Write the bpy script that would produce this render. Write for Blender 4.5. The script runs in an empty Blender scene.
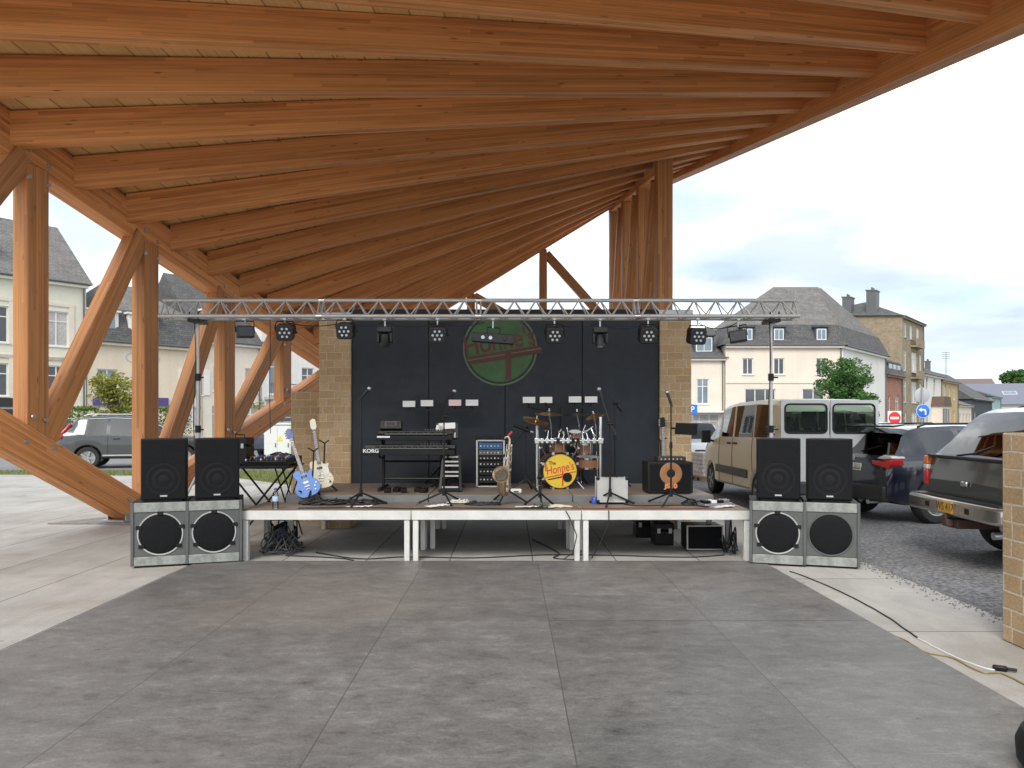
import bpy, bmesh, math, random
from mathutils import Vector, Matrix, Euler
random.seed(7)
rnd = random.Random(11)
V = Vector
PI = math.pi
R_ = math.radians
scene = bpy.context.scene
COL = scene.collection
FPX, CX, CY, CAMH = 750.0, 510.0, 420.0, 1.58

def at(px, py, Y):
    "world point at depth Y (metres along the street) as surveyed from the photograph"
    return V(((px - CX) / FPX * Y, Y, CAMH + (CY - py) / FPX * Y))

def gnd(px, py, z=0.0):
    Y = FPX * (CAMH - z) / (py - CY)
    return V(((px - CX) / FPX * Y, Y, z))

# ------------------------------------------------------------ materials
def new_mat(name):
    m = bpy.data.materials.new(name)
    m.use_nodes = True
    nt = m.node_tree
    nt.nodes.clear()
    out = nt.nodes.new('ShaderNodeOutputMaterial')
    b = nt.nodes.new('ShaderNodeBsdfPrincipled')
    nt.links.new(b.outputs[0], out.inputs[0])
    return m, nt, b, out

class NT:
    "tiny wrapper to write node graphs as expressions"
    def __init__(s, nt): s.nt = nt
    def n(s, typ, ins=None, **kw):
        nd = s.nt.nodes.new('ShaderNode' + typ)
        for k, v in kw.items(): setattr(nd, k, v)
        if ins:
            for k, v in ins.items():
                sock = nd.inputs[k]
                if hasattr(v, 'is_output'): s.nt.links.new(v, sock)
                else: sock.default_value = v
        return nd
    def math(s, op, a, b=0.0, c=None):
        ins = {0: a, 1: b}
        if c is not None: ins[2] = c
        return s.n('Math', ins, operation=op).outputs[0]
    def mix(s, fac, a, b, blend='MIX'):
        nd = s.n('Mix', None, data_type='RGBA', blend_type=blend)
        for i, v in ((0, fac), (6, a), (7, b)):
            if hasattr(v, 'is_output'): s.nt.links.new(v, nd.inputs[i])
            else: nd.inputs[i].default_value = v if i == 0 else (*v[:3], 1)
        return nd.outputs[2]
    def ramp(s, fac, stops, interp='LINEAR'):
        nd = s.n('ValToRGB', {0: fac})
        cr = nd.color_ramp
        cr.interpolation = interp
        while len(cr.elements) < len(stops): cr.elements.new(0.5)
        for e, (p, c) in zip(cr.elements, stops):
            e.position = p
            e.color = (*c[:3], 1) if hasattr(c, '__len__') else (c, c, c, 1)
        return nd.outputs[0]
    def noise(s, vec, scale, detail=3, rough=0.55, dist=0.0):
        return s.n('TexNoise', {'Vector': vec, 'Scale': scale, 'Detail': detail, 'Roughness': rough, 'Distortion': dist}).outputs[0]
    def mapping(s, vec, scale=(1, 1, 1), loc=(0, 0, 0)):
        return s.n('Mapping', {'Vector': vec, 'Scale': scale, 'Location': loc}).outputs[0]
    def uv(s): return s.n('TexCoord').outputs['UV']
    def obj(s): return s.n('TexCoord').outputs['Object']
    def pos(s): return s.n('NewGeometry').outputs['Position']
    def bump(s, h, strength=0.3, dist=0.01):
        return s.n('Bump', {'Height': h, 'Strength': strength, 'Distance': dist}).outputs[0]

def mul(c, k): return tuple(min(1, x * k) for x in c[:3])

MC = {}
def M(name, col=(.5, .5, .5), rough=0.5, metal=0.0, var=0.12, scale=6.0, bump=0.0, coat=0.0, spec=0.5, emit=None):
    if name in MC: return MC[name]
    m, nt, b, out = new_mat(name)
    g = NT(nt)
    p = g.obj()
    n1 = g.noise(p, scale, 5, 0.6)
    n2 = g.noise(p, scale * 7.3, 3, 0.6)
    f = g.math('ADD', g.math('MULTIPLY', n1, 0.7), g.math('MULTIPLY', n2, 0.3))
    c = g.ramp(f, [(0.3, mul(col, 1 - var)), (0.7, mul(col, 1 + var))])
    nt.links.new(c, b.inputs['Base Color'])
    if coat or metal: b.inputs['Roughness'].default_value = rough
    else: nt.links.new(g.ramp(n2, [(0.3, max(0.02, rough - 0.08)), (0.7, min(1, rough + 0.08))]), b.inputs['Roughness'])
    b.inputs['Metallic'].default_value = metal
    b.inputs['Specular IOR Level'].default_value = spec
    if coat: b.inputs['Coat Weight'].default_value = coat; b.inputs['Coat Roughness'].default_value = 0.05
    if bump: nt.links.new(g.bump(f, bump, 0.01), b.inputs['Normal'])
    if emit: b.inputs['Emission Color'].default_value = (*col, 1); b.inputs['Emission Strength'].default_value = emit
    MC[name] = m
    return m

def wood(name, col, dark, line=0.55, lam=0.045, weather=0.0):
    m, nt, b, out = new_mat(name); g = NT(nt)
    uv = g.uv()
    rndv = g.n('ObjectInfo').outputs['Random']
    off = g.n('CombineXYZ', {0: g.math('MULTIPLY', rndv, 37.0), 1: g.math('MULTIPLY', rndv, 11.0), 2: g.math('MULTIPLY', rndv, 5.0)}).outputs[0]
    uvo = g.n('VectorMath', {0: uv, 1: off}, operation='ADD').outputs[0]
    gr = g.noise(g.mapping(uvo, (0.9, 34, 1)), 1.0, 6, 0.65, 0.6)
    gr2 = g.noise(g.mapping(uvo, (0.5, 3.0, 1)), 1.0, 3, 0.6)
    sx = g.n('SeparateXYZ', {0: uvo})
    lv = g.math('DIVIDE', sx.outputs[1], lam)
    li = g.math('FLOOR', lv)
    lf = g.math('FRACT', lv)
    lseg = g.math('FLOOR', g.math('ADD', g.math('DIVIDE', sx.outputs[0], 3.1), g.math('MULTIPLY', li, 0.37)))
    lrnd = g.n('TexWhiteNoise', {'Vector': g.n('CombineXYZ', {0: li, 1: lseg}).outputs[0]}, noise_dimensions='2D').outputs[0]
    edge = g.math('LESS_THAN', g.math('ABSOLUTE', g.math('SUBTRACT', lf, 0.5)), 0.47)
    kv = g.n('TexVoronoi', {'Vector': g.mapping(uvo, (2.6, 11, 1)), 'Scale': 1.0, 'Randomness': 1.0})
    knot = g.ramp(kv.outputs['Distance'], [(0.06, 1.0), (0.17, 0.0)])
    ksel = g.math('LESS_THAN', g.n('SeparateXYZ', {0: kv.outputs['Color']}).outputs[0], 0.42)
    knot = g.math('MULTIPLY', knot, ksel)
    f = g.math('ADD', g.math('MULTIPLY', gr, 0.55), g.math('ADD', g.math('MULTIPLY', gr2, 0.3), g.math('MULTIPLY', lrnd, 0.22)))
    c = g.ramp(f, [(0.3, dark), (0.56, col), (0.8, mul(col, 1.22))])
    c = g.mix(g.math('MULTIPLY', knot, 0.75), c, mul(dark, 0.4))
    c = g.mix(g.math('MULTIPLY', g.math('SUBTRACT', 1.0, edge), line), c, mul(dark, 0.55))
    chk = g.noise(g.mapping(uvo, (0.55, 70, 1), (3, 1, 0)), 1.0, 2, 0.5)
    c = g.mix(g.ramp(chk, [(0.70, 0.0), (0.74, 0.7)]), c, mul(dark, 0.3))
    tint = g.ramp(rndv, [(0.0, 0.86), (1.0, 1.08)])
    c = g.mix(1.0, c, tint, 'MULTIPLY')
    if weather:
        w = g.noise(g.mapping(uvo, (0.25, 1.2, 1)), 1.0, 5, 0.7)
        c = g.mix(g.ramp(w, [(0.45, 0.0), (0.75, weather)]), c, (0.30, 0.22, 0.16))
    nt.links.new(c, b.inputs['Base Color'])
    b.inputs['Roughness'].default_value = 0.55
    b.inputs['Specular IOR Level'].default_value = 0.35
    nt.links.new(g.bump(g.math('ADD', g.math('MULTIPLY', gr, 0.6), g.math('MULTIPLY', edge, 0.6)), 0.25, 0.006), b.inputs['Normal'])
    MC[name] = m
    return m

def brick(name, c1, c2, mortar, bw=0.23, bh=0.112, ms=0.007, bump=0.7):
    m, nt, b, out = new_mat(name); g = NT(nt)
    uv = g.uv()
    wob = g.noise(uv, 9.0, 3)
    uvw = g.n('VectorMath', {0: uv, 1: g.n('VectorMath', {0: g.n('TexNoise', {'Vector': uv, 'Scale': 7.0, 'Detail': 2.0}).outputs[1], 'Scale': 0.016}, operation='SCALE').outputs[0]}, operation='ADD').outputs[0]
    bt = g.n('TexBrick', {'Vector': uvw, 'Color1': (*c1, 1), 'Color2': (*c2, 1), 'Mortar': (*mortar, 1), 'Scale': 1.0, 'Mortar Size': ms, 'Mortar Smooth': 0.25, 'Bias': 0.0, 'Brick Width': bw, 'Row Height': bh})
    bt.offset = 0.5; bt.squash = 0.72; bt.squash_frequency = 3
    sp = g.noise(uv, 42.0, 5, 0.7)
    big = g.noise(uv, 1.4, 4)
    c = g.mix(1.0, bt.outputs[0], g.ramp(sp, [(0.3, 0.72), (0.7, 1.16)]), 'MULTIPLY')
    c = g.mix(1.0, c, g.ramp(big, [(0.3, 0.82), (0.7, 1.1)]), 'MULTIPLY')
    nt.links.new(c, b.inputs['Base Color'])
    b.inputs['Roughness'].default_value = 0.9
    h = g.math('ADD', g.math('MULTIPLY', g.math('SUBTRACT', 1.0, bt.outputs[1]), 1.0), g.math('MULTIPLY', sp, 0.45))
    nt.links.new(g.bump(h, bump, 0.014), b.inputs['Normal'])
    MC[name] = m
    return m

def glass(name, tint=(.5, .58, .56), rough=0.02, ior=1.5):
    m, nt, b, out = new_mat(name); g = NT(nt)
    nt.nodes.remove(b)
    tr = g.n('BsdfTransparent', {0: (*tint, 1)})
    gl = g.n('BsdfGlossy', {0: (1, 1, 1, 1), 'Roughness': rough})
    fr = g.n('Fresnel', {0: ior})
    mx = g.n('MixShader', {0: fr.outputs[0], 1: tr.outputs[0], 2: gl.outputs[0]})
    nt.links.new(mx.outputs[0], out.inputs[0])
    MC[name] = m
    return m

def leaf_mat(name, c1, c2):
    m, nt, b, out = new_mat(name); g = NT(nt)
    ri = g.n('NewGeometry').outputs['Random Per Island']
    n = g.noise(g.obj(), 2.0, 3)
    f = g.math('ADD', g.math('MULTIPLY', ri, 0.6), g.math('MULTIPLY', n, 0.5))
    c = g.ramp(f, [(0.15, c1), (0.85, c2)])
    nt.links.new(c, b.inputs['Base Color'])
    b.inputs['Roughness'].default_value = 0.6
    b.inputs['Specular IOR Level'].default_value = 0.3
    tl = g.n('BsdfTranslucent', {0: c})
    mx = g.n('MixShader', {0: 0.3, 1: b.outputs[0], 2: tl.outputs[0]})
    nt.links.new(mx.outputs[0], out.inputs[0])
    MC[name] = m
    return m

# ------------------------------------------------------------ mesh builder
MW = {}
class MB:
    def __init__(s, T=None):
        s.v = []; s.f = []; s.uv = []; s.T = T or Matrix.Identity(4)
    def add(s, vs, fs, uvs=None):
        o = len(s.v)
        s.v += [s.T @ V(p) for p in vs]
        for i, f in enumerate(fs):
            s.f.append([o + k for k in f])
            s.uv.append(uvs[i] if uvs else None)
        return s
    def box(s, cx, cy, cz, sx, sy, sz, rot=None):
        Rm = rot.to_4x4() if rot is not None else Matrix.Identity(4)
        vs = []
        for dz in (-.5, .5):
            for dx, dy in ((-.5, -.5), (.5, -.5), (.5, .5), (-.5, .5)):
                vs.append(V((cx, cy, cz)) + (Rm @ V((dx * sx, dy * sy, dz * sz))))
        fs = [(0, 3, 2, 1), (4, 5, 6, 7), (0, 1, 5, 4), (1, 2, 6, 5), (2, 3, 7, 6), (3, 0, 4, 7)]
        return s.add(vs, fs)
    def b2(s, x0, x1, y0, y1, z0, z1):
        return s.box((x0 + x1) / 2, (y0 + y1) / 2, (z0 + z1) / 2, abs(x1 - x0), abs(y1 - y0), abs(z1 - z0))
    def bar(s, p0, p1, w, h, up=(0, 0, 1), vert=False, h1=None):
        "rectangular bar p0-p1; w across, h along up; vert keeps the ends and depth vertical (p = bottom centre)"
        p0, p1 = V(p0), V(p1)
        d = (p1 - p0); Ln = d.length; d.normalize()
        side = d.cross(V(up)).normalized()
        u = V((0, 0, 1)) if vert else side.cross(d).normalized()
        h1 = h if h1 is None else h1
        vs = []
        for p, hh in ((p0, h), (p1, h1)):
            lo, hi = (0, hh) if vert else (-hh / 2, hh / 2)
            vs += [p - side * w / 2 + u * lo, p + side * w / 2 + u * lo, p + side * w / 2 + u * hi, p - side * w / 2 + u * hi]
        fs = [(0, 1, 2, 3), (5, 4, 7, 6), (0, 4, 5, 1), (1, 5, 6, 2), (2, 6, 7, 3), (3, 7, 4, 0)]
        a = rnd.random() * 5
        uvs = [[(0, 0), (w, 0), (w, h), (0, h)], [(0, 0), (w, 0), (w, h), (0, h)],
               [(a, 0), (a + Ln, 0), (a + Ln, w), (a, w)], [(a, w), (a + Ln, w), (a + Ln, w + h), (a, w + h)],
               [(a, w + h), (a + Ln, w + h), (a + Ln, 2 * w + h), (a, 2 * w + h)], [(a, 2 * w + 2 * h), (a + Ln, 2 * w + 2 * h), (a + Ln, 2 * w + h), (a, 2 * w + h)]]
        return s.add(vs, fs, uvs)
    def tube(s, pts, r, n=8, caps=True, closed=False):
        pts = [V(p) for p in pts]
        m = len(pts); rs = r if hasattr(r, '__len__') else [r] * m
        vs = []; fs = []
        prev = None
        for i, p in enumerate(pts):
            if closed: d = pts[(i + 1) % m] - pts[i - 1]
            else: d = pts[min(i + 1, m - 1)] - pts[max(i - 1, 0)]
            if d.length < 1e-9: d = V((0, 0, 1))
            d.normalize()
            if prev is None:
                a = d.orthogonal().normalized()
            else:
                a = prev - d * prev.dot(d)
                a = a.normalized() if a.length > 1e-6 else d.orthogonal().normalized()
            prev = a
            b = d.cross(a)
            for k in range(n):
                t = 2 * PI * k / n
                vs.append(p + (a * math.cos(t) + b * math.sin(t)) * rs[i])
        for i in range(m if closed else m - 1):
            j = (i + 1) % m
            for k in range(n):
                k2 = (k + 1) % n
                fs.append((i * n + k, i * n + k2, j * n + k2, j * n + k))
        if caps and not closed:
            fs.append(tuple(reversed(range(n)))); fs.append(tuple((m - 1) * n + k for k in range(n)))
        return s.add(vs, fs)
    def cyl(s, p0, p1, r0, r1=None, n=20):
        return s.tube([p0, p1], [r0, r0 if r1 is None else r1], n)
    def lathe(s, prof, T=None, n=32, cap=True):
        "profile [(r, z)] spun round the z axis of T"
        T = T or Matrix.Identity(4)
        vs = []; fs = []
        for r, z in prof:
            for k in range(n):
                t = 2 * PI * k / n
                vs.append(T @ V((r * math.cos(t), r * math.sin(t), z)))
        for i in range(len(prof) - 1):
            for k in range(n):
                k2 = (k + 1) % n
                fs.append((i * n + k, i * n + k2, (i + 1) * n + k2, (i + 1) * n + k))
        if cap:
            if prof[0][0] > 1e-5: fs.append(tuple(reversed(range(n))))
            if prof[-1][0] > 1e-5: fs.append(tuple((len(prof) - 1) * n + k for k in range(n)))
        return s.add(vs, fs)
    def prism(s, poly, z0, z1, T=None):
        T = T or Matrix.Identity(4)
        n = len(poly)
        vs = [T @ V((x, y, z0)) for x, y in poly] + [T @ V((x, y, z1)) for x, y in poly]
        fs = [tuple(reversed(range(n))), tuple(range(n, 2 * n))]
        for i in range(n):
            j = (i + 1) % n
            fs.append((i, j, n + j, n + i))
        return s.add(vs, fs)
    def sphere(s, c, r, n=12, sc=(1, 1, 1)):
        c = V(c); m = n // 2
        prof = [(max(1e-4, r * math.sin(PI * i / m)), -r * math.cos(PI * i / m)) for i in range(m + 1)]
        T = Matrix.Translation(c) @ Matrix.Diagonal((*sc, 1))
        return s.lathe(prof, T, n, cap=False)
    def quad(s, a, b, c, d, uv=None): return s.add([a, b, c, d], [(0, 1, 2, 3)], [uv] if uv else None)
    def build(s, name, mat, parent=None, label=None, cat=None, group=None, kind=None, bevel=0.0, seg=2, sharp=35, world=True, loc=None, flat=False):
        me = bpy.data.meshes.new(name)
        if parent is not None:
            inv = MW[parent.name].inverted() if world else Matrix.Identity(4)
        elif loc is not None: inv = Matrix.Translation(-V(loc))
        else: inv = Matrix.Identity(4)
        vs = [inv @ p for p in s.v]
        me.from_pydata(vs, [], s.f)
        ul = me.uv_layers.new(name='UVMap')
        for pi, poly in enumerate(me.polygons):
            u = s.uv[pi]
            if u is None:
                nrm = poly.normal
                ax, ay, az = abs(nrm.x), abs(nrm.y), abs(nrm.z)
                for li in poly.loop_indices:
                    c = vs[me.loops[li].vertex_index]
                    if az >= ax and az >= ay: q = (c.x, c.y)
                    elif ax >= ay: q = (c.y, c.z)
                    else: q = (c.x, c.z)
                    ul.data[li].uv = q
            else:
                for k, li in enumerate(poly.loop_indices): ul.data[li].uv = u[k]
        mats = mat if isinstance(mat, (list, tuple)) else [mat]
        for mm in mats: me.materials.append(mm)
        if not flat:
            for p in me.polygons: p.use_smooth = True
            me.set_sharp_from_angle(angle=R_(sharp))
        o = bpy.data.objects.new(name, me)
        COL.objects.link(o)
        if parent is not None:
            o.parent = parent; MW[o.name] = MW[parent.name]
        else:
            if loc is not None: o.location = loc
            MW[o.name] = Matrix.Translation(V(loc)) if loc is not None else Matrix.Identity(4)
        if bevel:
            bv = o.modifiers.new('bevel', 'BEVEL'); bv.width = bevel; bv.segments = seg; bv.limit_method = 'ANGLE'; bv.angle_limit = R_(40)
        if label: o['label'] = label
        if cat: o['category'] = cat
        if group: o['group'] = group
        if kind: o['kind'] = kind
        return o

def thing(name, label, cat, loc=(0, 0, 0), rotz=0.0, group=None):
    o = bpy.data.objects.new(name, None)
    o.empty_display_size = 0.2
    COL.objects.link(o)
    o.location = loc; o.rotation_euler = (0, 0, rotz)
    o['label'] = label; o['category'] = cat
    if group: o['group'] = group
    MW[o.name] = Matrix.Translation(V(loc)) @ Matrix.Rotation(rotz, 4, 'Z')
    return o

def kids(o): return [c for c in bpy.data.objects if c.parent == o]
def dup(root, loc, rotz=None, label=None, group=None):
    r = root.copy(); COL.objects.link(r); r.location = loc
    if rotz is not None: r.rotation_euler = (0, 0, rotz)
    if label: r['label'] = label
    if group: r['group'] = group
    for ch in kids(root):
        c = ch.copy(); COL.objects.link(c); c.parent = r
        for g_ in kids(ch):
            d = g_.copy(); COL.objects.link(d); d.parent = c
    MW[r.name] = Matrix.Translation(V(loc)) @ Matrix.Rotation(r.rotation_euler.z, 4, 'Z')
    return r

def text_part(name, txt, size, T, mat, parent, ext=0.001, shear=0.0, label=None, world=True, sx=1.0, offset=0.0):
    cu = bpy.data.curves.new('t', 'FONT'); cu.body = txt; cu.size = size; cu.extrude = ext; cu.shear = shear
    cu.align_x = 'CENTER'; cu.align_y = 'CENTER'; cu.offset = offset
    ob = bpy.data.objects.new('t', cu); COL.objects.link(ob)
    bpy.context.view_layer.update()
    me = bpy.data.meshes.new_from_object(ob.evaluated_get(bpy.context.evaluated_depsgraph_get()))
    bpy.data.objects.remove(ob); bpy.data.curves.remove(cu)
    mb = MB()
    mb.v = [T @ V((v.co.x * sx, v.co.y, v.co.z)) for v in me.vertices]
    mb.f = [list(p.vertices) for p in me.polygons]; mb.uv = [None] * len(mb.f)
    bpy.data.meshes.remove(me)
    return mb.build(name, mat, parent, flat=True, world=world, label=label)

def frame(o, x, y, z=None):
    "4x4 from origin and axes"
    x = V(x).normalized(); y = V(y).normalized(); z = V(z).normalized() if z is not None else x.cross(y).normalized()
    m = Matrix.Identity(4)
    for i in range(3): m[i][0], m[i][1], m[i][2], m[i][3] = x[i], y[i], z[i], o[i]
    return m
FACE = Matrix(((1, 0, 0, 0), (0, 0, -1, 0), (0, 1, 0, 0), (0, 0, 0, 1)))   # local xy -> world xz, normal to -Y

# common materials
WOOD = wood('glulam_timber', (0.72, 0.315, 0.112), (0.37, 0.135, 0.043))
WOODP = wood('glulam_post', (0.56, 0.25, 0.088), (0.28, 0.11, 0.037), weather=0.35)
DECKW = wood('roof_boarding', (0.86, 0.54, 0.23), (0.66, 0.37, 0.135), line=0.8, lam=0.37)
STONE = brick('tan_stone_blocks', (0.50, 0.335, 0.175), (0.62, 0.445, 0.26), (0.66, 0.56, 0.42))
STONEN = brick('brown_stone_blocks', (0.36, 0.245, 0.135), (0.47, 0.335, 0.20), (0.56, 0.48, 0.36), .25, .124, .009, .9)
BLACK = M('black_plastic', (0.008, 0.008, 0.009), 0.45, var=0.3, spec=0.3)
BLACKM = M('black_metal', (0.012, 0.012, 0.013), 0.4, 0.2, spec=0.3)
CHROME = M('chrome', (0.75, 0.76, 0.78), 0.14, 1.0, var=0.05)
ALU = M('aluminium', (0.47, 0.465, 0.455), 0.42, 0.35, var=0.08)
STEEL = M('galvanised_steel', (0.42, 0.44, 0.46), 0.4, 0.8)
WHITEP = M('white_paint', (0.72, 0.72, 0.70), 0.45)
RUBBER = M('rubber', (0.02, 0.02, 0.02), 0.8, var=0.3, scale=20)
CABLE = M('black_cable', (0.015, 0.015, 0.016), 0.5)
PAPER = M('white_paper', (0.80, 0.79, 0.76), 0.8, var=0.05)
# ------------------------------------------------------------ camera, sky, sun
cam = bpy.data.cameras.new('camera'); camo = bpy.data.objects.new('camera', cam); COL.objects.link(camo)
camo.location = (0, 0, CAMH); camo.rotation_euler = (R_(90), 0, 0)
cam.sensor_width = 36; cam.lens = 36 * FPX / 1024; cam.shift_x = 2 / 1024; cam.shift_y = 36 / 1024
cam.clip_end = 3000; cam.clip_start = 0.05
scene.camera = camo
w = bpy.data.worlds.new('World'); scene.world = w; w.use_nodes = True
nt = w.node_tree; nt.nodes.clear(); g = NT(nt)
SUN_EL, SUN_AZ = R_(44), R_(200)
sky = g.n('TexSky', None, sky_type='NISHITA', sun_disc=False)
sky.sun_elevation = SUN_EL; sky.sun_rotation = SUN_AZ
d = g.n('TexCoord').outputs['Generated']
sp = g.n('SeparateXYZ', {0: d})
den = g.math('MAXIMUM', g.math('ADD', sp.outputs[2], 0.18), 0.05)
pl = g.n('CombineXYZ', {0: g.math('DIVIDE', sp.outputs[0], den), 1: g.math('DIVIDE', sp.outputs[1], den), 2: 0.0}).outputs[0]
c1 = g.noise(g.mapping(pl, (1.0, 1.0, 1), (4.3, 2.1, 0)), 0.9, 7, 0.55, 0.4)
c2 = g.noise(g.mapping(pl, (0.7, 1.0, 1), (1.3, 7.7, 0)), 1.3, 6, 0.55, 0.3)
veil = g.ramp(c1, [(0.30, 0.35), (0.52, 1.0)])
CLOUD = 11.5
cc = g.ramp(c2, [(0.36, (0.29, 0.325, 0.36)), (0.52, (0.42, 0.435, 0.45)), (0.68, (1.0, 1.0, 1.0))])
# dark flat cloud bank low on the right and a small one in the middle (directions in the sky)
def bank(cx, cz, rx, rz, amt):
    ax = g.math('DIVIDE', g.math('SUBTRACT', g.math('DIVIDE', sp.outputs[0], g.math('MAXIMUM', sp.outputs[1], 0.05)), cx), rx)
    az = g.math('DIVIDE', g.math('SUBTRACT', g.math('DIVIDE', sp.outputs[2], g.math('MAXIMUM', sp.outputs[1], 0.05)), cz), rz)
    r2 = g.math('ADD', g.math('MULTIPLY', ax, ax), g.math('MULTIPLY', az, az))
    e = g.math('EXPONENT', g.math('MULTIPLY', r2, -1.0))
    tex = g.noise(g.mapping(pl, (1.5, 1.0, 1), (0, 3, 0)), 2.2, 6, 0.6)
    front = g.math('GREATER_THAN', sp.outputs[1], 0.0)
    return g.math('MULTIPLY', g.math('MULTIPLY', e, front), g.ramp(tex, [(0.25, amt * 0.35), (0.6, amt)]))
bk = g.math('MINIMUM', g.math('ADD', g.math('ADD', bank(0.275, 0.198, 0.075, 0.022, 1.0), bank(0.66, 0.165, 0.26, 0.06, 0.8)), bank(-0.62, 0.27, 0.2, 0.12, 0.35)), 0.85)
cc = g.mix(bk, cc, (0.20, 0.245, 0.285))
cc = g.mix(1.0, cc, (CLOUD, CLOUD, CLOUD), 'MULTIPLY')
# Mix clamps nothing for colours above 1; ease the blue of the Nishita sky through gaps in the veil
col = g.mix(veil, sky.outputs[0], cc)
bg = g.n('Background', {0: col, 1: 0.1})
wo = g.n('OutputWorld', {0: bg.outputs[0]})
sl = bpy.data.lights.new('sun', 'SUN'); so = bpy.data.objects.new('sun', sl); COL.objects.link(so)
sl.energy = 1.2; sl.angle = R_(30); sl.color = (1, 0.95, 0.87)
sd = V((math.sin(SUN_AZ) * math.cos(SUN_EL), math.cos(SUN_AZ) * math.cos(SUN_EL), math.sin(SUN_EL)))
so.rotation_euler = sd.to_track_quat('Z', 'Y').to_euler(); so.location = sd * 50
scene.view_settings.view_transform = 'Standard'; scene.view_settings.look = 'None'
scene.view_settings.exposure = 1.40; scene.view_settings.gamma = 1.0

# ------------------------------------------------------------ ground
def ground_mat(name, c1, c2, scale, rough=0.9, bump=0.3, fine=60.0, speck=0.25):
    m, nt, b, out = new_mat(name); g = NT(nt); p = g.pos()
    big = g.noise(p, scale, 5, 0.6); fn = g.noise(p, fine, 4, 0.7)
    vor = g.n('TexVoronoi', {'Vector': p, 'Scale': fine * 0.7}).outputs['Distance']
    c = g.ramp(big, [(0.3, c1), (0.7, c2)])
    c = g.mix(1.0, c, g.ramp(fn, [(0.3, 1 - speck), (0.7, 1 + speck)]), 'MULTIPLY')
    nt.links.new(c, b.inputs['Base Color']); b.inputs['Roughness'].default_value = rough
    nt.links.new(g.bump(g.math('ADD', fn, g.math('MULTIPLY', vor, 0.6)), bump, 0.012), b.inputs['Normal'])
    return m
ASPH = ground_mat('gravel_asphalt', (0.12, 0.122, 0.13), (0.19, 0.192, 0.20), 0.6, 0.85, 1.0, 24.0, 0.9)
ROADM = ground_mat('road_asphalt', (0.16, 0.16, 0.165), (0.21, 0.21, 0.21), 0.5, 0.9, 0.3, 60, 0.25)
FIELD = ground_mat('far_ground', (0.10, 0.12, 0.06), (0.17, 0.17, 0.12), 0.05, 0.95, 0.1, 3, 0.3)

def slab_mat(name, x0, wid, y0, leng, joint=0.012, lat=True):
    m, nt, b, out = new_mat(name); g = NT(nt); p = g.pos()
    s_ = g.n('SeparateXYZ', {0: p})
    wob = g.math('MULTIPLY', g.math('SUBTRACT', g.noise(p, 3.0, 2), 0.5), 0.012)
    fx = g.math('FRACT', g.math('DIVIDE', g.math('ADD', g.math('SUBTRACT', s_.outputs[0], x0), wob), wid))
    ix = g.math('FLOOR', g.math('DIVIDE', g.math('SUBTRACT', s_.outputs[0], x0), wid))
    jx = g.math('LESS_THAN', g.math('MULTIPLY', fx, wid), joint)
    j = jx
    iy = 0.0
    if lat:
        q = g.math('DIVIDE', g.math('SUBTRACT', s_.outputs[1], y0), leng)
        iy = g.math('FLOOR', q)
        j = g.math('MAXIMUM', jx, g.math('LESS_THAN', g.math('MULTIPLY', g.math('FRACT', q), leng), joint))
    wn = g.n('TexWhiteNoise', {'Vector': g.n('CombineXYZ', {0: ix, 1: iy}).outputs[0]}, noise_dimensions='2D').outputs[0]
    big = g.noise(p, 0.7, 6, 0.62); fn = g.noise(p, 55, 4, 0.7)
    stain = g.noise(g.mapping(p, (0.5, 1.6, 1)), 0.8, 5, 0.6)
    c = g.ramp(big, [(0.28, (0.29, 0.278, 0.256)), (0.5, (0.385, 0.372, 0.35)), (0.72, (0.44, 0.428, 0.405))])
    c = g.mix(1.0, c, g.ramp(wn, [(0, 0.93), (1, 1.05)]), 'MULTIPLY')
    c = g.mix(1.0, c, g.ramp(fn, [(0.3, 0.9), (0.7, 1.08)]), 'MULTIPLY')
    c = g.mix(g.ramp(stain, [(0.56, 0.0), (0.72, 0.45)]), c, (0.25, 0.19, 0.135))
    gum = g.n('TexVoronoi', {'Vector': p, 'Scale': 2.3, 'Randomness': 1.0}).outputs['Distance']
    c = g.mix(g.ramp(gum, [(0.03, 0.55), (0.05, 0.0)]), c, (0.10, 0.095, 0.09))
    drt = g.noise(g.mapping(p, (1.0, 0.35, 1), (3, 3, 0)), 3.5, 6, 0.7, 0.6)
    c = g.mix(1.0, c, g.ramp(drt, [(0.35, 0.86), (0.65, 1.05)]), 'MULTIPLY')
    c = g.mix(g.math('MULTIPLY', j, 0.88), c, (0.03, 0.028, 0.025))
    nt.links.new(c, b.inputs['Base Color']); b.inputs['Roughness'].default_value = 0.78
    nt.links.new(g.bump(g.math('SUBTRACT', g.math('MULTIPLY', fn, 0.3), j), 0.25, 0.008), b.inputs['Normal'])
    return m
SLAB = slab_mat('concrete_slabs', -3.5, 0.9375, 0, 5.58, lat=False)
SLABR = slab_mat('concrete_slabs_by_the_road', 2.8 - 0.06, 1.3, 0.012 - 1.86 * 2 + 3.72, 1.862)

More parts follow.
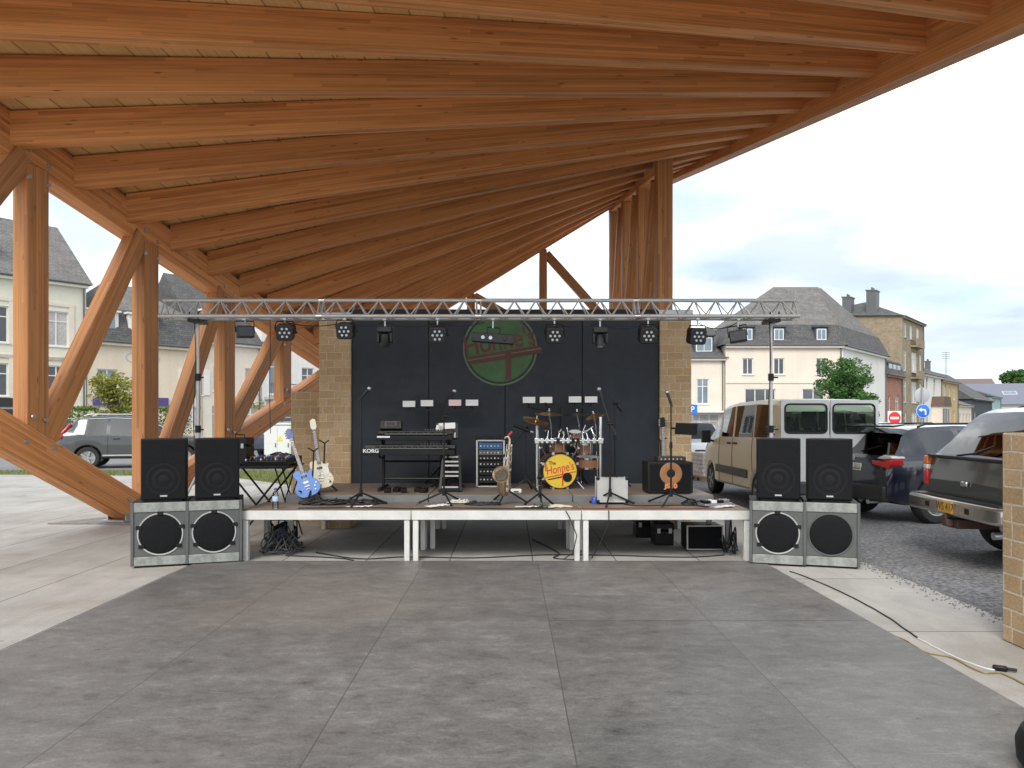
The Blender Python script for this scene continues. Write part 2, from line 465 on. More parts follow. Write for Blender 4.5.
def sheet(name, pts, z, mat, th=0.0):
    mb = MB()
    n = len(pts)
    if th:
        mb.prism([(p[0], p[1]) for p in pts], z - th, z)
    else:
        mb.add([(p[0], p[1], z) for p in pts], [tuple(range(n))])
    return mb.build(name, mat, kind='structure', flat=True)
sheet('ground', [(-900, -300), (900, -300), (900, 1400), (-900, 1400)], -0.06, FIELD)
sheet('parking_ground', [(3.935, -12), (60, -12), (60, 60), (-45, 60), (-45, 15), (3.935, 15)], -0.03, ASPH)
sheet('road', [(-70, 23.6), (-8.0, 24.8), (8.0, 30.0), (40, 52), (150, 180), (162, 172), (70, 55), (22, 33), (6, 26.3), (-2, 24.5), (-70, 22.6 - 0.2)][:0] or [(-60, 22.8), (-12, 23.9), (6, 27.0), (20, 34), (48, 78), (150, 200), (158, 195), (60, 76), (30, 34), (14, 25), (14, 36), (6, 36), (-14, 33), (-60, 31)][:0] or [(-60, 23.3), (-10, 23.9), (6, 30), (6, 38), (-12, 36), (-60, 33)], -0.02, ROADM)
sheet('concrete_plaza', [(-60, -12), (2.75, -12), (2.75, 17), (-2, 17), (-4.6, 17.4), (-8, 21), (-16, 21.8), (-60, 22.4)], 0.0, SLAB, 0.05)
sheet('pavement', [(2.754, -12), (3.93, -12), (3.93, 17), (2.754, 17)], 0.0, SLABR, 0.05)
GRASSB = ground_mat('grass_soil', (0.08, 0.10, 0.03), (0.14, 0.16, 0.05), 2.0, 0.95, 0.4, 40, 0.4)
gp = [(-60, 22.44), (-16, 21.84), (-8.02, 21.05), (-4.62, 17.45), (-2.0, 17.1), (-2.5, 20.5), (-7, 23.4), (-13, 23.2), (-60, 23.26)]
sheet('grass_verge', gp, -0.01, GRASSB)
# grass blades on the verge
def inside(p, poly):
    c = False; j = len(poly) - 1
    for i in range(len(poly)):
        if (poly[i][1] > p[1]) != (poly[j][1] > p[1]) and p[0] < (poly[j][0] - poly[i][0]) * (p[1] - poly[i][1]) / (poly[j][1] - poly[i][1]) + poly[i][0]: c = not c
        j = i
    return c
mb = MB()
for _ in range(26000):
    x, y = rnd.uniform(-22, -2), rnd.uniform(17, 23.5)
    if not inside((x, y), gp): continue
    h = rnd.uniform(0.04, 0.13); a = rnd.uniform(0, 2 * PI); lx, ly = rnd.gauss(0, .03), rnd.gauss(0, .03); wd = 0.008
    dx, dy = math.cos(a) * wd, math.sin(a) * wd
    mb.add([(x - dx, y - dy, -.01), (x + dx, y + dy, -.01), (x + lx, y + ly, h)], [(0, 1, 2)])
mb.build('grass', leaf_mat('grass_blades', (0.10, 0.14, 0.03), (0.26, 0.27, 0.09)), kind='stuff', label='short dry green grass on the verge behind the timber posts', cat='grass', flat=True)

# dance floor
m, nt, b, out = new_mat('dance_floor_boards'); g = NT(nt); p = g.pos(); s_ = g.n('SeparateXYZ', {0: p})
wob = g.math('MULTIPLY', g.math('SUBTRACT', g.noise(p, 2.0, 2), 0.5), 0.01)
qx = g.math('DIVIDE', g.math('ADD', g.math('ADD', s_.outputs[0], 3.45), wob), 1.25)
qy = g.math('DIVIDE', g.math('SUBTRACT', s_.outputs[1], 5.84), 2.5)
jx = g.math('LESS_THAN', g.math('MULTIPLY', g.math('FRACT', qx), 1.25), 0.007)
jy = g.math('MULTIPLY', g.math('LESS_THAN', g.math('MULTIPLY', g.math('FRACT', qy), 2.5), 0.022), g.math('GREATER_THAN', s_.outputs[0], 0.3))
jj = g.math('MAXIMUM', jx, jy)
wn = g.n('TexWhiteNoise', {'Vector': g.n('CombineXYZ', {0: g.math('FLOOR', qx), 1: g.math('FLOOR', qy)}).outputs[0]}, noise_dimensions='2D').outputs[0]
n1 = g.noise(g.mapping(p, (1.0, 1.5, 1)), 2.6, 7, 0.68, 0.5)
n2 = g.noise(g.mapping(p, (1.0, 1.7, 1), (5, 3, 0)), 7.5, 7, 0.75, 0.5)
n3 = g.noise(p, 70, 3, 0.7)
n4 = g.noise(g.mapping(p, (0.35, 0.35, 1), (9, 1, 0)), 1.0, 4, 0.6)
n5 = g.noise(g.mapping(p, (1.0, 2.2, 1), (2, 8, 0)), 24.0, 5, 0.75, 0.8)
f = g.math('ADD', g.math('MULTIPLY', n1, 0.36), g.math('ADD', g.math('MULTIPLY', n2, 0.36), g.math('MULTIPLY', n5, 0.28)))
c = g.ramp(f, [(0.36, (0.050, 0.048, 0.046)), (0.45, (0.114, 0.111, 0.107)), (0.53, (0.150, 0.147, 0.142)), (0.63, (0.225, 0.220, 0.213))])
c = g.mix(1.0, c, g.ramp(wn, [(0, 0.90), (1, 1.06)]), 'MULTIPLY')
c = g.mix(1.0, c, g.ramp(n3, [(0.3, 0.82), (0.7, 1.15)]), 'MULTIPLY')
n6 = g.noise(g.mapping(p, (0.4, 0.5, 1), (3, 4, 0)), 1.0, 3, 0.5)
c = g.mix(1.0, c, g.ramp(n6, [(0.3, 0.80), (0.7, 1.16)]), 'MULTIPLY')
scr = g.noise(g.mapping(p, (3.0, 40.0, 1), (1, 1, 0)), 1.0, 3, 0.6, 1.5)
c = g.mix(g.ramp(scr, [(0.66, 0.0), (0.72, 0.5)]), c, (0.26, 0.255, 0.25))
fl = g.noise(g.mapping(p, (1.0, 1.6, 1), (7, 7, 0)), 16.0, 4, 0.7, 1.0)
c = g.mix(g.ramp(fl, [(0.64, 0.0), (0.70, 0.7)]), c, (0.045, 0.042, 0.04))
c = g.mix(g.ramp(n4, [(0.5, 0.0), (0.75, 0.3)]), c, (0.235, 0.185, 0.15))
scv = g.n('TexVoronoi', {'Vector': g.mapping(p, (1.2, 2.6, 1)), 'Scale': 1.5, 'Randomness': 1.0})
sc_ = g.math('MULTIPLY', g.ramp(scv.outputs['Distance'], [(0.02, 1.0), (0.07, 0.0)]), g.math('GREATER_THAN', n2, 0.5))
c = g.mix(g.math('MULTIPLY', sc_, 0.6), c, (0.05, 0.048, 0.045))
c = g.mix(g.math('MULTIPLY', jj, 0.75), c, (0.06, 0.05, 0.04))
nt.links.new(c, b.inputs['Base Color'])
nt.links.new(g.ramp(f, [(0.3, 0.42), (0.7, 0.6)]), b.inputs['Roughness'])
nt.links.new(g.bump(g.math('SUBTRACT', g.math('ADD', g.math('MULTIPLY', n2, 0.5), g.math('MULTIPLY', n3, 0.2)), jj), 0.25, 0.006), b.inputs['Normal'])
b.inputs['Specular IOR Level'].default_value = 0.55
mb = MB(); mb.b2(-3.45, 2.80, -4.2, 8.345, 0.004, 0.014)
mb.build('dance_floor', m, kind='structure', flat=True)

# hills on the horizon
HILL = ground_mat('wooded_hill', (0.09, 0.12, 0.07), (0.16, 0.19, 0.12), 0.02, 1.0, 0.0, 0.4, 0.3)
mb = MB(); n = 90; rows = 5
vs = []; fs = []
for i in range(n + 1):
    x = -700 + 1400 * i / n
    hgt = 12 + 9 * math.sin(x * .011 + 1) + 5 * math.sin(x * .037) + (14 if x > 300 else 0) * min(1, (x - 300) / 150 if x > 300 else 0)
    for j in range(rows + 1):
        t = j / rows
        vs.append((x, 430 + 260 * t, -0.1 + hgt * math.sin(t * PI / 2)))
for i in range(n):
    for j in range(rows):
        a = i * (rows + 1) + j
        fs.append((a, a + rows + 1, a + rows + 2, a + 1))
mb.add(vs, fs); mb.build('hills', HILL, kind='structure')
# ------------------------------------------------------------ timber canopy
canopy = thing('timber_canopy', 'large sweeping timber canopy of fanned glulam rafters on slanting wooden trusses over the stage', 'canopy', (0, 0, 0))
def tl(k): return -.146 + .472 * (k - 4)
def LT(t): return V((-6.36 + .448 * t, 10 + 2.215 * t, 0))
def Lk(k): t = tl(k); p = LT(t); p.z = 5.03 - .46 * t; return p
def Rk(k): return V((7.7 / 750 * (474 - 6.4 * k), 7.7 * (1 + .136 * k), 1.58 + 7.7 / 750 * (400 + 19.3 * k)))
K0, K1 = -1, 14
DL, DR = 0.44, 0.38
tdir = V((.448, 2.215, 0)).normalized(); tnrm = V((tdir.y, -tdir.x, 0))     # along the left truss, towards the inside
for k in range(K0, K1 + 1):
    a, b_ = Lk(k), Rk(k)
    if k == K1: pass
    mb = MB(); mb.bar(a, b_ + (b_ - a).normalized() * 0.02, 0.19, DL, vert=True, h1=DR)
    mb.build('rafter', WOOD, canopy, bevel=0.008, seg=1)
# roof boarding on the rafters
mb = MB(); vs = []; uvs = []
ks = [K0 - .4 + (K1 - K0 + .8) * i / 60 for i in range(61)]; ss = [-.035 + 1.075 * j / 14 for j in range(15)]
for k in ks:
    a, b_ = Lk(k), Rk(k)
    for s in ss:
        p = a.lerp(b_, s); p.z += DL + (DR - DL) * s + .004
        vs.append(p); uvs.append((k * 1.06, s * 11))
n = len(ss); top = len(vs)
vs2 = vs + [p + V((0, 0, .09)) for p in vs]
fs = []; fu = []
for i in range(len(ks) - 1):
    for j in range(n - 1):
        q = [i * n + j, (i + 1) * n + j, (i + 1) * n + j + 1, i * n + j + 1]
        fs.append(q); fu.append([uvs[e] for e in q])
        fs.append([e + top for e in reversed(q)]); fu.append([uvs[e] for e in reversed(q)])
for i in range(len(ks) - 1):
    for j in (0, n - 1):
        q = [i * n + j, (i + 1) * n + j, (i + 1) * n + j + top, i * n + j + top]; fs.append(q); fu.append([(uvs[e % top][0], 0) for e in q])
for j in range(n - 1):
    for i in (0, len(ks) - 1):
        q = [i * n + j, i * n + j + 1, i * n + j + 1 + top, i * n + j + top]; fs.append(q); fu.append([(0, uvs[e % top][1]) for e in q])
mb.add(vs2, fs, fu); mb.build('roof_boarding', DECKW, canopy)
# left truss: top chord, V-shaped bottom chord, posts, diagonals
cb = lambda t: 4.9 - .51 * t
off = -tnrm * 0.03; offc = -tnrm * 0.10
mb = MB()
a = LT(-2.8) + offc; a.z = cb(-2.8); b_ = LT(4.75) + offc; b_.z = cb(4.75)
mb.bar(a, b_, 0.30, 0.55, vert=True); mb.build('top_chord', WOOD, canopy, bevel=0.012, seg=1)
arml = lambda t: 1.42 - 1.17 * t      # top of the left arm
armr = lambda t: -.53 + .86 * t       # top of the right arm
TH = 0.50
for (t0, t1, fn, hh) in ((-2.6, .88, arml, .50), (.78, 3.9, armr, .38)):
    a = LT(t0) + off; a.z = fn(t0) - hh if t0 < 0 else fn(t0) - hh + (0.12 if t0 > 0 else 0); b_ = LT(t1) + off; b_.z = fn(t1) - hh
    if t0 > 0: a.z = fn(t0) - .30; 
    mb = MB(); mb.bar(a, b_, 0.29, hh, vert=True); mb.build('bottom_chord', WOOD, canopy, bevel=0.012, seg=1)
PD, PB = 0.35, 0.24
for t in range(-2, 4):
    z0 = (arml(t) if t < .9 else armr(t)) - .12
    if t == 1: z0 = .12
    z1 = cb(t) + .05
    p = LT(t) + off
    mb = MB(); mb.bar((p.x, p.y, z0), (p.x, p.y, z1), PB, PD, up=tdir); mb.build('post', WOODP, canopy, bevel=0.01, seg=1)
for t in range(-2, 3):
    z0 = (arml(t + .17) if t < .9 else armr(t + .17)) - .02
    if t == 1: z0 = .25
    a = LT(t + .05) + off; a.z = z0; b_ = LT(t + .92) + off; b_.z = cb(t + .92) + .12
    mb = MB(); mb.bar(a, b_, PB - .03, 0.31, up=(0, 0, 1)); mb.build('diagonal', WOODP, canopy, bevel=0.01, seg=1)
# bolt heads on the inner faces of the joints
for t in range(-1, 4):
    zc = cb(t) + .03; zl = (arml(t) if t < .9 else armr(t))
    pts = [(t - .05, zc + .22), (t + .09, zc + .1), (t - .07, zc - .16), (t + .07, zc - .18)]
    pts += [(t - .05, zl + .2), (t + .04, zl + .16), (t + .1, zl - .22), (t - .1, zl - .12)] if t != 1 else [(t - .25, .35), (t - .05, .3)]
    for tt, z in pts:
        q = LT(tt) + tnrm * .05 if z > zc - .05 else LT(tt) + off + tnrm * .118
        if z < zc - .4: q = LT(tt) + off + tnrm * .143
        q.z = z
        mb = MB(); mb.cyl(q, q + tnrm * .02, .035, .03, 12); mb.build('bolt_head', STEEL, canopy)
# steel shoe under the truss foot
q = LT(.84) + off
mb = MB(frame((q.x, q.y, 0), tdir, (-tdir.y, tdir.x, 0)))
mb.b2(-.4, .5, -.2, .2, 0.023, .045); mb.b2(-.3, .35, -.165, -.15, .045, .14); mb.b2(-.3, .35, .15, .165, .045, .14)
mb.build('base_shoe', STEEL, canopy)
# right edge beam, carrying the rafter ends
mb = MB(); a, b_ = Rk(K0 - .4), Rk(K1 + .3)
d_ = (b_ - a).normalized(); sd_ = V((d_.y, -d_.x, 0)).normalized()
mb.bar(a + sd_ * .13 - V((0, 0, .22)), b_ + sd_ * .13 - V((0, 0, .12)), .26, .66, vert=True, h1=.56); mb.build('edge_beam', WOOD, canopy, bevel=0.01, seg=1)
# right truss behind the stage
def rc(t): return V((3.125 - .0285 * t, 15.27 + 2.21 * t, 0))
def rb(t): return 1.58 + 5.03 + (6.06 - 5.03) * t / 3
mb = MB(); a = rc(.04); a.z = rb(.04); b_ = rc(3.1); b_.z = rb(3.1); mb.bar(a, b_, .26, .58, vert=True); mb.build('top_chord', WOOD, canopy, bevel=0.01, seg=1)
for t in range(4):
    p = rc(t); z1 = rb(t) + .02 if t else rb(0) + .46
    wd = .31 if t == 0 else .27
    mb = MB(); mb.bar((p.x, p.y, 0), (p.x, p.y, z1), wd, .33, up=(0, 1, 0)); mb.build('post', WOODP, canopy, bevel=0.01, seg=1)
for t in range(3):
    a = rc(t + .08); a.z = rb(t) - .1; b_ = rc(t + .93); b_.z = 3.2
    a.x -= .06; b_.x -= .02
    mb = MB(); mb.bar(a, b_, .22, .3, up=(1, 0, 0)); mb.build('diagonal', WOODP, canopy, bevel=0.01, seg=1)
# joist hangers where the rafters meet the right chord
for k in range(8, 15):
    a, b_ = Lk(k), Rk(k)
    s = (3.09 - .13 - a.x) / (b_.x - a.x); p = a.lerp(b_, s); d_ = (b_ - a); d_.z = 0; d_.normalize(); sd_ = V((d_.y, -d_.x, 0))
    mb = MB()
    for sg in (-1, 1):
        c = p + sd_ * sg * .101 - d_ * .1
        mb.bar(c + V((0, 0, .02)) - d_ * .12, c + V((0, 0, .02)) + d_ * .12, .006, .32, vert=True)
    c = p - d_ * .1; mb.bar(c - d_ * .12 - V((0, 0, .006)), c + d_ * .12 - V((0, 0, .006)), .21, .006, vert=True)
    mb.build('joist_hanger', STEEL, canopy)
# rear posts under the last rafter
a, b_ = Lk(14), Rk(14)
tops = []
for s in (.39, .637):
    p = a.lerp(b_, s); tops.append(p)
    mb = MB(); mb.bar((p.x, p.y, 0), (p.x, p.y, p.z + .02), .22, .22, up=(0, 1, 0)); mb.build('post', WOODP, canopy, bevel=0.01, seg=1)
ends = [V((tops[1].x, tops[1].y, 4.0)), V((3.04, 21.85, 4.2))]
for p, e in zip(tops, ends):
    q = p.lerp(e, .04)
    mb = MB(); mb.bar(q, e, .2, .22); mb.build('diagonal', WOODP, canopy, bevel=0.01, seg=1)

# paved plinth at the truss foot
STONEP = M('grey_sett_paving', (0.22, 0.21, 0.2), 0.9, var=0.35, scale=9, bump=0.5)
mb = MB(); mb.prism([(-7.0, 11.35), (-4.4, 11.35), (-4.4, 13.6), (-5.2, 13.9)], 0.004, .022); mb.build('paved_plinth', STONEP, kind='structure', flat=True)

# ------------------------------------------------------------ stage wall: backdrop and stone pillars
def stone_thing(name, x0, x1, y0, y1, z0, z1, label, cat, cap=None, mat=None):
    t = thing(name, label, cat, ((x0 + x1) / 2, (y0 + y1) / 2, z0))
    mb = MB(); mb.b2(x0, x1, y0, y1, z0, z1); mb.build('masonry', mat or STONE, t, bevel=0.012, seg=2)
    if cap:
        mb = MB(); mb.b2(x0 - .02, x1 + .02, y0 - .02, y1 + .02, z1 + .002, z1 + cap); mb.build('coping', STEEL, t, bevel=0.006)
    return t
stone_thing('stone_pillar', -2.79, -2.325, 10.95, 12.6, 0, 3.10, 'tan stone block pillar left of the dark backdrop, behind the cream guitar', 'pillar', .05)
stone_thing('stone_pillar', 2.19, 2.65, 10.95, 12.6, 0, 3.10, 'tan stone block pillar right of the dark backdrop, behind the bass amplifier', 'pillar', .09)
stone_thing('stone_wall', -3.42, -2.795, 11.7, 12.2, 0, 2.02, 'low tan stone wall stepping down left of the left pillar under the slanting beam', 'wall')
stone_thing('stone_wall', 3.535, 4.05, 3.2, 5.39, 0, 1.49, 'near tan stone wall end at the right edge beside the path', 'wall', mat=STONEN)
BD = M('navy_backdrop', (0.015, 0.021, 0.030), 0.6, var=0.14, scale=1.2)
back = thing('stage_backdrop', 'dark navy boarded backdrop with faded round green emblem behind the band gear', 'backdrop', (0, 11.05, 0.66))
xs = [-2.32, -1.19, -.073, 1.06, 2.185]
for i in range(4):
    mb = MB(); mb.b2(xs[i] + .004, xs[i + 1] - .004, 11.0, 11.06, .6, 3.13); mb.build('board', BD, back, bevel=0.003, seg=1)
mb = MB(); mb.b2(-2.32, 2.185, 11.065, 12.5, .55, 3.12); mb.build('core', BD, back)
mb = MB(); mb.b2(-2.4, 2.2, 10.98, 12.6, 3.135, 3.20); mb.build('coping', BLACKM, back)
def disc(mb, cx, cz, r0, r1, y, n=64, th=.003):
    for i in range(n):
        a, b_ = 2 * PI * i / n, 2 * PI * (i + 1) / n
        pts = [(cx + r * math.cos(t), cz + r * math.sin(t)) for r, t in ((r0, a), (r1, a), (r1, b_), (r0, b_))]
        if r0 == 0: pts = pts[1:]; 
        mb.prism(pts if r0 else [(cx, cz)] + pts[:2], -y, -y + th, FACE)
GREEN = M('faded_green_paint', (0.052, 0.128, 0.046), 0.6, var=0.35, scale=3)
GREENL = M('pale_green_line', (0.10, 0.17, 0.09), 0.6, var=0.3, scale=3)
REDP = M('faded_red_paint', (0.105, 0.032, 0.027), 0.6, var=0.3, scale=4)
lc = at(500, 348.5, 11.0)
mb = MB(); mb.lathe([(.0001, 0), (.49, 0), (.49, .003)], Matrix.Translation((lc.x, 10.9985, lc.z)) @ FACE, 72, cap=False)
emb = mb.build('emblem_disc', GREEN, back, flat=True)
mb = MB(); 
T0 = Matrix.Translation((lc.x, 10.9985, lc.z)) @ FACE
mb.lathe([(.52, 0), (.52, .003), (.545, .003), (.545, 0)], T0, 72, cap=False); mb.build('emblem_ring', GREENL, back, flat=True)
sl_ = R_(9.5)
T1 = T0 @ Matrix.Translation((-.01, .10, .003)) @ Matrix.Rotation(sl_, 4, 'Z')
text_part('emblem_lettering', "Honne's", .40, T1, REDP, back, .002, 0.0, sx=.80, offset=.006)
mb = MB(T0 @ Matrix.Translation((0, 0, .003)) @ Matrix.Rotation(sl_, 4, 'Z'))
mb.b2(-.52, .58, -.09, -.045, 0, .003); mb.b2(-.48, .60, -.165, -.105, 0, .003)
mb.build('emblem_bar', REDP, back, flat=True)
mb = MB(T0 @ Matrix.Translation((0, 0, .003)) @ Matrix.Rotation(sl_, 4, 'Z')); mb.b2(-.50, .60, -.104, -.091, 0, .002)
mb.build('emblem_line', GREENL, back, flat=True)
mb = MB(T0 @ Matrix.Translation((0, 0, .0065))); mb.b2(.085, .165, -.46, -.04, 0, .003); mb.build('emblem_tail', REDP, back, flat=True)

# ------------------------------------------------------------ stage platforms
SDECK = M('brown_stage_ply', (0.185, 0.15, 0.122), 0.6, var=0.35, scale=2.2, bump=0.1)
FASC = M('white_stage_frame', (0.60, 0.60, 0.58), 0.42, 0.1, var=0.12, scale=5)
GFASC = M('grey_riser_frame', (0.17, 0.175, 0.18), 0.5, 0.2, var=0.15)
def platform(x0, x1, y0, y1, zt, label, fm):
    t = thing('stage_platform', label, 'stage platform', ((x0 + x1) / 2, (y0 + y1) / 2, 0), 0, 'stage platforms')
    x0 += .004; x1 -= .004; y0 += .003; y1 -= .003
    mb = MB(); mb.b2(x0 + .004, x1 - .004, y0 + .004, y1 - .004, zt - .03, zt); mb.build('deck', SDECK, t, bevel=0.003, seg=1)
    mb = MB()
    hh = .1
    for a in ((x0, x1, y0, y0 + .04), (x0, x1, y1 - .04, y1), (x0, x0 + .04, y0 + .041, y1 - .041), (x1 - .04, x1, y0 + .041, y1 - .041)):
        mb.b2(*a, zt - .012 - hh, zt - .006)
    mb.build('frame', fm, t, bevel=0.005, seg=1)
    for x in (x0 + .045, x1 - .045):
        for y in (y0 + .045, y1 - .045):
            mb = MB(); mb.b2(x - .03, x + .03, y - .03, y + .03, 0.014 if y < 8.3 else 0.0, zt - .113); mb.build('leg', FASC, t, bevel=0.004, seg=1)
X = [-3.01, -1.105, .80, 2.70]
nm = ['left', 'middle', 'right']
on = ['under the two guitars and the left cable pile', 'under the saxophone and the centre stands', 'under the silver case and right microphone stand']
for i in range(3):
    platform(X[i], X[i + 1], 8.37, 9.18, .575, f'{nm[i]} front stage platform with white frame, {on[i]}', FASC)
XB = [-2.75, -1.0, .77, 2.5]
onb = ['carrying the keyboards', 'carrying the rack and drums', 'carrying the bass amplifier']
for i in range(3):
    platform(XB[i], XB[i + 1], 9.19, 10.93, .66, f'{nm[i]} rear grey stage riser {onb[i]} against the backdrop', GFASC)
# ------------------------------------------------------------ loudspeakers
GRILLE = M('black_grille_cloth', (0.007, 0.0075, 0.009), 0.8, var=0.35, scale=60, bump=0.4, spec=.2)
CAB = M('black_textured_cabinet', (0.010, 0.010, 0.0115), 0.6, var=0.3, scale=40, bump=0.3, spec=.3)
SUBF = M('grey_speaker_baffle', (0.085, 0.09, 0.09), 0.5, var=0.15)
SUBS = M('worn_grey_green_rail', (0.235, 0.25, 0.235), 0.55, var=0.4, scale=18)
CONE = M('speaker_cone', (0.011, 0.0115, 0.013), 0.8, var=0.2, spec=.2)
def sub_speaker(cx, yf, label, shiny=True, rz=0.0):
    w_, h_, d_ = .575, .70, .62
    cx -= d_ / 2 * math.sin(rz); yf = yf
    t = thing('subwoofer', label, 'subwoofer', (cx, yf + d_ / 2, 0), rz, 'subwoofers beside the stage')
    f = -d_ / 2
    mb = MB(); mb.b2(-w_ / 2, w_ / 2, f + .03, d_ / 2, .02, h_); mb.build('cabinet', CAB, t, bevel=.006, world=False)
    for s in (-1, 1):
        mb = MB(); mb.b2(s * w_ / 2 - s * .028, s * w_ / 2 + s * .002, f, f + .028, .022, h_ - .002); mb.build('edge_trim', SUBF, t, bevel=.004, world=False)
    mb = MB(); mb.b2(-w_ / 2 + .029, w_ / 2 - .029, f + .012, f + .029, .12, h_ - .108); mb.build('baffle', SUBF, t, bevel=.003, world=False)
    for z0, z1 in ((.022, .118), (h_ - .106, h_ - .006)):
        mb = MB(); mb.b2(-w_ / 2 + .029, w_ / 2 - .029, f + .002, f + .029, z0, z1); mb.build('rail', SUBS, t, bevel=.006, world=False)
    T = Matrix.Translation((0, f + .012, .355)) @ FACE
    mb = MB(); mb.lathe([(.228, 0), (.228, .008), (.225, .011), (.216, .010), (.213, 0)], T, 56, cap=False)
    mb.build('grille_ring', ALU if shiny else SUBF, t, world=False)
    mb = MB()
    for a in (20, 90, 160, 215, 325):
        if not shiny: break
        c = V((.223 * math.cos(R_(a)), .223 * math.sin(R_(a)), .012)); mb.add([T @ (c + V((dx, dy, dz))) for dx, dy, dz in ((-.03, -.02, 0), (.03, -.02, 0), (.03, .02, 0), (-.03, .02, 0), (-.025, -.016, .006), (.025, -.016, .006), (.025, .016, .006), (-.025, .016, .006))], [(4, 5, 6, 7), (0, 1, 5, 4), (1, 2, 6, 5), (2, 3, 7, 6), (3, 0, 4, 7)])
    if shiny: mb.build('grille_clamp', BLACK, t, world=False)
    mb = MB(); mb.lathe([(.0005, .016), (.12, .014), (.20, .008), (.211, .002)], T, 56, cap=False); mb.build('grille', GRILLE, t, world=False)
    for s in (-1, 1):
        for y in (f + .07, d_ / 2 - .05):
            mb = MB(); mb.cyl((s * (w_ / 2 - .05), y, 0.0), (s * (w_ / 2 - .05), y, .02), .022, .025, 12); mb.build('foot', RUBBER, t, world=False)
    return t
def top_speaker(cx, yf, z0, label, rz=0.0):
    w_, h_, d_ = .455, .675, .42
    cx -= d_ / 2 * math.sin(rz)
    t = thing('loudspeaker', label, 'loudspeaker', (cx, yf + d_ / 2, z0), rz, 'full-range loudspeakers on subwoofers')
    f = -d_ / 2
    mb = MB(); mb.prism([(-w_ / 2, f + .02), (w_ / 2, f + .02), (w_ / 2, 0), (w_ / 2 - .09, d_ / 2), (-w_ / 2 + .09, d_ / 2), (-w_ / 2, 0)], .012, h_); mb.build('cabinet', CAB, t, bevel=.008, world=False)
    mb = MB(); mb.b2(-w_ / 2 + .008, w_ / 2 - .008, f, f + .019, .022, h_ - .01); mb.build('grille', GRILLE, t, bevel=.008, world=False)
    T = Matrix.Translation((0, f, .235)) @ FACE
    mb = MB(); mb.lathe([(.175, .0), (.172, .003), (.15, .003), (.147, 0)], T, 48, cap=False); mb.lathe([(.0005, .004), (.04, .003), (.05, 0)], T, 32, cap=False)
    mb.lathe([(.115, .0), (.112, .0015), (.085, .0015), (.083, 0)], T, 48, cap=False)
    mb.build('woofer_ring', CONE, t, world=False)
    mb = MB(); mb.b2(-w_ / 2 + .02, w_ / 2 - .02, f - .003, f - .0005, .425, .433); mb.build('grille_bar', CONE, t, world=False)
    mb = MB(); mb.b2(-.035, .035, f - .004, f - .0005, .05, .066); mb.build('badge', ALU, t, world=False)
    mb = MB(); mb.b2(-w_ / 2 + .05, w_ / 2 - .05, f + .03, d_ / 2 - .1, 0, .011); mb.build('foot', RUBBER, t, world=False)
    return t
sub_speaker(at(160.5, 500, 8.05).x, 8.03, 'leftmost subwoofer, bright ring, on the pale slabs', True, R_(18))
sub_speaker(at(214, 500, 8.2).x, 8.19, 'subwoofer with bright ring touching the left end of the stage', True, R_(18))
sub_speaker(at(778, 500, 8.1).x, 8.10, 'subwoofer with bright ring touching the right end of the stage', True, R_(-17))
sub_speaker(at(830.5, 500, 8.0).x, 7.98, 'rightmost subwoofer, its ring dull and dark, near the parked cars', False, R_(-17))
top_speaker(at(164.5, 500, 8.1).x, 8.07, .704, 'leftmost black loudspeaker in front of a timber post', R_(19))
top_speaker(at(216, 500, 8.2).x, 8.22, .704, 'black loudspeaker on a subwoofer beside the mixing table', R_(19))
top_speaker(at(780, 500, 8.1).x, 8.14, .704, 'black loudspeaker in front of the van rear, nearer the stage', R_(-18))
top_speaker(at(831, 500, 8.0).x, 8.02, .704, 'rightmost black loudspeaker, beside the dark blue car', R_(-18))

# ------------------------------------------------------------ microphone stands
MICG = M('microphone_mesh', (0.35, 0.36, 0.38), 0.35, 0.8)
def tripod(mb_list_parent, h=.14, r=.30, rot=0.0, n=3, rad=.011):
    for i in range(n):
        a = rot + 2 * PI * i / n
        mb = MB(); mb.tube([(.02 * math.cos(a), .02 * math.sin(a), h), (r * math.cos(a), r * math.sin(a), .014)], rad, 8)
        mb.sphere((r * math.cos(a), r * math.sin(a), .015), .015, 8)
        mb.build('leg', BLACKM, mb_list_parent, world=False)
    mb = MB(); mb.cyl((0, 0, h - .04), (0, 0, h + .05), .022, .018, 12); mb.build('hub', BLACK, mb_list_parent, world=False)
def mic(name, p, d, label, col=None, Ln=.17):
    p = V(p); d = V(d).normalized()
    t = thing(name, label, 'microphone', p, 0)
    mb = MB(); mb.tube([(0, 0, 0), d * -.02, d * -Ln], [.019, .018, .011], 12); mb.build('body', BLACK, t, world=False)
    mb = MB(); mb.sphere(d * .015, .027, 12); mb.build('grille', MICG, t, world=False)
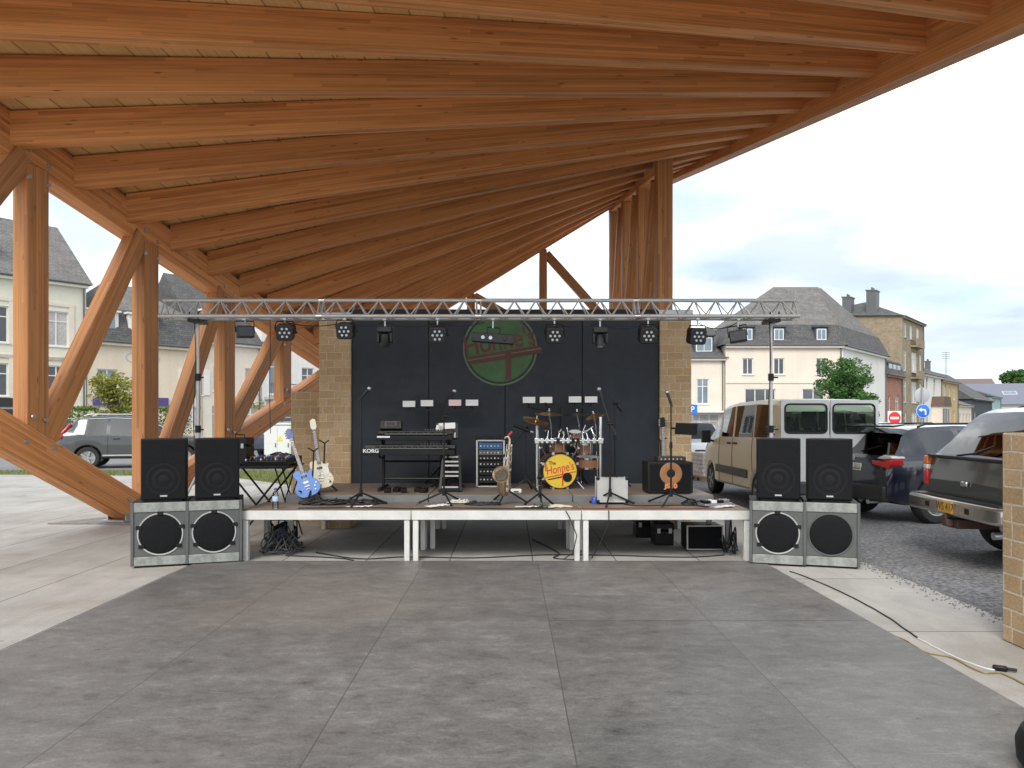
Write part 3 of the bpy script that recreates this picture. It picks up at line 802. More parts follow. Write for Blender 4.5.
def mic_stand(x, y, z, hp, label, rot=.3, boom=None, micd=None, miclab=None, r=.3, th=.010):
    t = thing('microphone_stand', label, 'microphone stand', (x, y, z), 0, 'microphone stands on the stage')
    tripod(t, .14, r, rot)
    mb = MB(); mb.tube([(0, 0, .1), (0, 0, hp * .58)], th * 1.25, 10); mb.tube([(0, 0, hp * .55), (0, 0, hp)], th * .85, 10); mb.build('pole', BLACKM, t, world=False)
    mb = MB(); mb.cyl((0, 0, hp * .56), (0, 0, hp * .62), .019, .017, 12); mb.build('clutch', BLACK, t, world=False)
    end = V((0, 0, hp))
    if boom:
        e, b_ = V(boom[0]), V(boom[1])
        mb = MB(); mb.tube([b_, (0, 0, hp), e], th * .8, 8); mb.cyl(b_, b_ + (b_ - e).normalized() * -.09, .016, .016, 10); mb.build('boom', BLACKM, t, world=False)
        mb = MB(); mb.cyl((-.03, 0, hp), (.04, 0, hp), .02, .02, 10); mb.build('knob', BLACK, t, world=False)
        end = e
    if micd is not None:
        mb = MB(); mb.tube([end, end + V(micd).normalized() * .05], .017, 10); mb.build('clip', BLACK, t, world=False)
        mic('microphone', V((x, y, z)) + end + V(micd).normalized() * .13, micd, miclab)
    return t
p = gnd(361, 505, .575)
mic_stand(p.x, p.y, .575, 1.27, 'tall straight microphone stand near the left pillar', .35, None, (.25, .1, .3), 'vocal microphone on the leftmost stand in front of the backdrop edge')
p = gnd(444, 504, .575)
mic_stand(p.x, p.y, .575, 1.05, 'microphone stand in front of the right end of the keyboards', .9, ((.03, .12, 1.26), (-.02, -.06, 1.0)), (.2, .2, .25), 'microphone between the two left pairs of lit panels')
p = gnd(610, 505, .575)
mic_stand(p.x, p.y, .575, .96, 'boom microphone stand in front of the silver case', .25, ((-.10, .12, 1.33), (.05, -.1, .82)), None)
mic('microphone', V((p.x - .11, p.y + .14, .575 + 1.36)), (-.1, .1, .4), 'microphone on top of the boom in front of the silver case')
p = gnd(671, 505, .575)
mst = mic_stand(p.x, p.y, .575, 1.2, 'microphone stand with black clip-on tray in front of the bass amplifier', .05, None, (-.08, .1, .3), 'microphone on the stand in front of the right stone pillar', r=.37)
mb = MB(Matrix.Translation((.18, .0, .90)) @ Matrix.Rotation(R_(12), 4, 'X') @ Matrix.Rotation(R_(3), 4, 'Y')); mb.b2(-.13, .13, -.012, .012, -.07, .07); mb.b2(-.19, -.12, -.01, .01, -.012, .012); mb.build('tray', BLACK, mst, bevel=.006, world=False)
p = gnd(540, 506, .575)
mic_stand(p.x, p.y, .575, .34, 'short kick drum microphone stand before the yellow drum head', .6, ((.0, .16, .33), (.0, -.05, .36)), (0, .3, -.05), 'dark microphone pointing at the yellow drum head', r=.19)
p = at(526, 487, 9.75)
mic_stand(p.x, p.y, .66, .80, 'boom stand left of the drums reaching over to the cymbals', 1.2, ((.02, -.05, .84), (-.34, -.12, .40)), None, r=.22)
t = thing('microphone', 'long black shotgun microphone beside the left cymbals', 'microphone', at(524, 429, 9.68), 0)
mb = MB(); mb.tube([(-.14, 0, .055), (.08, .02, -.03)], .022, 12); mb.build('body', BLACK, t, world=False)
mb = MB(); mb.tube([(.07, .02, -.025), (.12, .02, -.045)], .016, 10); mb.build('grille', MICG, t, world=False)
p = at(615, 484, 10.3)
mic_stand(p.x, p.y, .66, 1.15, 'thin overhead microphone stand right of the drums by the backdrop', .2, ((-.08, .0, 1.24), (.1, .05, 1.04)), None, r=.22, th=.007)
p = at(546, 486, 10.6)
mic_stand(p.x, p.y, .66, 1.05, 'overhead boom stand behind the drums near the emblem', 1.0, ((-.26, -.05, 1.10), (.06, .02, 1.17)), None, r=.22, th=.007)
# ------------------------------------------------------------ guitars
def guitar(name, label, base, top, bodymat, edge, shape, scale_=1.0, pick=None, lean=0.12):
    "stands upright: base = bottom of the body, top = head tip (world)"
    base, top = V(base), V(top); d = (top - base); Ln = d.length; d.normalize()
    zf = V((0.15, -1, .1)); zf = (zf - d * zf.dot(d)).normalized(); xf = d.cross(zf).normalized()
    T = frame(base, xf, d, zf)
    t = thing(name, label, 'guitar', base, 0)
    k = Ln / 1.0
    pts = [(x * k, y * k) for x, y in shape]
    mb = MB(T); mb.prism(pts, -.022, .022); mb.build('body', bodymat, t, bevel=.008, seg=3)
    if edge: 
        mb = MB(T); mb.prism([(x * .985, (y - .2 * k) * .985 + .2 * k) for x, y in pts], -.027, -.0225); mb.build('back', edge, t, bevel=.002)
    NECK = M('maple_neck', (0.42, 0.26, 0.12), 0.4); FB = M('fretboard', (0.07, 0.045, 0.03), 0.5)
    mb = MB(T); mb.prism([(-.026 * k, .36 * k), (.026 * k, .36 * k), (.021 * k, .84 * k), (-.021 * k, .84 * k)], .018, .030); mb.build('neck', NECK, t, bevel=.004)
    mb = MB(T); mb.prism([(-.026 * k, .34 * k), (.026 * k, .34 * k), (.021 * k, .84 * k), (-.021 * k, .84 * k)], .0305, .036); fbo = mb.build('fretboard', FB, t)
    mb = MB(T)
    for i in range(20):
        y = k * (.84 - .5 * (1 - 2 ** (-i / 12)) * 1.45)
        if y < .36 * k: break
        mb.b2(-.022 * k, .022 * k, y - .001, y + .001, .0362, .0372)
    mb.build('fret', CHROME, fbo)
    mb = MB(T); mb.prism([(-.022 * k, .84 * k), (.022 * k, .84 * k), (.042 * k, .87 * k), (.036 * k, .985 * k), (.0, 1.0 * k), (-.04 * k, .975 * k), (-.044 * k, .87 * k)], .008, .022); mb.build('headstock', edge or bodymat, t, bevel=.003)
    for i in range(3):
        for s in (-1, 1):
            mb = MB(T); mb.cyl((s * .038 * k, (.875 + i * .035) * k, .015), (s * .062 * k, (.875 + i * .035) * k, .015), .008, .011, 8); mb.build('tuner', CHROME, t)
    for y in (.20, .285):
        mb = MB(T); mb.b2(-.037 * k, .037 * k, (y - .016) * k, (y + .016) * k, .0225, .031); mb.build('pickup', CHROME if y < .25 else BLACK, t, bevel=.003)
    mb = MB(T); mb.b2(-.038 * k, .038 * k, .135 * k, .152 * k, .0225, .034); mb.b2(-.03 * k, .03 * k, .098 * k, .108 * k, .0225, .034); mb.build('bridge', CHROME, t, bevel=.002)
    if pick:
        mb = MB(T); mb.prism([(x * k, y * k) for x, y in ((.03, .31), (.115, .27), (.12, .2), (.05, .17), (.04, .18))], .0225, .025); mb.build('pickguard', pick, t)
    for x, y in ((.10, .12), (.125, .155), (.09, .07)):
        mb = MB(T); mb.cyl((x * k, y * k, .0225), (x * k, y * k, .036), .012, .009, 10); mb.build('knob', CHROME, t)
    mb = MB(T)
    for i in range(6): mb.tube([((-.020 + .008 * i) * k, .142 * k, .0365), ((-.016 + .0064 * i) * k, .84 * k, .0395)], .0008, 4)
    mb.build('string', CHROME, t)
    return t
def smooth_shape(ctrl, n=6):
    m = len(ctrl); out = []
    for i in range(m):
        p0, p1, p2, p3 = (V((*ctrl[(i + k) % m], 0)) for k in (-1, 0, 1, 2))
        for j in range(n):
            u = j / n
            q = .5 * ((2 * p1) + (p2 - p0) * u + (2 * p0 - 5 * p1 + 4 * p2 - p3) * u * u + (3 * p1 - p0 - 3 * p2 + p3) * u ** 3)
            out.append((q.x, q.y))
    return out
LP = smooth_shape([(0, 0), (.11, .02), (.165, .10), (.15, .18), (.105, .24), (.115, .30), (.135, .345), (.10, .355), (.06, .32), (.03, .36), (-.03, .385), (-.10, .39), (-.135, .34), (-.105, .25), (-.155, .18), (-.168, .10), (-.11, .02)])
TL = smooth_shape([(0, 0), (.11, .015), (.162, .09), (.15, .17), (.11, .23), (.12, .30), (.125, .34), (.085, .33), (.05, .345), (.03, .38), (-.04, .40), (-.115, .385), (-.13, .32), (-.105, .24), (-.155, .17), (-.165, .09), (-.11, .015)])
BLUE = M('blue_lacquer', (0.10, 0.22, 0.56), 0.2, coat=.8, var=0.15); DBL = M('dark_blue_lacquer', (0.02, 0.05, 0.28), 0.25, coat=.6)
CREAM = M('cream_lacquer', (0.68, 0.62, 0.44), 0.25, coat=.7, var=0.06)
guitar('electric_guitar', 'pale blue electric guitar leaning on a stand at the left end of the stage', at(311, 496.5, 9.1), at(288, 429, 9.3), BLUE, DBL, LP)
guitar('electric_guitar', 'cream electric guitar with dark head standing in front of the left stone pillar', at(323, 488.5, 9.5), at(312.5, 419, 9.72), CREAM, None, TL, pick=M('pale_pickguard', (.75, .72, .66), .3))
MAH = M('dark_red_wood', (0.12, 0.04, 0.025), 0.3, coat=.5)
guitar('bass_guitar', 'dark red bass guitar standing behind the bass amplifier at the right pillar', at(663, 484, 10.75), at(662, 417, 10.85), MAH, BLACK, LP)
def gstand(base, label, yk=.24):
    t = thing('guitar_stand', label, 'guitar stand', base, 0, 'guitar stands')
    for a in (40, 150, 270):
        mb = MB(); mb.tube([(0, .03, .18), (.2 * math.cos(R_(a)), .2 * math.sin(R_(a)), .012)], .011, 8); mb.build('leg', BLACKM, t, world=False)
    mb = MB(); mb.tube([(0, .04, .12), (0, .12, .62)], .010, 8); mb.tube([(-.05, .05, .66), (0, .12, .62), (.07, .04, .66)], .009, 8); mb.build('neck_rest', BLACKM, t, world=False)
    mb = MB(); mb.tube([(-.12, -.09, .15), (-.1, .03, .12), (.1, .03, .12), (.12, -.09, .15)], .011, 8); mb.build('cradle', BLACKM, t, world=False)
q = at(311, 500, 9.15); gstand((q.x + .01, 9.12, .575), 'low black guitar stand holding the pale blue guitar')
q = at(322, 500, 9.55); gstand((q.x, 9.57, .66), 'black guitar stand with padded yoke holding the cream guitar')
q = at(663, 500, 10.7); gstand((q.x, 10.76, .66), 'black guitar stand half hidden behind the bass amplifier')

# ------------------------------------------------------------ keyboards
KEYW = M('white_keys', (0.09, 0.09, 0.088), 0.35, var=.08); LCD = M('blue_display', (0.015, 0.06, 0.15), 0.2, emit=0.15); DLCD = M('dark_display', (.012, .02, .03), .15)
LBL = M('white_lettering', (0.75, 0.75, 0.75), 0.5, var=.02)
def keyboard(x0, x1, y0, z, hgt, label, tag_txt=None, pale=False):
    t = thing('keyboard', label, 'keyboard', ((x0 + x1) / 2, y0 + .17, z))
    T = Matrix.Translation((x0, y0, z)); L_ = x1 - x0
    mb = MB(T); sec = [(0, 0), (.34, 0), (.34, hgt), (.18, hgt), (.16, hgt * .62), (0, hgt * .5)]
    mb.add([(0, y, zz) for y, zz in sec] + [(L_, y, zz) for y, zz in sec], [tuple(range(6)), tuple(reversed(range(6, 12)))] + [(i, 6 + i, 6 + (i + 1) % 6, (i + 1) % 6) for i in range(6)])
    mb.build('case', BLACK, t, bevel=.006)
    mb = MB(T); mb.b2(.12 * L_, .93 * L_, -.006, .15, hgt * .5 + .012, hgt * .5 + .03); mb.build('white_keys', KEYW, t, bevel=.002)
    mb = MB(T); n = int(.81 * L_ / .0235)
    for i in range(n):
        if i % 7 in (2, 6): continue
        xx = .12 * L_ + (i + 1) * .0235; mb.b2(xx - .006, xx + .006, .05, .15, hgt * .5 + .031, hgt * .5 + .042)
    mb.build('black_keys', BLACK, t)
    mb = MB(T); mb.b2(.42 * L_, .58 * L_, .2, .3, hgt + .001, hgt + .008); mb.build('display', DLCD, t)
    for i in range(9):
        mb = MB(T); xx = L_ * (.62 + .034 * i); mb.cyl((xx, .24, hgt), (xx, .24, hgt + .018), .010, .008, 10); mb.build('knob', SUBF, t)
    if tag_txt: text_part('lettering', tag_txt, .066, Matrix.Translation((x0 + .115, y0 - .003, z + hgt * .42)) @ FACE, LBL, t, .001, sx=1.1, offset=.002)
    if pale:
        mb = MB(T); mb.b2(.02, .19, -.004, -.001, hgt * .28, hgt * .46); mb.build('end_label', LBL, t)
    return t
a = at(363, 454, 9.75); b_ = at(455, 454, 9.75)
keyboard(a.x, b_.x, 9.68, 1.125, .13, 'long lower black keyboard with white lettering at its left end', 'KORG')
a = at(376, 440, 9.9); b_ = at(453, 440, 9.9)
keyboard(a.x, b_.x, 9.86, 1.31, .13, 'shorter upper black keyboard with a pale label, on the top tier', None, True)
t = thing('sound_module', 'small black sound module with framed display on the upper keyboard', 'sound module', at(391, 429, 10.05))
T = Matrix.Translation((at(391, 429, 10.05).x, 10.05, 1.445)) @ Matrix.Rotation(R_(-20), 4, 'X')
mb = MB(T); mb.b2(-.145, .145, -.05, .05, 0, .125); mb.build('case', BLACK, t, bevel=.008)
mb = MB(T); mb.b2(-.075, .075, -.054, -.0505, .04, .10); scr = mb.build('bezel', SUBF, t)
mb = MB(T); mb.b2(-.065, .065, -.057, -.0545, .048, .092); mb.build('screen', BLACK, scr)
t = thing('keyboard_stand', 'black two tier keyboard stand with spreading feet under both keyboards', 'keyboard stand', (at(410, 480, 9.9).x, 9.9, .66))
for px in (382.5, 449):
    x = at(px, 480, 9.9).x
    mb = MB(); mb.tube([(x, 9.98, .70), (x, 9.98, 1.34)], .022, 10); mb.build('upright', BLACKM, t)
    mb = MB(); mb.tube([(x, 9.62, .685), (x, 10.3, .685)], .022, 10); mb.build('foot', BLACKM, t)
    for z in (1.10, 1.285):
        mb = MB(); mb.tube([(x, 9.98, z - .03), (x, 9.66 + (.2 if z > 1.2 else 0), z + .005), (x, 9.64 + (.2 if z > 1.2 else 0), z + .04)], .013, 8); mb.build('arm', BLACKM, t)
mb = MB(); mb.tube([(at(382.5, 480, 9.9).x, 9.98, .80), (at(449, 480, 9.9).x, 9.98, .80)], .014, 8); mb.tube([(at(382.5, 480, 9.9).x, 9.98, 1.03), (at(449, 480, 9.9).x, 9.98, 1.03)], .014, 8); mb.build('crossbar', BLACKM, t)
# pedals under the keyboards
for i, px in enumerate((389, 397, 405, 418, 425)):
    q = at(px, 486, 9.6)
    mb = MB(); mb.box(0, 0, .03, .075, .13, .05, Euler((R_(8), 0, rnd.uniform(-.3, .3))).to_matrix()); mb.cyl((0, -.02, .05), (0, -.02, .075), .014, .014, 10)
    mb.T = Matrix.Identity(4)
    o = mb.build('effect_pedal', BLACKM, label=f'{["leftmost", "second", "middle", "fourth", "rightmost"][i]} of five small black foot pedals on the floor under the keyboards', cat='pedal', group='foot pedals under the keyboards', bevel=.004)
    o.location = (q.x, 9.5 + .1 * (i % 2), .66)
# sheet music on a stand
t = thing('music_stand', 'black music stand holding white sheets at the right end of the keyboards', 'music stand', (at(446, 480, 10.0).x, 10.15, .66))
x = at(446, 432, 10.1).x
mb = MB(); mb.tube([(x, 10.2, .7), (x, 10.2, 1.45)], .012, 8); mb.build('pole', BLACKM, t)
tripod(t, .14, .25, .5)
mb = MB(Matrix.Translation((x, 10.13, 1.45)) @ Matrix.Rotation(R_(-22), 4, 'X')); mb.b2(-.14, .16, 0, .012, -.13, .10); mb.b2(-.14, .16, -.04, 0, -.14, -.13); mb.build('desk', BLACKM, t)
for (x0, x1, z0, z1, rz, lab) in ((-.10, .125, .01, .095, -3, 'upper white music sheet on the stand behind the keyboards'), (-.0, .13, -.12, -.045, 0, 'lower small white sheet on the music stand'), (-.14, -.05, -.10, .035, 14, 'tilted white sheet at the left of the music stand')):
    mb = MB(Matrix.Translation((x, 10.12, 1.45)) @ Matrix.Rotation(R_(-22), 4, 'X') @ Matrix.Rotation(R_(rz), 4, 'Y')); mb.b2(x0, x1, -.006, -.003, z0, z1)
    mb.build('music_sheet', PAPER, label=lab, cat='paper', group='music sheets')
# stepped black rack with white lines (keyboard player's drawer rack)
t = thing('equipment_rack', 'black slatted rack with white shelf edges under the music stand', 'rack', (at(451, 487, 9.7).x, 9.72, .66))
x = at(451, 487, 9.7).x
mb = MB(); 
for s in (-1, 1): mb.bar((x + s * .13, 9.60, .665), (x + s * .10, 9.78, 1.12), .03, .04)
mb.build('side_rail', BLACKM, t)
for i, z in enumerate((.72, .86, .91, .99, 1.04, 1.10)):
    mb = MB(); yy = 9.60 + (z - .66) * .39; mb.b2(x - .115, x + .105, yy - .01, yy + .2, z - .012, z + .012); sh = mb.build('shelf', BLACK, t, bevel=.003)
    mb = MB(); mb.b2(x - .11, x + .10, yy - .016, yy - .0105, z - .011, z + .011); mb.build('edge', ALU, sh)
mb = MB(); mb.b2(x - .15, x + .12, 9.56, 9.85, .662, .70); mb.build('base', BLACK, t, bevel=.004)
# ------------------------------------------------------------ rack of amplifiers
t = thing('amplifier_rack', 'open flight case rack of amplifiers with a glowing blue display', 'rack', (at(490, 487, 10.2).x, 10.3, .66))
a = at(477, 487, 10.2).x; b_ = at(504, 487, 10.2).x
mb = MB(); mb.b2(a, a + .02, 10.2, 10.6, .70, 1.28); mb.b2(b_ - .02, b_, 10.2, 10.6, .70, 1.28); mb.b2(a, b_, 10.2, 10.6, 1.281, 1.30); mb.b2(a, b_, 10.2, 10.6, .68, .699); mb.build('case', BLACK, t)
mb = MB()
for x in (a, b_): mb.b2(x - .012, x + .012, 10.185, 10.199, .675, 1.305)
for z in (.675, 1.30): mb.b2(a + .013, b_ - .013, 10.185, 10.199, z - .01, z + .01)
mb.build('case_edge', ALU, t, bevel=.003)
for i, (z0, z1) in enumerate(((1.18, 1.27), (1.10, 1.17), (1.03, 1.09), (.94, 1.02), (.83, .93), (.72, .82))):
    mb = MB(); mb.b2(a + .022, b_ - .022, 10.205, 10.5, z0, z1); u = mb.build('amplifier_unit', [LCD, SUBF, BLACKM, BLACKM, BLACK, BLACKM][i], t, bevel=.003)
    for j in range(6):
        mb = MB(); xx = a + .05 + j * .048; mb.cyl((xx, 10.205, (z0 + z1) / 2), (xx, 10.19, (z0 + z1) / 2), .011, .009, 8); mb.build('knob', ALU if (i + j) % 3 else LBL, u)
for i, (px, py, dx) in enumerate(((481, 437, .07), (489, 437.5, .05), (497, 437, .06))):
    q = at(px, py, 10.35); mb = MB(); mb.b2(-dx, dx, -.08, .08, 0, .055); mb.cyl((0, -.08, .028), (0, -.09, .028), .014, .012, 10)
    o = mb.build('wireless_receiver', BLACKM, label=f'{["left", "middle", "right"][i]} of three small black receivers on top of the amplifier rack', cat='receiver', group='small receivers on the rack', bevel=.006); o.location = (q.x, 10.38, 1.301)
# ------------------------------------------------------------ saxophone
BRASS = M('lacquered_brass', (0.50, 0.40, 0.27), 0.32, 0.85, var=.12)
q = at(506, 500, 9.0)
t = thing('saxophone', 'brass saxophone with red mouthpiece cap upright on a stand', 'saxophone', (q.x, 9.0, .575))
S = lambda px, py, dy=0: at(px, py, 9.0 + dy) + V((0, 0, 0))
body = [S(509.5, 444), S(508.5, 456), S(507.5, 468), S(507, 480), S(506.5, 488), S(505, 493, -.03), S(502.8, 493, -.09), S(501.5, 488, -.13), S(501.7, 479, -.15)]
mb = MB(); mb.tube(body, [.018, .023, .029, .034, .038, .042, .046, .052, .06], 16, caps=False); mb.build('body', BRASS, t)
c = S(501.5, 472.5, -.18); dd = V((-.15, -.75, .55)).normalized()
Tb = frame(S(502, 476.5, -.17), *(lambda u: (u.orthogonal().normalized(), u.cross(u.orthogonal().normalized())))(V((-.12, -.93, .34)).normalized()))
mb = MB(); mb.lathe([(.058, -.01), (.062, .03), (.072, .06), (.098, .085), (.101, .087), (.096, .082), (.068, .055), (.05, .01), (.03, -.03), (.001, -.05)], Tb, 28, cap=False); mb.build('bell', BRASS, t)
mb = MB(); mb.lathe([(.001, .052), (.064, .056)], Tb, 24, cap=False); mb.build('bell_shade_disc', M('bell_shade_paint', (.03, .019, .011), .6), t)  # added dark disc across the bell, painting in the shade of its brass inside
mb = MB(); mb.tube([S(509.5, 444), S(509.6, 439.5), S(508.2, 436.6), S(506, 437), S(504.5, 438.6)], [.016, .013, .012, .010, .009], 12); mb.build('neck_tube', BRASS, t)
mb = MB(); mb.tube([S(507.5, 436.4), S(510, 434), S(512.2, 431.5)], [.011, .016, .013], 10); mb.build('mouthpiece', M('red_cap', (.45, .04, .05), .4), t)
for i in range(11):
    p_ = V(body[0]).lerp(V(body[4]), (i + .5) / 11); s_ = -1 if i % 2 else 1
    mb = MB(); mb.cyl(p_ + V((s_ * .012, -.03, 0)), p_ + V((s_ * .022, -.045, 0)), .017, .014, 12); mb.build('key_cup', BRASS if i % 3 else CHROME, t)
mb = MB()
for s_ in (-1, 1): mb.tube([V(body[0]) + V((s_ * .03, -.02, 0)), V(body[2]) + V((s_ * .04, -.02, 0)), V(body[4]) + V((s_ * .045, -.02, 0))], .004, 6)
mb.build('key_rod', CHROME, t)
t = thing('saxophone_stand', 'small black tripod stand carrying the saxophone', 'instrument stand', (q.x, 9.03, .575))
tripod(t, .16, .25, .2)
mb = MB(); mb.tube([(0, 0, .12), (0, .05, .30)], .012, 8); mb.tube([(-.05, -.05, .32), (0, .05, .30), (.06, -.04, .32)], .010, 8); mb.build('cradle', BLACKM, t, world=False)

# ------------------------------------------------------------ drums
YEL = M('yellow_drum_head', (0.72, 0.50, 0.045), 0.35, var=.08); REDL = M('red_lettering', (0.60, 0.03, 0.035), 0.5)
WDR = M('brown_drum_shell', (0.26, 0.13, 0.07), 0.25, coat=.6, var=.2)
bd = at(560, 471, 10.0); BR = .245
t = thing('bass_drum', 'bass drum with yellow front head and red slanted lettering', 'drum', (bd.x, 10.2, .66))
T = Matrix.Translation((bd.x, 10.0, bd.z)) @ Matrix.Rotation(R_(8), 4, 'Z') @ FACE
mb = MB(); mb.lathe([(BR * .985, -.42), (BR * .985, -.012)], T, 48); mb.build('shell', WDR, t)
mb = MB(); mb.lathe([(.001, 0), (BR * .93, 0)], T, 56, cap=False); mb.build('front_head', YEL, t, flat=True)
mb = MB(); mb.lathe([(BR * .925, -.03), (BR * 1.02, -.03), (BR * 1.02, .014), (BR * .935, .014), (BR * .925, .0)], T, 56, cap=False); mb.build('hoop', BLACK, t)
mb = MB(); mb.lathe([(BR * .94, -.41), (BR * 1.02, -.41), (BR * 1.02, -.45), (BR * .94, -.45)], T, 56, cap=False); mb.build('hoop', BLACK, t)
for i in range(8):
    a = 2 * PI * (i + .5) / 8; mb = MB(T); cx_, cy_ = BR * 1.03 * math.cos(a), BR * 1.03 * math.sin(a)
    mb.tube([(cx_, cy_, .02), (cx_, cy_, -.12)], .006, 8); mb.sphere((cx_, cy_, -.13), .018, 8); mb.b2(cx_ - .018, cx_ + .018, cy_ - .018, cy_ + .018, .0145, .024); mb.build('lug', CHROME, t)
Tt = T @ Matrix.Translation((0, 0, .002)) @ Matrix.Rotation(R_(11), 4, 'Z')
text_part('lettering', "Honne's", .16, Tt @ Matrix.Translation((.005, .03, 0)), REDL, t, .001, .15, sx=.72, offset=.001)
text_part('lettering', 'The', .062, T @ Matrix.Translation((-.105, .105, .002)), BLACK, t, .001, offset=.001)
mb = MB(Tt)
mb.b2(-.21, .21, -.055, -.043, 0, .003); mb.build('lettering_bar', REDL, t, flat=True)
mb = MB(Tt); mb.b2(-.18, .04, -.088, -.074, 0, .003); mb.build('lettering_bar', BLACK, t, flat=True)
mb = MB(T @ Matrix.Translation((0, 0, .0035))); mb.b2(.028, .044, -.20, -.0, 0, .003); mb.b2(-.2, -.188, -.0, .10, 0, .003); mb.build('lettering_tail', REDL, t, flat=True)
mb = MB(T); Tp = T @ Matrix.Translation((.10, -.085, .006)); mb = MB(); mb.lathe([(.001, .0), (.05, .0), (.053, .004), (.062, .004), (.062, -.003)], Tp, 32, cap=False); mb.build('port_ring', BLACK, t)
for s in (-1, 1):
    mb = MB(); mb.tube([(bd.x + s * .2, 10.08, bd.z - .1), (bd.x + s * .32, 9.98, .665)], .010, 8); mb.build('spur', CHROME, t)
def tom(px, py, Y, r, h, label, tilt=.0):
    c = at(px, py, Y)
    t = thing('tom_drum', label, 'drum', (c.x, Y, c.z), 0, 'small drums on the rack')
    Tm = Matrix.Translation((c.x, Y, c.z)) @ Matrix.Rotation(tilt, 4, 'X')
    mb = MB(); mb.lathe([(r, -h / 2), (r, h / 2)], Tm, 32, cap=False); mb.build('shell', WDR, t)
    for s in (-1, 1):
        mb = MB(); mb.lathe([(r * .98, s * h / 2 - .012), (r * 1.05, s * h / 2 - .012), (r * 1.05, s * h / 2 + .012), (r * .98, s * h / 2 + .012)], Tm, 32, cap=False); mb.build('hoop', CHROME, t)
    mb = MB(); mb.lathe([(.001, h / 2 + .004), (r * .98, h / 2 + .004)], Tm, 32, cap=False); mb.lathe([(.001, -h / 2 - .004), (r * .98, -h / 2 - .004)], Tm, 32, cap=False); mb.build('head', LBL, t)
    for i in range(6):
        a = PI * i / 3 + .2; mb = MB(Tm); mb.tube([(r * 1.05 * math.cos(a), r * 1.05 * math.sin(a), -h / 2), (r * 1.05 * math.cos(a), r * 1.05 * math.sin(a), h / 2)], .006, 6); mb.build('lug', CHROME, t)
tom(558, 446, 10.1, .105, .16, 'brown tom drum hanging directly above the bass drum', .2)
tom(585, 448, 10.15, .095, .13, 'brown tom drum right of the bass drum under the chrome bar', .15)
tom(575, 437, 10.3, .09, .14, 'chrome rimmed tom above the bar between the clamps', .3)
tom(588, 462, 10.3, .165, .13, 'brown snare drum low behind the right rack leg', .1)
t = thing('drum_rack', 'chrome drum rack frame around the drum kit', 'drum rack', (at(569, 488, 9.95).x, 9.95, .66))
xa, xb = at(537, 440, 9.95).x, at(600.5, 440, 9.95).x
for x, zt in ((xa, 1.50), (xb, 1.62)):
    mb = MB(); mb.tube([(x, 9.95, .68), (x, 9.95, zt)], .020, 12); mb.build('post', CHROME, t)
    mb = MB(); mb.tube([(x, 9.72, .675), (x, 10.3, .675)], .020, 12); mb.build('foot', CHROME, t)
    mb = MB(); mb.b2(x - .034, x + .034, 9.91, 9.99, 1.265, 1.345); mb.build('clamp', CHROME, t, bevel=.008)
mb = MB(); mb.tube([(xa, 9.95, 1.305), (xb, 9.95, 1.305)], .022, 12); mb.build('bar', CHROME, t)
for px in (542, 547, 552, 558, 563, 568, 573, 578, 583, 588, 594):
    x = at(px, 440, 9.95).x; mb = MB(); mb.b2(x - .022, x + .022, 9.915, 9.985, 1.27, 1.34); mb.build('clamp', BLACKM if px in (558, 573, 578) else CHROME, t, bevel=.006)
    h1_ = rnd.uniform(.05, .15); sg_ = rnd.choice((-1, 1, 1)); mb = MB(); mb.tube([(x, 9.95, 1.33 if sg_ > 0 else 1.28), (x + rnd.uniform(-.03, .03), 9.97, 1.30 + sg_ * h1_), (x + rnd.uniform(-.08, .08), 10.02, 1.30 + sg_ * (h1_ + rnd.uniform(.03, .12)))], .0085, 8); mb.build('arm', CHROME, t)
    mb = MB(); mb.sphere((x + rnd.uniform(-.03, .03), 9.96, 1.30 + sg_ * h1_), .020, 8); mb.build('wing_nut', CHROME, t)
CYM = M('bronze_cymbal', (0.46, 0.27, 0.10), 0.28, 0.9, var=.2)
def cymbal(px, py, Y, r, tx, ty, label, col=CYM):
    c = at(px, py, Y)
    t = thing('cymbal', label, 'cymbal', (c.x, Y, c.z), 0, 'cymbals of the drum kit')
    Tm = Matrix.Translation((c.x, Y, c.z)) @ Matrix.Rotation(tx, 4, 'X') @ Matrix.Rotation(ty, 4, 'Y')
    mb = MB(); mb.lathe([(.001, .035), (.02, .033), (.035, .018), (.06, .012), (r * .6, .004), (r, -.01), (r, -.013), (r * .6, .001), (.06, .009), (.001, .02)], Tm, 40, cap=False); mb.build('plate', col, t)
    mb = MB(Tm); mb.cyl((0, 0, .03), (0, 0, .07), .012, .010, 10); mb.build('wing_nut', CHROME, t)
    mb = MB(); mb.tube([c, c + V((.03, .04, -.14)), V((c.x + .06, Y + .06, .70))], .009, 8); mb.build('stand', CHROME, t)
cymbal(536, 420.5, 9.9, .18, .25, .25, 'lower left bronze cymbal, tilted, beside the black microphone')
cymbal(549, 413.5, 10.2, .19, .1, .05, 'bronze cymbal behind and above the lower left one')
cymbal(577, 414, 10.4, .17, .1, -.05, 'dark cymbal at the back in the middle of the kit', M('dark_cymbal', (.06, .05, .045), .4, .8))
cymbal(594, 416, 10.2, .14, .15, -.3, 'bronze cymbal at the right end of the drum rack')
t = thing('drum_stool', 'round black drum stool behind the bass drum', 'stool', (at(572, 486, 10.65).x, 10.65, .66))
mb = MB(); mb.lathe([(.001, .46), (.16, .46), (.17, .5), (.165, .54), (.001, .55)], None, 28, cap=False); mb.build('seat', BLACK, t, world=False)
mb = MB(); mb.cyl((0, 0, .15), (0, 0, .46), .018, .018, 10); mb.build('pole', CHROME, t, world=False); tripod(t, .3, .24, .4)
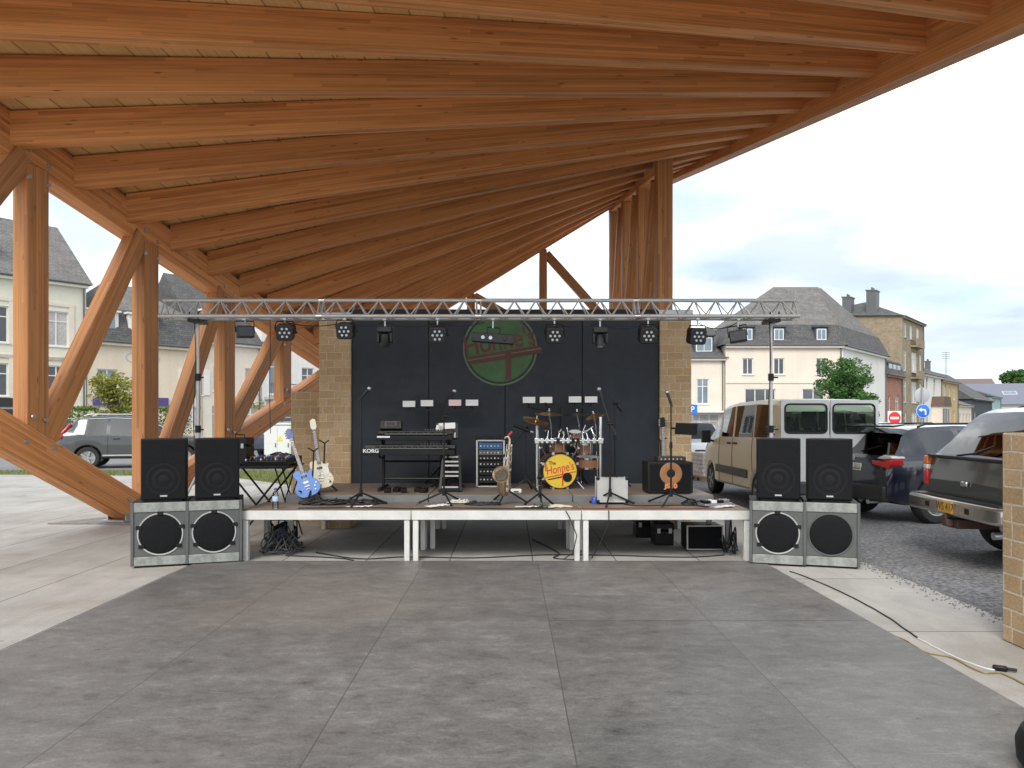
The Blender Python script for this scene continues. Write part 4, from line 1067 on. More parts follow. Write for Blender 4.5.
# silver case, bass amp
CASE = M('silver_case_panel', (0.46, 0.46, 0.45), 0.4, 0.25, var=.08)
a, b_ = at(597, 503, 8.95), at(627.5, 477.5, 8.95)
t = thing('flight_case', 'square silver grey flight case standing behind the boom stand', 'flight case', ((a.x + b_.x) / 2, 9.02, .576))
zt = b_.z
mb = MB(); mb.b2(a.x + .008, b_.x - .008, 8.93, 9.15, .60, zt - .008); mb.build('panel', CASE, t, bevel=.004)
mb = MB()
for x in (a.x, b_.x - .012): mb.b2(x, x + .012, 8.925, 8.9295, .60, zt); mb.b2(x, x + .012, 9.151, 9.155, .60, zt)
for z in (.60, zt - .012): mb.b2(a.x + .013, b_.x - .013, 8.925, 8.9295, z, z + .012)
mb.build('edge', ALU, t)
for x in (a.x + .01, b_.x - .01):
    for z in (.61, zt - .01):
        mb = MB(); mb.sphere((x, 8.935, z), .024, 10); mb.build('corner', BLACKM, t)
for x in (a.x + .05, b_.x - .05):
    mb = MB(); mb.cyl((x, 8.99, .5765), (x, 8.99, .599), .016, .016, 10); mb.build('foot', RUBBER, t)
mb = MB(); mb.tube([V(((a.x + b_.x) / 2 - .06, 9.03, zt - .01)), V(((a.x + b_.x) / 2 - .06, 9.03, zt + .025)), V(((a.x + b_.x) / 2 + .06, 9.03, zt + .025)), V(((a.x + b_.x) / 2 + .06, 9.03, zt - .01))], .008, 8); mb.build('handle', BLACK, t)
ORG = M('orange_cone', (0.30, 0.14, 0.06), 0.5, var=.15); OLET = M('orange_lettering', (0.65, 0.24, 0.08), 0.5)
a, b_ = at(648, 496.5, 9.3), at(693.5, 462, 9.3)
t = thing('bass_amplifier', 'black bass amplifier cabinet with orange brown cone', 'amplifier', ((a.x + b_.x) / 2, 9.5, .66)); xm = (a.x + b_.x) / 2 + .005
mb = MB(); mb.b2(a.x, b_.x, 9.32, 9.72, .672, b_.z); mb.build('cabinet', CAB, t, bevel=.012, seg=3)
mb = MB(); mb.b2(a.x + .03, b_.x - .03, 9.312, 9.319, .70, b_.z - .03); mb.build('grille', GRILLE, t, bevel=.003)
Ta = Matrix.Translation((xm, 9.312, .915)) @ FACE
mb = MB(); mb.lathe([(.052, .002), (.056, .004), (.125, .003), (.138, .001), (.138, -.001)], Ta, 48, cap=False); mb.build('cone', ORG, t)
mb = MB(); mb.lathe([(.001, .006), (.05, .003)], Ta, 32, cap=False); mb.build('dust_cap', BLACK, t)
text_part('lettering', 'JS10', .075, Matrix.Translation((xm, 9.310, .758)) @ FACE, OLET, t, .001, offset=.004, sx=1.2)
for x in (a.x + .05, b_.x - .05):
    for y in (9.36, 9.68): mb = MB(); mb.cyl((x, y, .6605), (x, y, .6715), .02, .02, 10); mb.build('foot', RUBBER, t)
a2, b2 = at(658, 462, 9.4), at(686, 457.5, 9.4)
t = thing('amplifier', 'low dark amplifier head on top of the bass cabinet', 'amplifier', ((a2.x + b2.x) / 2, 9.5, b_.z))
mb = MB(); mb.b2(a2.x, b2.x, 9.40, 9.65, b_.z + .002, b_.z + .062); mb.build('case', M('brown_black_case', (.04, .03, .025), .5), t, bevel=.006)
for j in range(6): mb = MB(); xx = a2.x + .04 + j * .05; mb.cyl((xx, 9.40, b_.z + .03), (xx, 9.387, b_.z + .03), .011, .009, 8); mb.build('knob', ALU, t)

# ------------------------------------------------------------ light bars with white panels in front of the backdrop
PANEL = M('white_light_panel', (0.80, 0.80, 0.80), 0.3, var=.04)
PANELP = M('pinkish_light_panel', (0.78, 0.60, 0.58), 0.3, var=.06)
ordn = ['leftmost', 'second from left', 'second from right', 'rightmost']
for gi, (pxs, pys, bar_y, sx_) in enumerate((((409, 427, 455, 472), (404, 403.2, 402.8, 402.8), 410, 'left'), ((529, 546, 575, 591), (400, 400, 399.5, 399.5), 407, 'right'))):
    Y = 10.6
    c0, c1 = at(pxs[0], bar_y, Y), at(pxs[3], bar_y, Y); cm = (c0 + c1) / 2
    t = thing('light_bar_stand', f'thin black T-shaped stand carrying the {sx_} row of four white panel lights', 'light stand', (cm.x, Y + .05, .66), 0, 'light bar stands')
    mb = MB(); mb.b2(c0.x - .04, c1.x + .04, Y + .035, Y + .065, c0.z - .015, c0.z + .015); mb.build('bar', BLACKM, t)
    mb = MB(); mb.tube([(cm.x, Y + .05, .7), (cm.x, Y + .05, c0.z)], .016, 8); mb.build('pole', BLACKM, t)
    tripod(t, .25, .3, .4)
    for i in range(4):
        c = at(pxs[i], pys[i], Y)
        pk = gi == 0 and i == 2
        t2 = thing('panel_light', f'{"pinkish" if pk else "white"} rectangular panel light, {ordn[i]} of the {sx_} row before the backdrop', 'panel light', (c.x, Y, c.z), 0, 'panel lights on the bars')
        mb = MB(); mb.b2(-.095, .095, .0, .05, -.052, .052); mb.build('housing', BLACK, t2, bevel=.006, world=False)
        mb = MB(); mb.b2(-.088, .088, -.006, -.0005, -.042, .044); mb.build('front_panel', PANELP if pk else PANEL, t2, world=False)
        mb = MB(); mb.tube([(0, .03, -.05), (0, .045, c0.z - c.z + .016)], .010, 8); mb.build('bracket', BLACKM, t2, world=False)
# ------------------------------------------------------------ lighting truss on two stands
TY = 9.55
xl, xr = at(163, 310, TY).x, at(796, 310, TY).x
zt_, zb_ = at(0, 300.5, TY).z, at(0, 317.5, TY).z
t = thing('lighting_truss', 'long silver lattice lighting truss spanning above the stage front', 'truss', ((xl + xr) / 2, TY, zb_))
bounds = [xl, xl + 2.02, xl + 4.02, xl + 6.02, xr]
for i in range(4):
    a, b_ = bounds[i] + .006, bounds[i + 1] - .006
    mb = MB(); ch = [(TY, zt_ - .0), (TY - .13, zb_), (TY + .13, zb_)]
    for y, z in ch: mb.tube([(a, y, z), (b_, y, z)], .025, 12)
    sec = mb.build('truss_section', ALU, t)
    mb = MB(); n = max(2, round((b_ - a) / .29)); dx = (b_ - a - .08) / n
    for (p, q) in ((ch[0], ch[1]), (ch[0], ch[2]), (ch[1], ch[2])):
        for k in range(n):
            x0 = a + .04 + k * dx
            mb.tube([(x0, q[0], q[1]), (x0 + dx / 2, p[0], p[1])], .009, 6, caps=False)
            mb.tube([(x0 + dx / 2, p[0], p[1]), (x0 + dx, q[0], q[1])], .009, 6, caps=False)
    for x in (a + .02, b_ - .02):
        for (p, q) in ((ch[0], ch[1]), (ch[0], ch[2]), (ch[1], ch[2])): mb.tube([(x, *p), (x, *q)], .010, 6)
    mb.build('lacing', ALU, sec)
for i in range(1, 4):
    for y, z in ch:
        mb = MB(); mb.cyl((bounds[i] - .035, y, z), (bounds[i] + .035, y, z), .031, .031, 12); mb.build('coupler', CHROME, t)
def truss_stand(px, label):
    x = at(px, 330, TY).x
    t = thing('truss_stand', label, 'stand', (x, TY, -.03 if x > 3 else 0), 0, 'stands of the lighting truss')
    mb = MB(); mb.tube([(x, TY, .1), (x, TY, 1.5)], .028, 12); mb.tube([(x, TY, 1.45), (x, TY, 2.15)], .022, 12); mb.tube([(x, TY, 2.1), (x, TY, zb_ - .07)], .018, 12); mb.build('pole', ALU, t)
    for z in (1.46, 2.12):
        mb = MB(); mb.cyl((x, TY, z - .04), (x, TY, z + .05), .036, .036, 14); mb.tube([(x, TY, z), (x + .08, TY - .03, z)], .010, 8); mb.build('collar', BLACKM, t)
    mb = MB(); mb.b2(x - .07, x + .07, TY - .16, TY + .16, zb_ - .075, zb_ - .035)
    for s in (-1, 1):
        for u in (-1, 1): mb.tube([(x + s * .055, TY + u * .13, zb_ - .06), (x + s * .055, TY + u * .13, zb_ + .055)], .010, 8)
    mb.build('truss_saddle', BLACKM, t, bevel=.004)
    for a in (90, 210, 330):
        c, s = math.cos(R_(a)), math.sin(R_(a))
        z0 = -.03 if x > 3 else 0
        mb = MB(); mb.tube([(x + .03 * c, TY + .03 * s, .85), (x + .42 * c, TY + .42 * s, z0 + .02)], .016, 8); mb.tube([(x + .03 * c, TY + .03 * s, .35), (x + .22 * c, TY + .22 * s, .46)], .010, 8); mb.build('leg', ALU, t)
    mb = MB(); mb.tube([(x - .03, TY - .03, zb_ - .05)] + [(x - .03 + .014 * math.sin(i), TY - .03, zb_ - .1 - i * .25) for i in range(8)], .006, 6); mb.build('cable', CABLE, t)
truss_stand(198, 'left telescopic stand carrying the truss behind the left loudspeakers')
truss_stand(771, 'right telescopic stand carrying the truss in front of the van')
LENS = M('led_lens', (0.55, 0.60, 0.66), 0.12, 0.3, var=.2); DOM = M('black_lamp_housing', (0.014, 0.014, 0.015), 0.5, var=.25)
def clamp(parent, x, y, zlow):
    mb = MB(); mb.tube([(x, y, zlow), (x, y, zb_ - .03)], .012, 8); mb.build('hook_bolt', STEEL, parent)
    mb = MB(); mb.b2(x - .022, x + .022, y - .036, y + .036, zb_ - .055, zb_ - .026); mb.build('hook_clamp', ALU, parent, bevel=.005)
def led_par(px, py, label, yaw=0., pitch=.25):
    c = at(px, py, TY - .13)
    t = thing('led_par', label, 'stage light', (c.x, c.y, c.z), 0, 'seven lens stage lights on the truss')
    T = Matrix.Translation(c) @ Matrix.Rotation(yaw, 4, 'Z') @ Matrix.Rotation(pitch, 4, 'X') @ FACE
    r = .092
    pl_ = [(r * s * a, r * s2 * b) for s, s2, a, b in ((-1, -1, 1, .75), (-1, -1, .75, 1), (1, -1, .75, 1), (1, -1, 1, .75), (1, 1, 1, .75), (1, 1, .75, 1), (-1, 1, .75, 1), (-1, 1, 1, .75))]
    mb = MB(T); mb.prism([(x * 1.15, y * 1.1) for x, y in pl_], -.11, .04); mb.build('housing', DOM, t, bevel=.012, seg=3)
    for i in range(7):
        a = PI / 3 * i + PI / 6 * 0; rr = 0 if i == 6 else .056
        mb = MB(); mb.lathe([(.001, .050), (.014, .049), (.0165, .042), (.0165, .039)], T @ Matrix.Translation((rr * math.cos(a), rr * math.sin(a), 0)), 16, cap=False); mb.build('lens', LENS, t)
    mb = MB(T)
    mb.tube([(-.118, 0, -.03), (-.125, .07, -.03), (-.10, .135, -.03), (.10, .135, -.03), (.125, .07, -.03), (.118, 0, -.03)], .008, 6)
    mb.build('yoke', BLACKM, t)
    top = T @ V((0, .135, -.03)); clamp(t, c.x, TY - .13, top.z - .01)
    mb = MB(); mb.cyl(T @ V((.11, 0, -.03)), T @ V((.145, 0, -.03)), .018, .018, 10); mb.build('knob', BLACK, t)
def flood(px, py, label, roll, yaw, wid=.21, hh=.15, glassy=False):
    c = at(px, py, TY - .1)
    t = thing('flood_light', label, 'stage light', c, 0, 'flood lights on the truss')
    T = Matrix.Translation(c) @ Matrix.Rotation(yaw, 4, 'Z') @ Matrix.Rotation(R_(roll), 4, 'Y')
    mb = MB(T); mb.b2(-wid / 2, wid / 2, -.07, .07, -hh / 2, hh / 2); mb.build('housing', DOM, t, bevel=.014, seg=3)
    mb = MB(T); mb.b2(-wid / 2 + .015, wid / 2 - .015, -.078, -.071, -hh / 2 + .02, hh / 2 - .02); mb.build('front_glass', M('dark_glass', (.02, .022, .03), .08), t)
    mb = MB(T)
    for i in range(7): mb.b2(-wid / 2 + .02 + i * (wid - .04) / 6 - .003, -wid / 2 + .02 + i * (wid - .04) / 6 + .003, .071, .1, -hh / 2 + .015, hh / 2 - .015)
    mb.build('cooling_fin', DOM, t)
    mb = MB(T); mb.tube([(-wid / 2 - .008, 0, 0), (-wid / 2 - .01, 0, hh / 2 + .06), (wid / 2 + .01, 0, hh / 2 + .06), (wid / 2 + .008, 0, 0)], .008, 6); mb.build('yoke', BLACKM, t)
    clamp(t, c.x, TY - .1, (T @ V((0, 0, hh / 2 + .05))).z)
flood(245, 332, 'plain black flood light hanging leftmost on the truss', -3, .5)
led_par(285, 332.5, 'seven lens light in front of the timbers left of the left stone pillar', .12)
led_par(345, 331, 'seven lens light on the truss in front of the left stone pillar', -.1)
led_par(437.5, 335, 'seven lens light on the truss left of the emblem', 0)
led_par(554.5, 335.5, 'dim seven lens light on the truss just right of the emblem', .1, .3)
led_par(648, 335.5, 'dim seven lens light on the truss near the right end of the backdrop', .1, .3)
led_par(697.5, 336.5, 'seven lens light on the truss right of the right stone pillar', .2, .2)
flood(738, 336.5, 'tilted black flood light hanging rightmost on the truss', -8, -.3)
def moving_head(px, py, label, tilt):
    c = at(px, py, TY - .1)
    t = thing('moving_head', label, 'stage light', c, 0, 'moving head lights on the truss')
    mb = MB(Matrix.Translation(c)); mb.b2(-.09, .09, -.07, .07, .06, .135); mb.build('base', DOM, t, bevel=.012)
    mb = MB(Matrix.Translation(c))
    for s in (-1, 1): mb.b2(s * .08 - .016, s * .08 + .016, -.045, .045, -.07, .058)
    mb.build('yoke', DOM, t, bevel=.01)
    T = Matrix.Translation(c + V((0, 0, -.03))) @ Matrix.Rotation(tilt, 4, 'X')
    mb = MB(); mb.lathe([(.001, .085), (.045, .08), (.058, .05), (.058, -.06), (.05, -.085), (.046, -.085)], T, 24, cap=False); mb.build('head', DOM, t)
    mb = MB(); mb.lathe([(.001, -.075), (.045, -.08)], T, 24, cap=False); mb.build('lens', LENS, t)
    clamp(t, c.x, TY - .1, c.z + .13)
moving_head(385, 337.5, 'moving head light pointing down between two seven lens lights left of the emblem', .35)
moving_head(600, 338, 'moving head light hanging between the two dim seven lens lights', -.3)
c = at(493, 338.5, TY - .12)
t = thing('effect_bar', 'wide black twin lens effect light hanging in front of the green emblem', 'stage light', c)
T = Matrix.Translation(c) @ Matrix.Rotation(R_(4), 4, 'Y')
mb = MB(T); mb.b2(-.265, .265, -.06, .07, -.058, .058); mb.build('housing', DOM, t, bevel=.01)
for x in (-.125, -.03, .15):
    mb = MB(T); mb.cyl((x, -.06, .0), (x, -.075, .0), .026, .022, 16); mb.build('lens', LENS if x < .1 else DOM, t)
mb = MB(T); mb.tube([(-.08, 0, .05), (-.08, 0, .135), (.08, 0, .135), (.08, 0, .05)], .009, 6); mb.build('yoke', BLACKM, t)
clamp(t, c.x, TY - .12, c.z + .13)
def sag(a, b_, d, n=14):
    a, b_ = V(a), V(b_); out = []
    for i in range(n + 1):
        u = i / n; p = a.lerp(b_, u); p.z -= d * 4 * u * (1 - u); out.append(p)
    return out
def cable(name, pts, r, mat, label, cat='cable', group=None):
    mb = MB(); mb.tube(pts, r, 6); return mb.build(name, mat, label=label, cat=cat, group=group)
pxl = [(285, 'leftmost lamp to the pillar lamp'), (345, 'pillar lamp to the moving head'), (385, 'left moving head to the lamp left of the emblem'), (437, 'lamp left of the emblem to the wide effect light'), (555, 'lamp right of the emblem to the right moving head'), (600, 'right moving head to the last backdrop lamp'), (697, 'pillar side lamp to the tilted flood light')]
nx = [345, 385, 437, 485, 600, 648, 738]
for (p0, lab), p1 in zip(pxl, nx):
    cable('hanging_cable', sag(at(p0, 322, TY - .02), at(p1, 322, TY - .02), rnd.uniform(.05, .11)), .006, CABLE, f'thin cable sagging from {lab}', 'cable', 'cables hanging under the truss')
cable('hanging_cable', [at(270 + .5 * math.sin(i * .7), 318 + i * 10.5, TY + .12) for i in range(12)], .005, CABLE, 'long thin cable dropping from the truss straight down near the left pillar', 'cable')

# ------------------------------------------------------------ clutter: cables, mixing table, water bottle
def tangle(c, rx, ry, h, n, r, rg):
    pts = []
    a = rg.uniform(0, 6)
    for i in range(n):
        a += rg.uniform(.35, .75)
        k = rg.uniform(.35, 1.0)
        pts.append(V((c[0] + rx * k * math.cos(a), c[1] + ry * k * math.sin(a), c[2] + r + h * abs(rg.gauss(0, .45)) * (1.2 - k))))
    out = []
    m = len(pts)
    for i in range(m - 1):
        p0, p1, p2, p3 = pts[max(i - 1, 0)], pts[i], pts[i + 1], pts[min(i + 2, m - 1)]
        for j in range(5):
            u = j / 5
            out.append(.5 * ((2 * p1) + (p2 - p0) * u + (2 * p0 - 5 * p1 + 4 * p2 - p3) * u * u + (3 * p1 - p0 - 3 * p2 + p3) * u ** 3))
    for p in out: p.z = max(p.z, c[2] + r)
    return out
def coil(c, rx, ry, h, n, r, label, mat=CABLE, group='cable heaps'):
    mb = MB(); rg = random.Random(hash(label) % 1000 if False else len(label) * 17 + int(c[0] * 100))
    mb.tube(tangle(c, rx, ry, h, n, r, rg), r, 6)
    return mb.build('cable_heap', mat, label=label, cat='cable', group=group, sharp=80)
coil((-2.22, 8.95, .575), .34, .16, .10, 110, .010, 'black heap of cable on the stage below the two guitars')
coil((-1.75, 8.98, .575), .26, .14, .09, 80, .010, 'black heap of cable at the foot of the leftmost microphone stand')
coil((-.32, 8.9, .575), .22, .12, .05, 60, .009, 'flat black heap of cable between the keyboards stand and the saxophone')
coil((.37, 8.65, .575), .12, .08, .06, 40, .008, 'green grey cable coil right of the saxophone stand', M('grey_green_cable', (.10, .11, .08), .5))
coil((.55, 8.62, .575), .16, .09, .04, 40, .008, 'off white cable coil in front of the drums', M('off_white_cable', (.55, .52, .42), .5))
coil((-.62, 9.05, .575), .16, .08, .08, 40, .008, 'loose loops of white cable in front of the slatted rack', M('off_white_cable2', (.6, .58, .52), .5))
coil((-2.72, 8.95, 0.002), .26, .30, .50, 130, .0065, 'tall tangle of grey cables on the ground under the left end of the stage', M('grey_cable', (.07, .075, .075), .5))
coil((2.25, 8.9, .575), .24, .14, .08, 70, .009, 'tangle of cables at the right end of the stage')
coil((2.62, 9.0, 0.002), .12, .3, .45, 60, .009, 'cables hanging to the ground at the right end of the stage')
# leads lying on stage and ground
def ground_line(pts, z, r=.006, n=6, jit=.01):
    P = [V((x, y, z + r)) for x, y in pts]; out = []
    m = len(P)
    for i in range(m - 1):
        p0, p1, p2, p3 = P[max(i - 1, 0)], P[i], P[i + 1], P[min(i + 2, m - 1)]
        for j in range(n):
            u = j / n
            out.append(.5 * ((2 * p1) + (p2 - p0) * u + (2 * p0 - 5 * p1 + 4 * p2 - p3) * u * u + (3 * p1 - p0 - 3 * p2 + p3) * u ** 3) + V((rnd.uniform(-jit, jit), rnd.uniform(-jit, jit), 0)) * .3)
    out.append(P[-1]); return out
cable('lead', ground_line([(-2.4, 8.5), (-1.6, 8.55), (-1.2, 8.45), (-.6, 8.52), (0, 8.44), (.5, 8.5)], .575), .008, CABLE, 'black lead along the front edge of the left and middle stage')
RDC = M('reddish_cable', (.16, .05, .03), .5)
cable('lead', ground_line([(.7, 8.52), (1.0, 8.46), (1.5, 8.53), (2.0, 8.45), (2.35, 8.56), (2.55, 8.6)], .575), .008, RDC, 'reddish lead along the front edge of the right stage platform')
cable('lead', ground_line([(1.35, 8.9), (1.5, 8.75), (1.9, 8.8), (2.2, 8.72)], .575), .007, CABLE, 'black lead curving around the right microphone stand')
cable('lead', ground_line([(-2.3, 8.9), (-1.7, 8.5), (-1.2, 8.62), (-.4, 8.56), (.4, 8.75), (1.2, 8.72), (2.0, 8.6), (2.5, 8.75)], 0.0), .009, CABLE, 'black lead on the ground running the length of the stage underneath')
cable('lead', ground_line([(-2.6, 8.7), (-2.2, 8.62), (-1.9, 8.52), (-1.75, 8.40)], 0.0), .009, CABLE, 'short black lead on the ground under the left stage platform')
cable('lead', ground_line([(.3, 9.9), (.5, 9.2), (.58, 8.8), (.50, 8.55), (.72, 8.45)], 0.0), .010, CABLE, 'looping black lead on the ground under the middle of the stage')
cable('lead', [V((.62, 8.36, .57)), V((.66, 8.345, .5)), V((.74, 8.3, .3)), V((.70, 8.34, .1)), V((.60, 8.4, .02))], .006, CABLE, 'thin lead hanging down the stage front near the middle right joint')
cable('lead', [V((1.10, 8.36, .57)), V((1.10, 8.35, .45)), V((1.0, 8.36, .2)), V((.92, 8.45, .02))], .006, CABLE, 'thin lead hanging down the stage front below the silver case')
BAT = M('black_tape', (.03, .03, .03), .5)
q = [gnd(790, 572), gnd(805, 577), gnd(840, 592), gnd(880, 613), gnd(905, 630), gnd(918, 639)]
cable('power_lead', ground_line([(p.x, p.y) for p in q], 0.0, .006), .006, CABLE, 'thick black power lead on the pale slabs running from the right subwoofers', 'cable')
q = [gnd(918, 639), gnd(935, 648), gnd(960, 660), gnd(985, 669), gnd(995, 671)]
cable('power_lead', ground_line([(p.x, p.y) for p in q], 0.0, .006), .006, M('white_cable', (.62, .61, .58), .5), 'white power lead joined to the black one, ending near the brick wall', 'cable')
p = gnd(1000, 671)
t = thing('cable_connector', 'black plug connector on the slabs where white and yellow leads meet', 'plug', (p.x, p.y, 0))
mb = MB(); mb.box(0, 0, .018, .08, .035, .034, Euler((0, 0, -.5)).to_matrix()); mb.build('body', BLACK, t, bevel=.01, world=False)
mb = MB(); mb.tube([(.035, -.02, .02), (.08, -.04, .018)], .010, 8); mb.build('strain_relief', RUBBER, t, world=False)
q = [gnd(889, 635), gnd(905, 641), gnd(925, 653), gnd(950, 658), gnd(970, 668), gnd(985, 674), gnd(1000, 674), gnd(1012, 679), gnd(1034, 690)]
cable('extension_lead', ground_line([(p.x, p.y) for p in q], 0.0, .006), .0055, M('yellow_cable', (.22, .16, .05), .5), 'thin yellow brown extension lead snaking over the floor edge at lower right', 'cable')
# paper on the stage
for px, py, sx, sy, rz, lab in ((359, 507, .30, .10, .1, 'white sheet of paper by the leftmost microphone stand foot'), (437, 506, .26, .16, .6, 'white sheet of paper in front of the middle left microphone stand'), (527, 507, .28, .09, -.1, 'white strip of paper right of the saxophone stand'), (324, 500, .12, .08, .4, 'crumpled white bag below the cream guitar'), (722, 507, .3, .12, .5, 'white papers at the right end of the stage')):
    p = gnd(px, py, .58)
    mb = MB(); n = 8
    vs = [(sx * (i / n - .5), sy * (j / n - .5), .004 + .018 * abs(math.sin(i * 1.3 + j * .8)) * (i / n)) for i in range(n + 1) for j in range(n + 1)]
    mb.add(vs, [(i * (n + 1) + j, (i + 1) * (n + 1) + j, (i + 1) * (n + 1) + j + 1, i * (n + 1) + j + 1) for i in range(n) for j in range(n)])
    o = mb.build('paper_sheet' if 'bag' not in lab else 'plastic_bag', PAPER, label=lab, cat='paper' if 'bag' not in lab else 'bag', sharp=80)
    o.location = (p.x, p.y, .577); o.rotation_euler = (0, 0, rz)
# effect board at the right end
p = gnd(715, 504, .6)
t = thing('effect_board', 'grey pedal board with small switches at the right end of the stage', 'pedal board', (p.x, p.y, .575), .35)
mb = MB(); mb.b2(-.19, .19, -.08, .08, .012, .04); mb.build('board', STEEL, t, bevel=.005, world=False)
for i in range(4):
    mb = MB(); mb.b2(-.17 + i * .088, -.10 + i * .088, -.06, .055, .041, .075); u = mb.build('pedal', [BLACKM, WHITEP, BLACKM, STEEL][i], t, bevel=.005, world=False)
    mb = MB(); mb.cyl((-.135 + i * .088, -.035, .075), (-.135 + i * .088, -.035, .09), .013, .013, 10); mb.build('switch', CHROME, u, world=False)
# white power box
p = at(516, 493, 9.5)
t = thing('white_box', 'small white box on the riser right of the saxophone', 'box', (p.x, 9.4, .66))
mb = MB(); mb.b2(-.07, .07, -.06, .06, .003, .06); mb.build('body', WHITEP, t, bevel=.02, seg=3, world=False); mb = MB(); mb.b2(-.03, .03, -.065, -.0605, .02, .035); mb.build('slot', BLACK, t, world=False)
# small blue object by the case
BPL = M('blue_plastic', (.03, .08, .42), .4)
p = at(594, 497, 9.1)
mb = MB(); mb.lathe([(.001, 0), (.04, 0), (.043, .05), (.03, .075), (.001, .08)], None, 18, cap=False)
o = mb.build('blue_cup', BPL, label='small blue cup on the stage left of the silver case', cat='cup'); o.location = (p.x, 9.02, .577)
# water bottle
p = at(276, 509, 8.52)
CLR = glass('clear_plastic', (.88, .92, .95), .03)
t = thing('water_bottle', 'clear plastic water bottle on the left front corner of the stage', 'bottle', (p.x, 8.5, .576))
mb = MB(); mb.lathe([(.001, 0), (.032, 0), (.034, .01), (.034, .07), (.031, .08), (.034, .09), (.034, .15), (.028, .18), (.012, .205), (.012, .215)], None, 20, cap=False); mb.build('body', CLR, t, world=False)
mb = MB(); mb.lathe([(.0345, .085), (.0348, .086), (.0348, .14), (.0345, .141)], None, 20, cap=False); mb.build('paper_label', M('pale_blue_label', (.45, .58, .75), .5), t, world=False)
mb = MB(); mb.cyl((0, 0, .215), (0, 0, .232), .014, .014, 14); mb.build('cap', BPL, t, world=False)
# things stored below the stage
a, b_ = at(685.5, 549, 9.1), at(722, 525, 9.1)
t = thing('stage_monitor', 'black speaker box with pale frame stored under the right end of the stage', 'speaker box', ((a.x + b_.x) / 2, 9.2, 0))
mb = MB(); mb.b2(a.x + .012, b_.x - .012, 9.06, 9.4, .012, b_.z); mb.build('cabinet', CAB, t, bevel=.005)
mb = MB()
for x in (a.x, b_.x - .018): mb.b2(x, x + .018, 9.03, 9.058, .012, b_.z + .004)
for z in (.012, b_.z - .012): mb.b2(a.x + .019, b_.x - .019, 9.03, 9.058, z, z + .016)
mb.build('frame', ALU, t, bevel=.004)
mb = MB(); mb.b2(a.x + .02, b_.x - .02, 9.045, 9.056, .03, b_.z - .014); mb.build('grille', GRILLE, t)
for x in (a.x + .06, b_.x - .06): mb = MB(); mb.b2(x - .03, x + .03, 9.1, 9.36, 0, .0115); mb.build('foot', RUBBER, t)
for (px, py, w_, h_, Y, lab) in ((662, 541, .24, .23, 9.6, 'dark lidded case under the stage just left of the framed speaker box'), (644, 533, .26, .22, 10.2, 'further dark lidded case under the stage, left of the first')):
    c = at(px, py, Y)
    t = thing('storage_case', lab, 'case', (c.x, Y, 0), 0, 'cases under the stage')
    mb = MB(); mb.b2(-w_ / 2, w_ / 2, -.15, .15, 0, h_ * .8); mb.build('body', BLACK, t, bevel=.012, world=False)
    mb = MB(); mb.b2(-w_ / 2 - .006, w_ / 2 + .006, -.156, .156, h_ * .8 + .002, h_ + .05); mb.build('lid', BLACK, t, bevel=.015, world=False)
    for s in (-1, 1): mb = MB(); mb.b2(s * w_ * .3 - .02, s * w_ * .3 + .02, -.165, -.1565, h_ * .8 - .03, h_ * .8 + .03); mb.build('latch', ALU, t, world=False)
c = at(284, 541, 9.3)
t = thing('cable_drum', 'blue and black cable reel on the ground under the left end of the stage', 'cable reel', (c.x, 9.3, 0))
Tc = Matrix.Translation((0, 0, .16)) @ FACE
mb = MB(); mb.lathe([(.001, .09), (.15, .09), (.15, .075), (.07, .075), (.07, -.075), (.15, -.075), (.15, -.09), (.001, -.09)], Tc, 28, cap=False); mb.build('spool', BLACK, t, world=False)
mb = MB(); mb.lathe([(.12, .07), (.125, 0), (.12, -.07)], Tc, 24, cap=False); mb.build('wound_cable', BPL, t, world=False)
mb = MB(); mb.tube([(-.17, -.1, .01), (-.17, .1, .01), (.17, .1, .01), (.17, -.1, .01)], .012, 8, closed=True); mb.tube([(-.16, 0, .01), (-.16, 0, .34), (.16, 0, .34), (.16, 0, .01)], .012, 8); mb.build('carrying_frame', BLACKM, t, world=False)
mb = MB(); mb.b2(-.06, .06, -.105, -.0905, .10, .22); mb.build('socket_plate', BPL, t, world=False, bevel=.008)
# mixing table left of the stage
a, b_ = at(243, 470, 9.6), at(288, 462, 9.6)
t = thing('mixing_table', 'black folding table on crossed legs left of the stage', 'table', ((a.x + b_.x) / 2, 9.75, 0))
z = at(0, 466, 9.6).z
mb = MB(); mb.b2(a.x - .25, b_.x + .02, 9.5, 10.1, z - .03, z); mb.build('top', BLACK, t, bevel=.006)
for y in (9.55, 10.05):
    mb = MB(); mb.tube([(a.x - .2, y, .02), (b_.x - .02, y, z - .03)], .014, 8); mb.build('leg', BLACKM, t)
    mb = MB(); mb.tube([(b_.x - .02, y + .035, .02), (a.x - .2, y + .035, z - .03)], .014, 8); mb.build('leg', BLACKM, t)
t = thing('mixing_desk', 'black mixing desk with rows of faders on the folding table', 'mixing desk', ((a.x + b_.x) / 2, 9.75, z))
T = Matrix.Translation(((a.x + b_.x) / 2, 9.75, z + .012)) @ Matrix.Rotation(R_(7), 4, 'X')
mb = MB(T); mb.b2(-.27, .29, -.2, .22, .0, .08); mb.build('case', BLACK, t, bevel=.01)
for i in range(12):
    mb = MB(T); x = -.24 + i * .045; mb.b2(x - .008, x + .008, -.18 + (i % 3) * .03, -.15 + (i % 3) * .03, .081, .098); mb.build('fader', LBL if i % 4 == 0 else SUBF, t)
    for yy in (.02, .09, .16): mb = MB(T); mb.cyl((x, yy, .08), (x, yy, .1), .011, .009, 8); mb.build('knob', [RDC, ALU, BPL][i % 3], t)
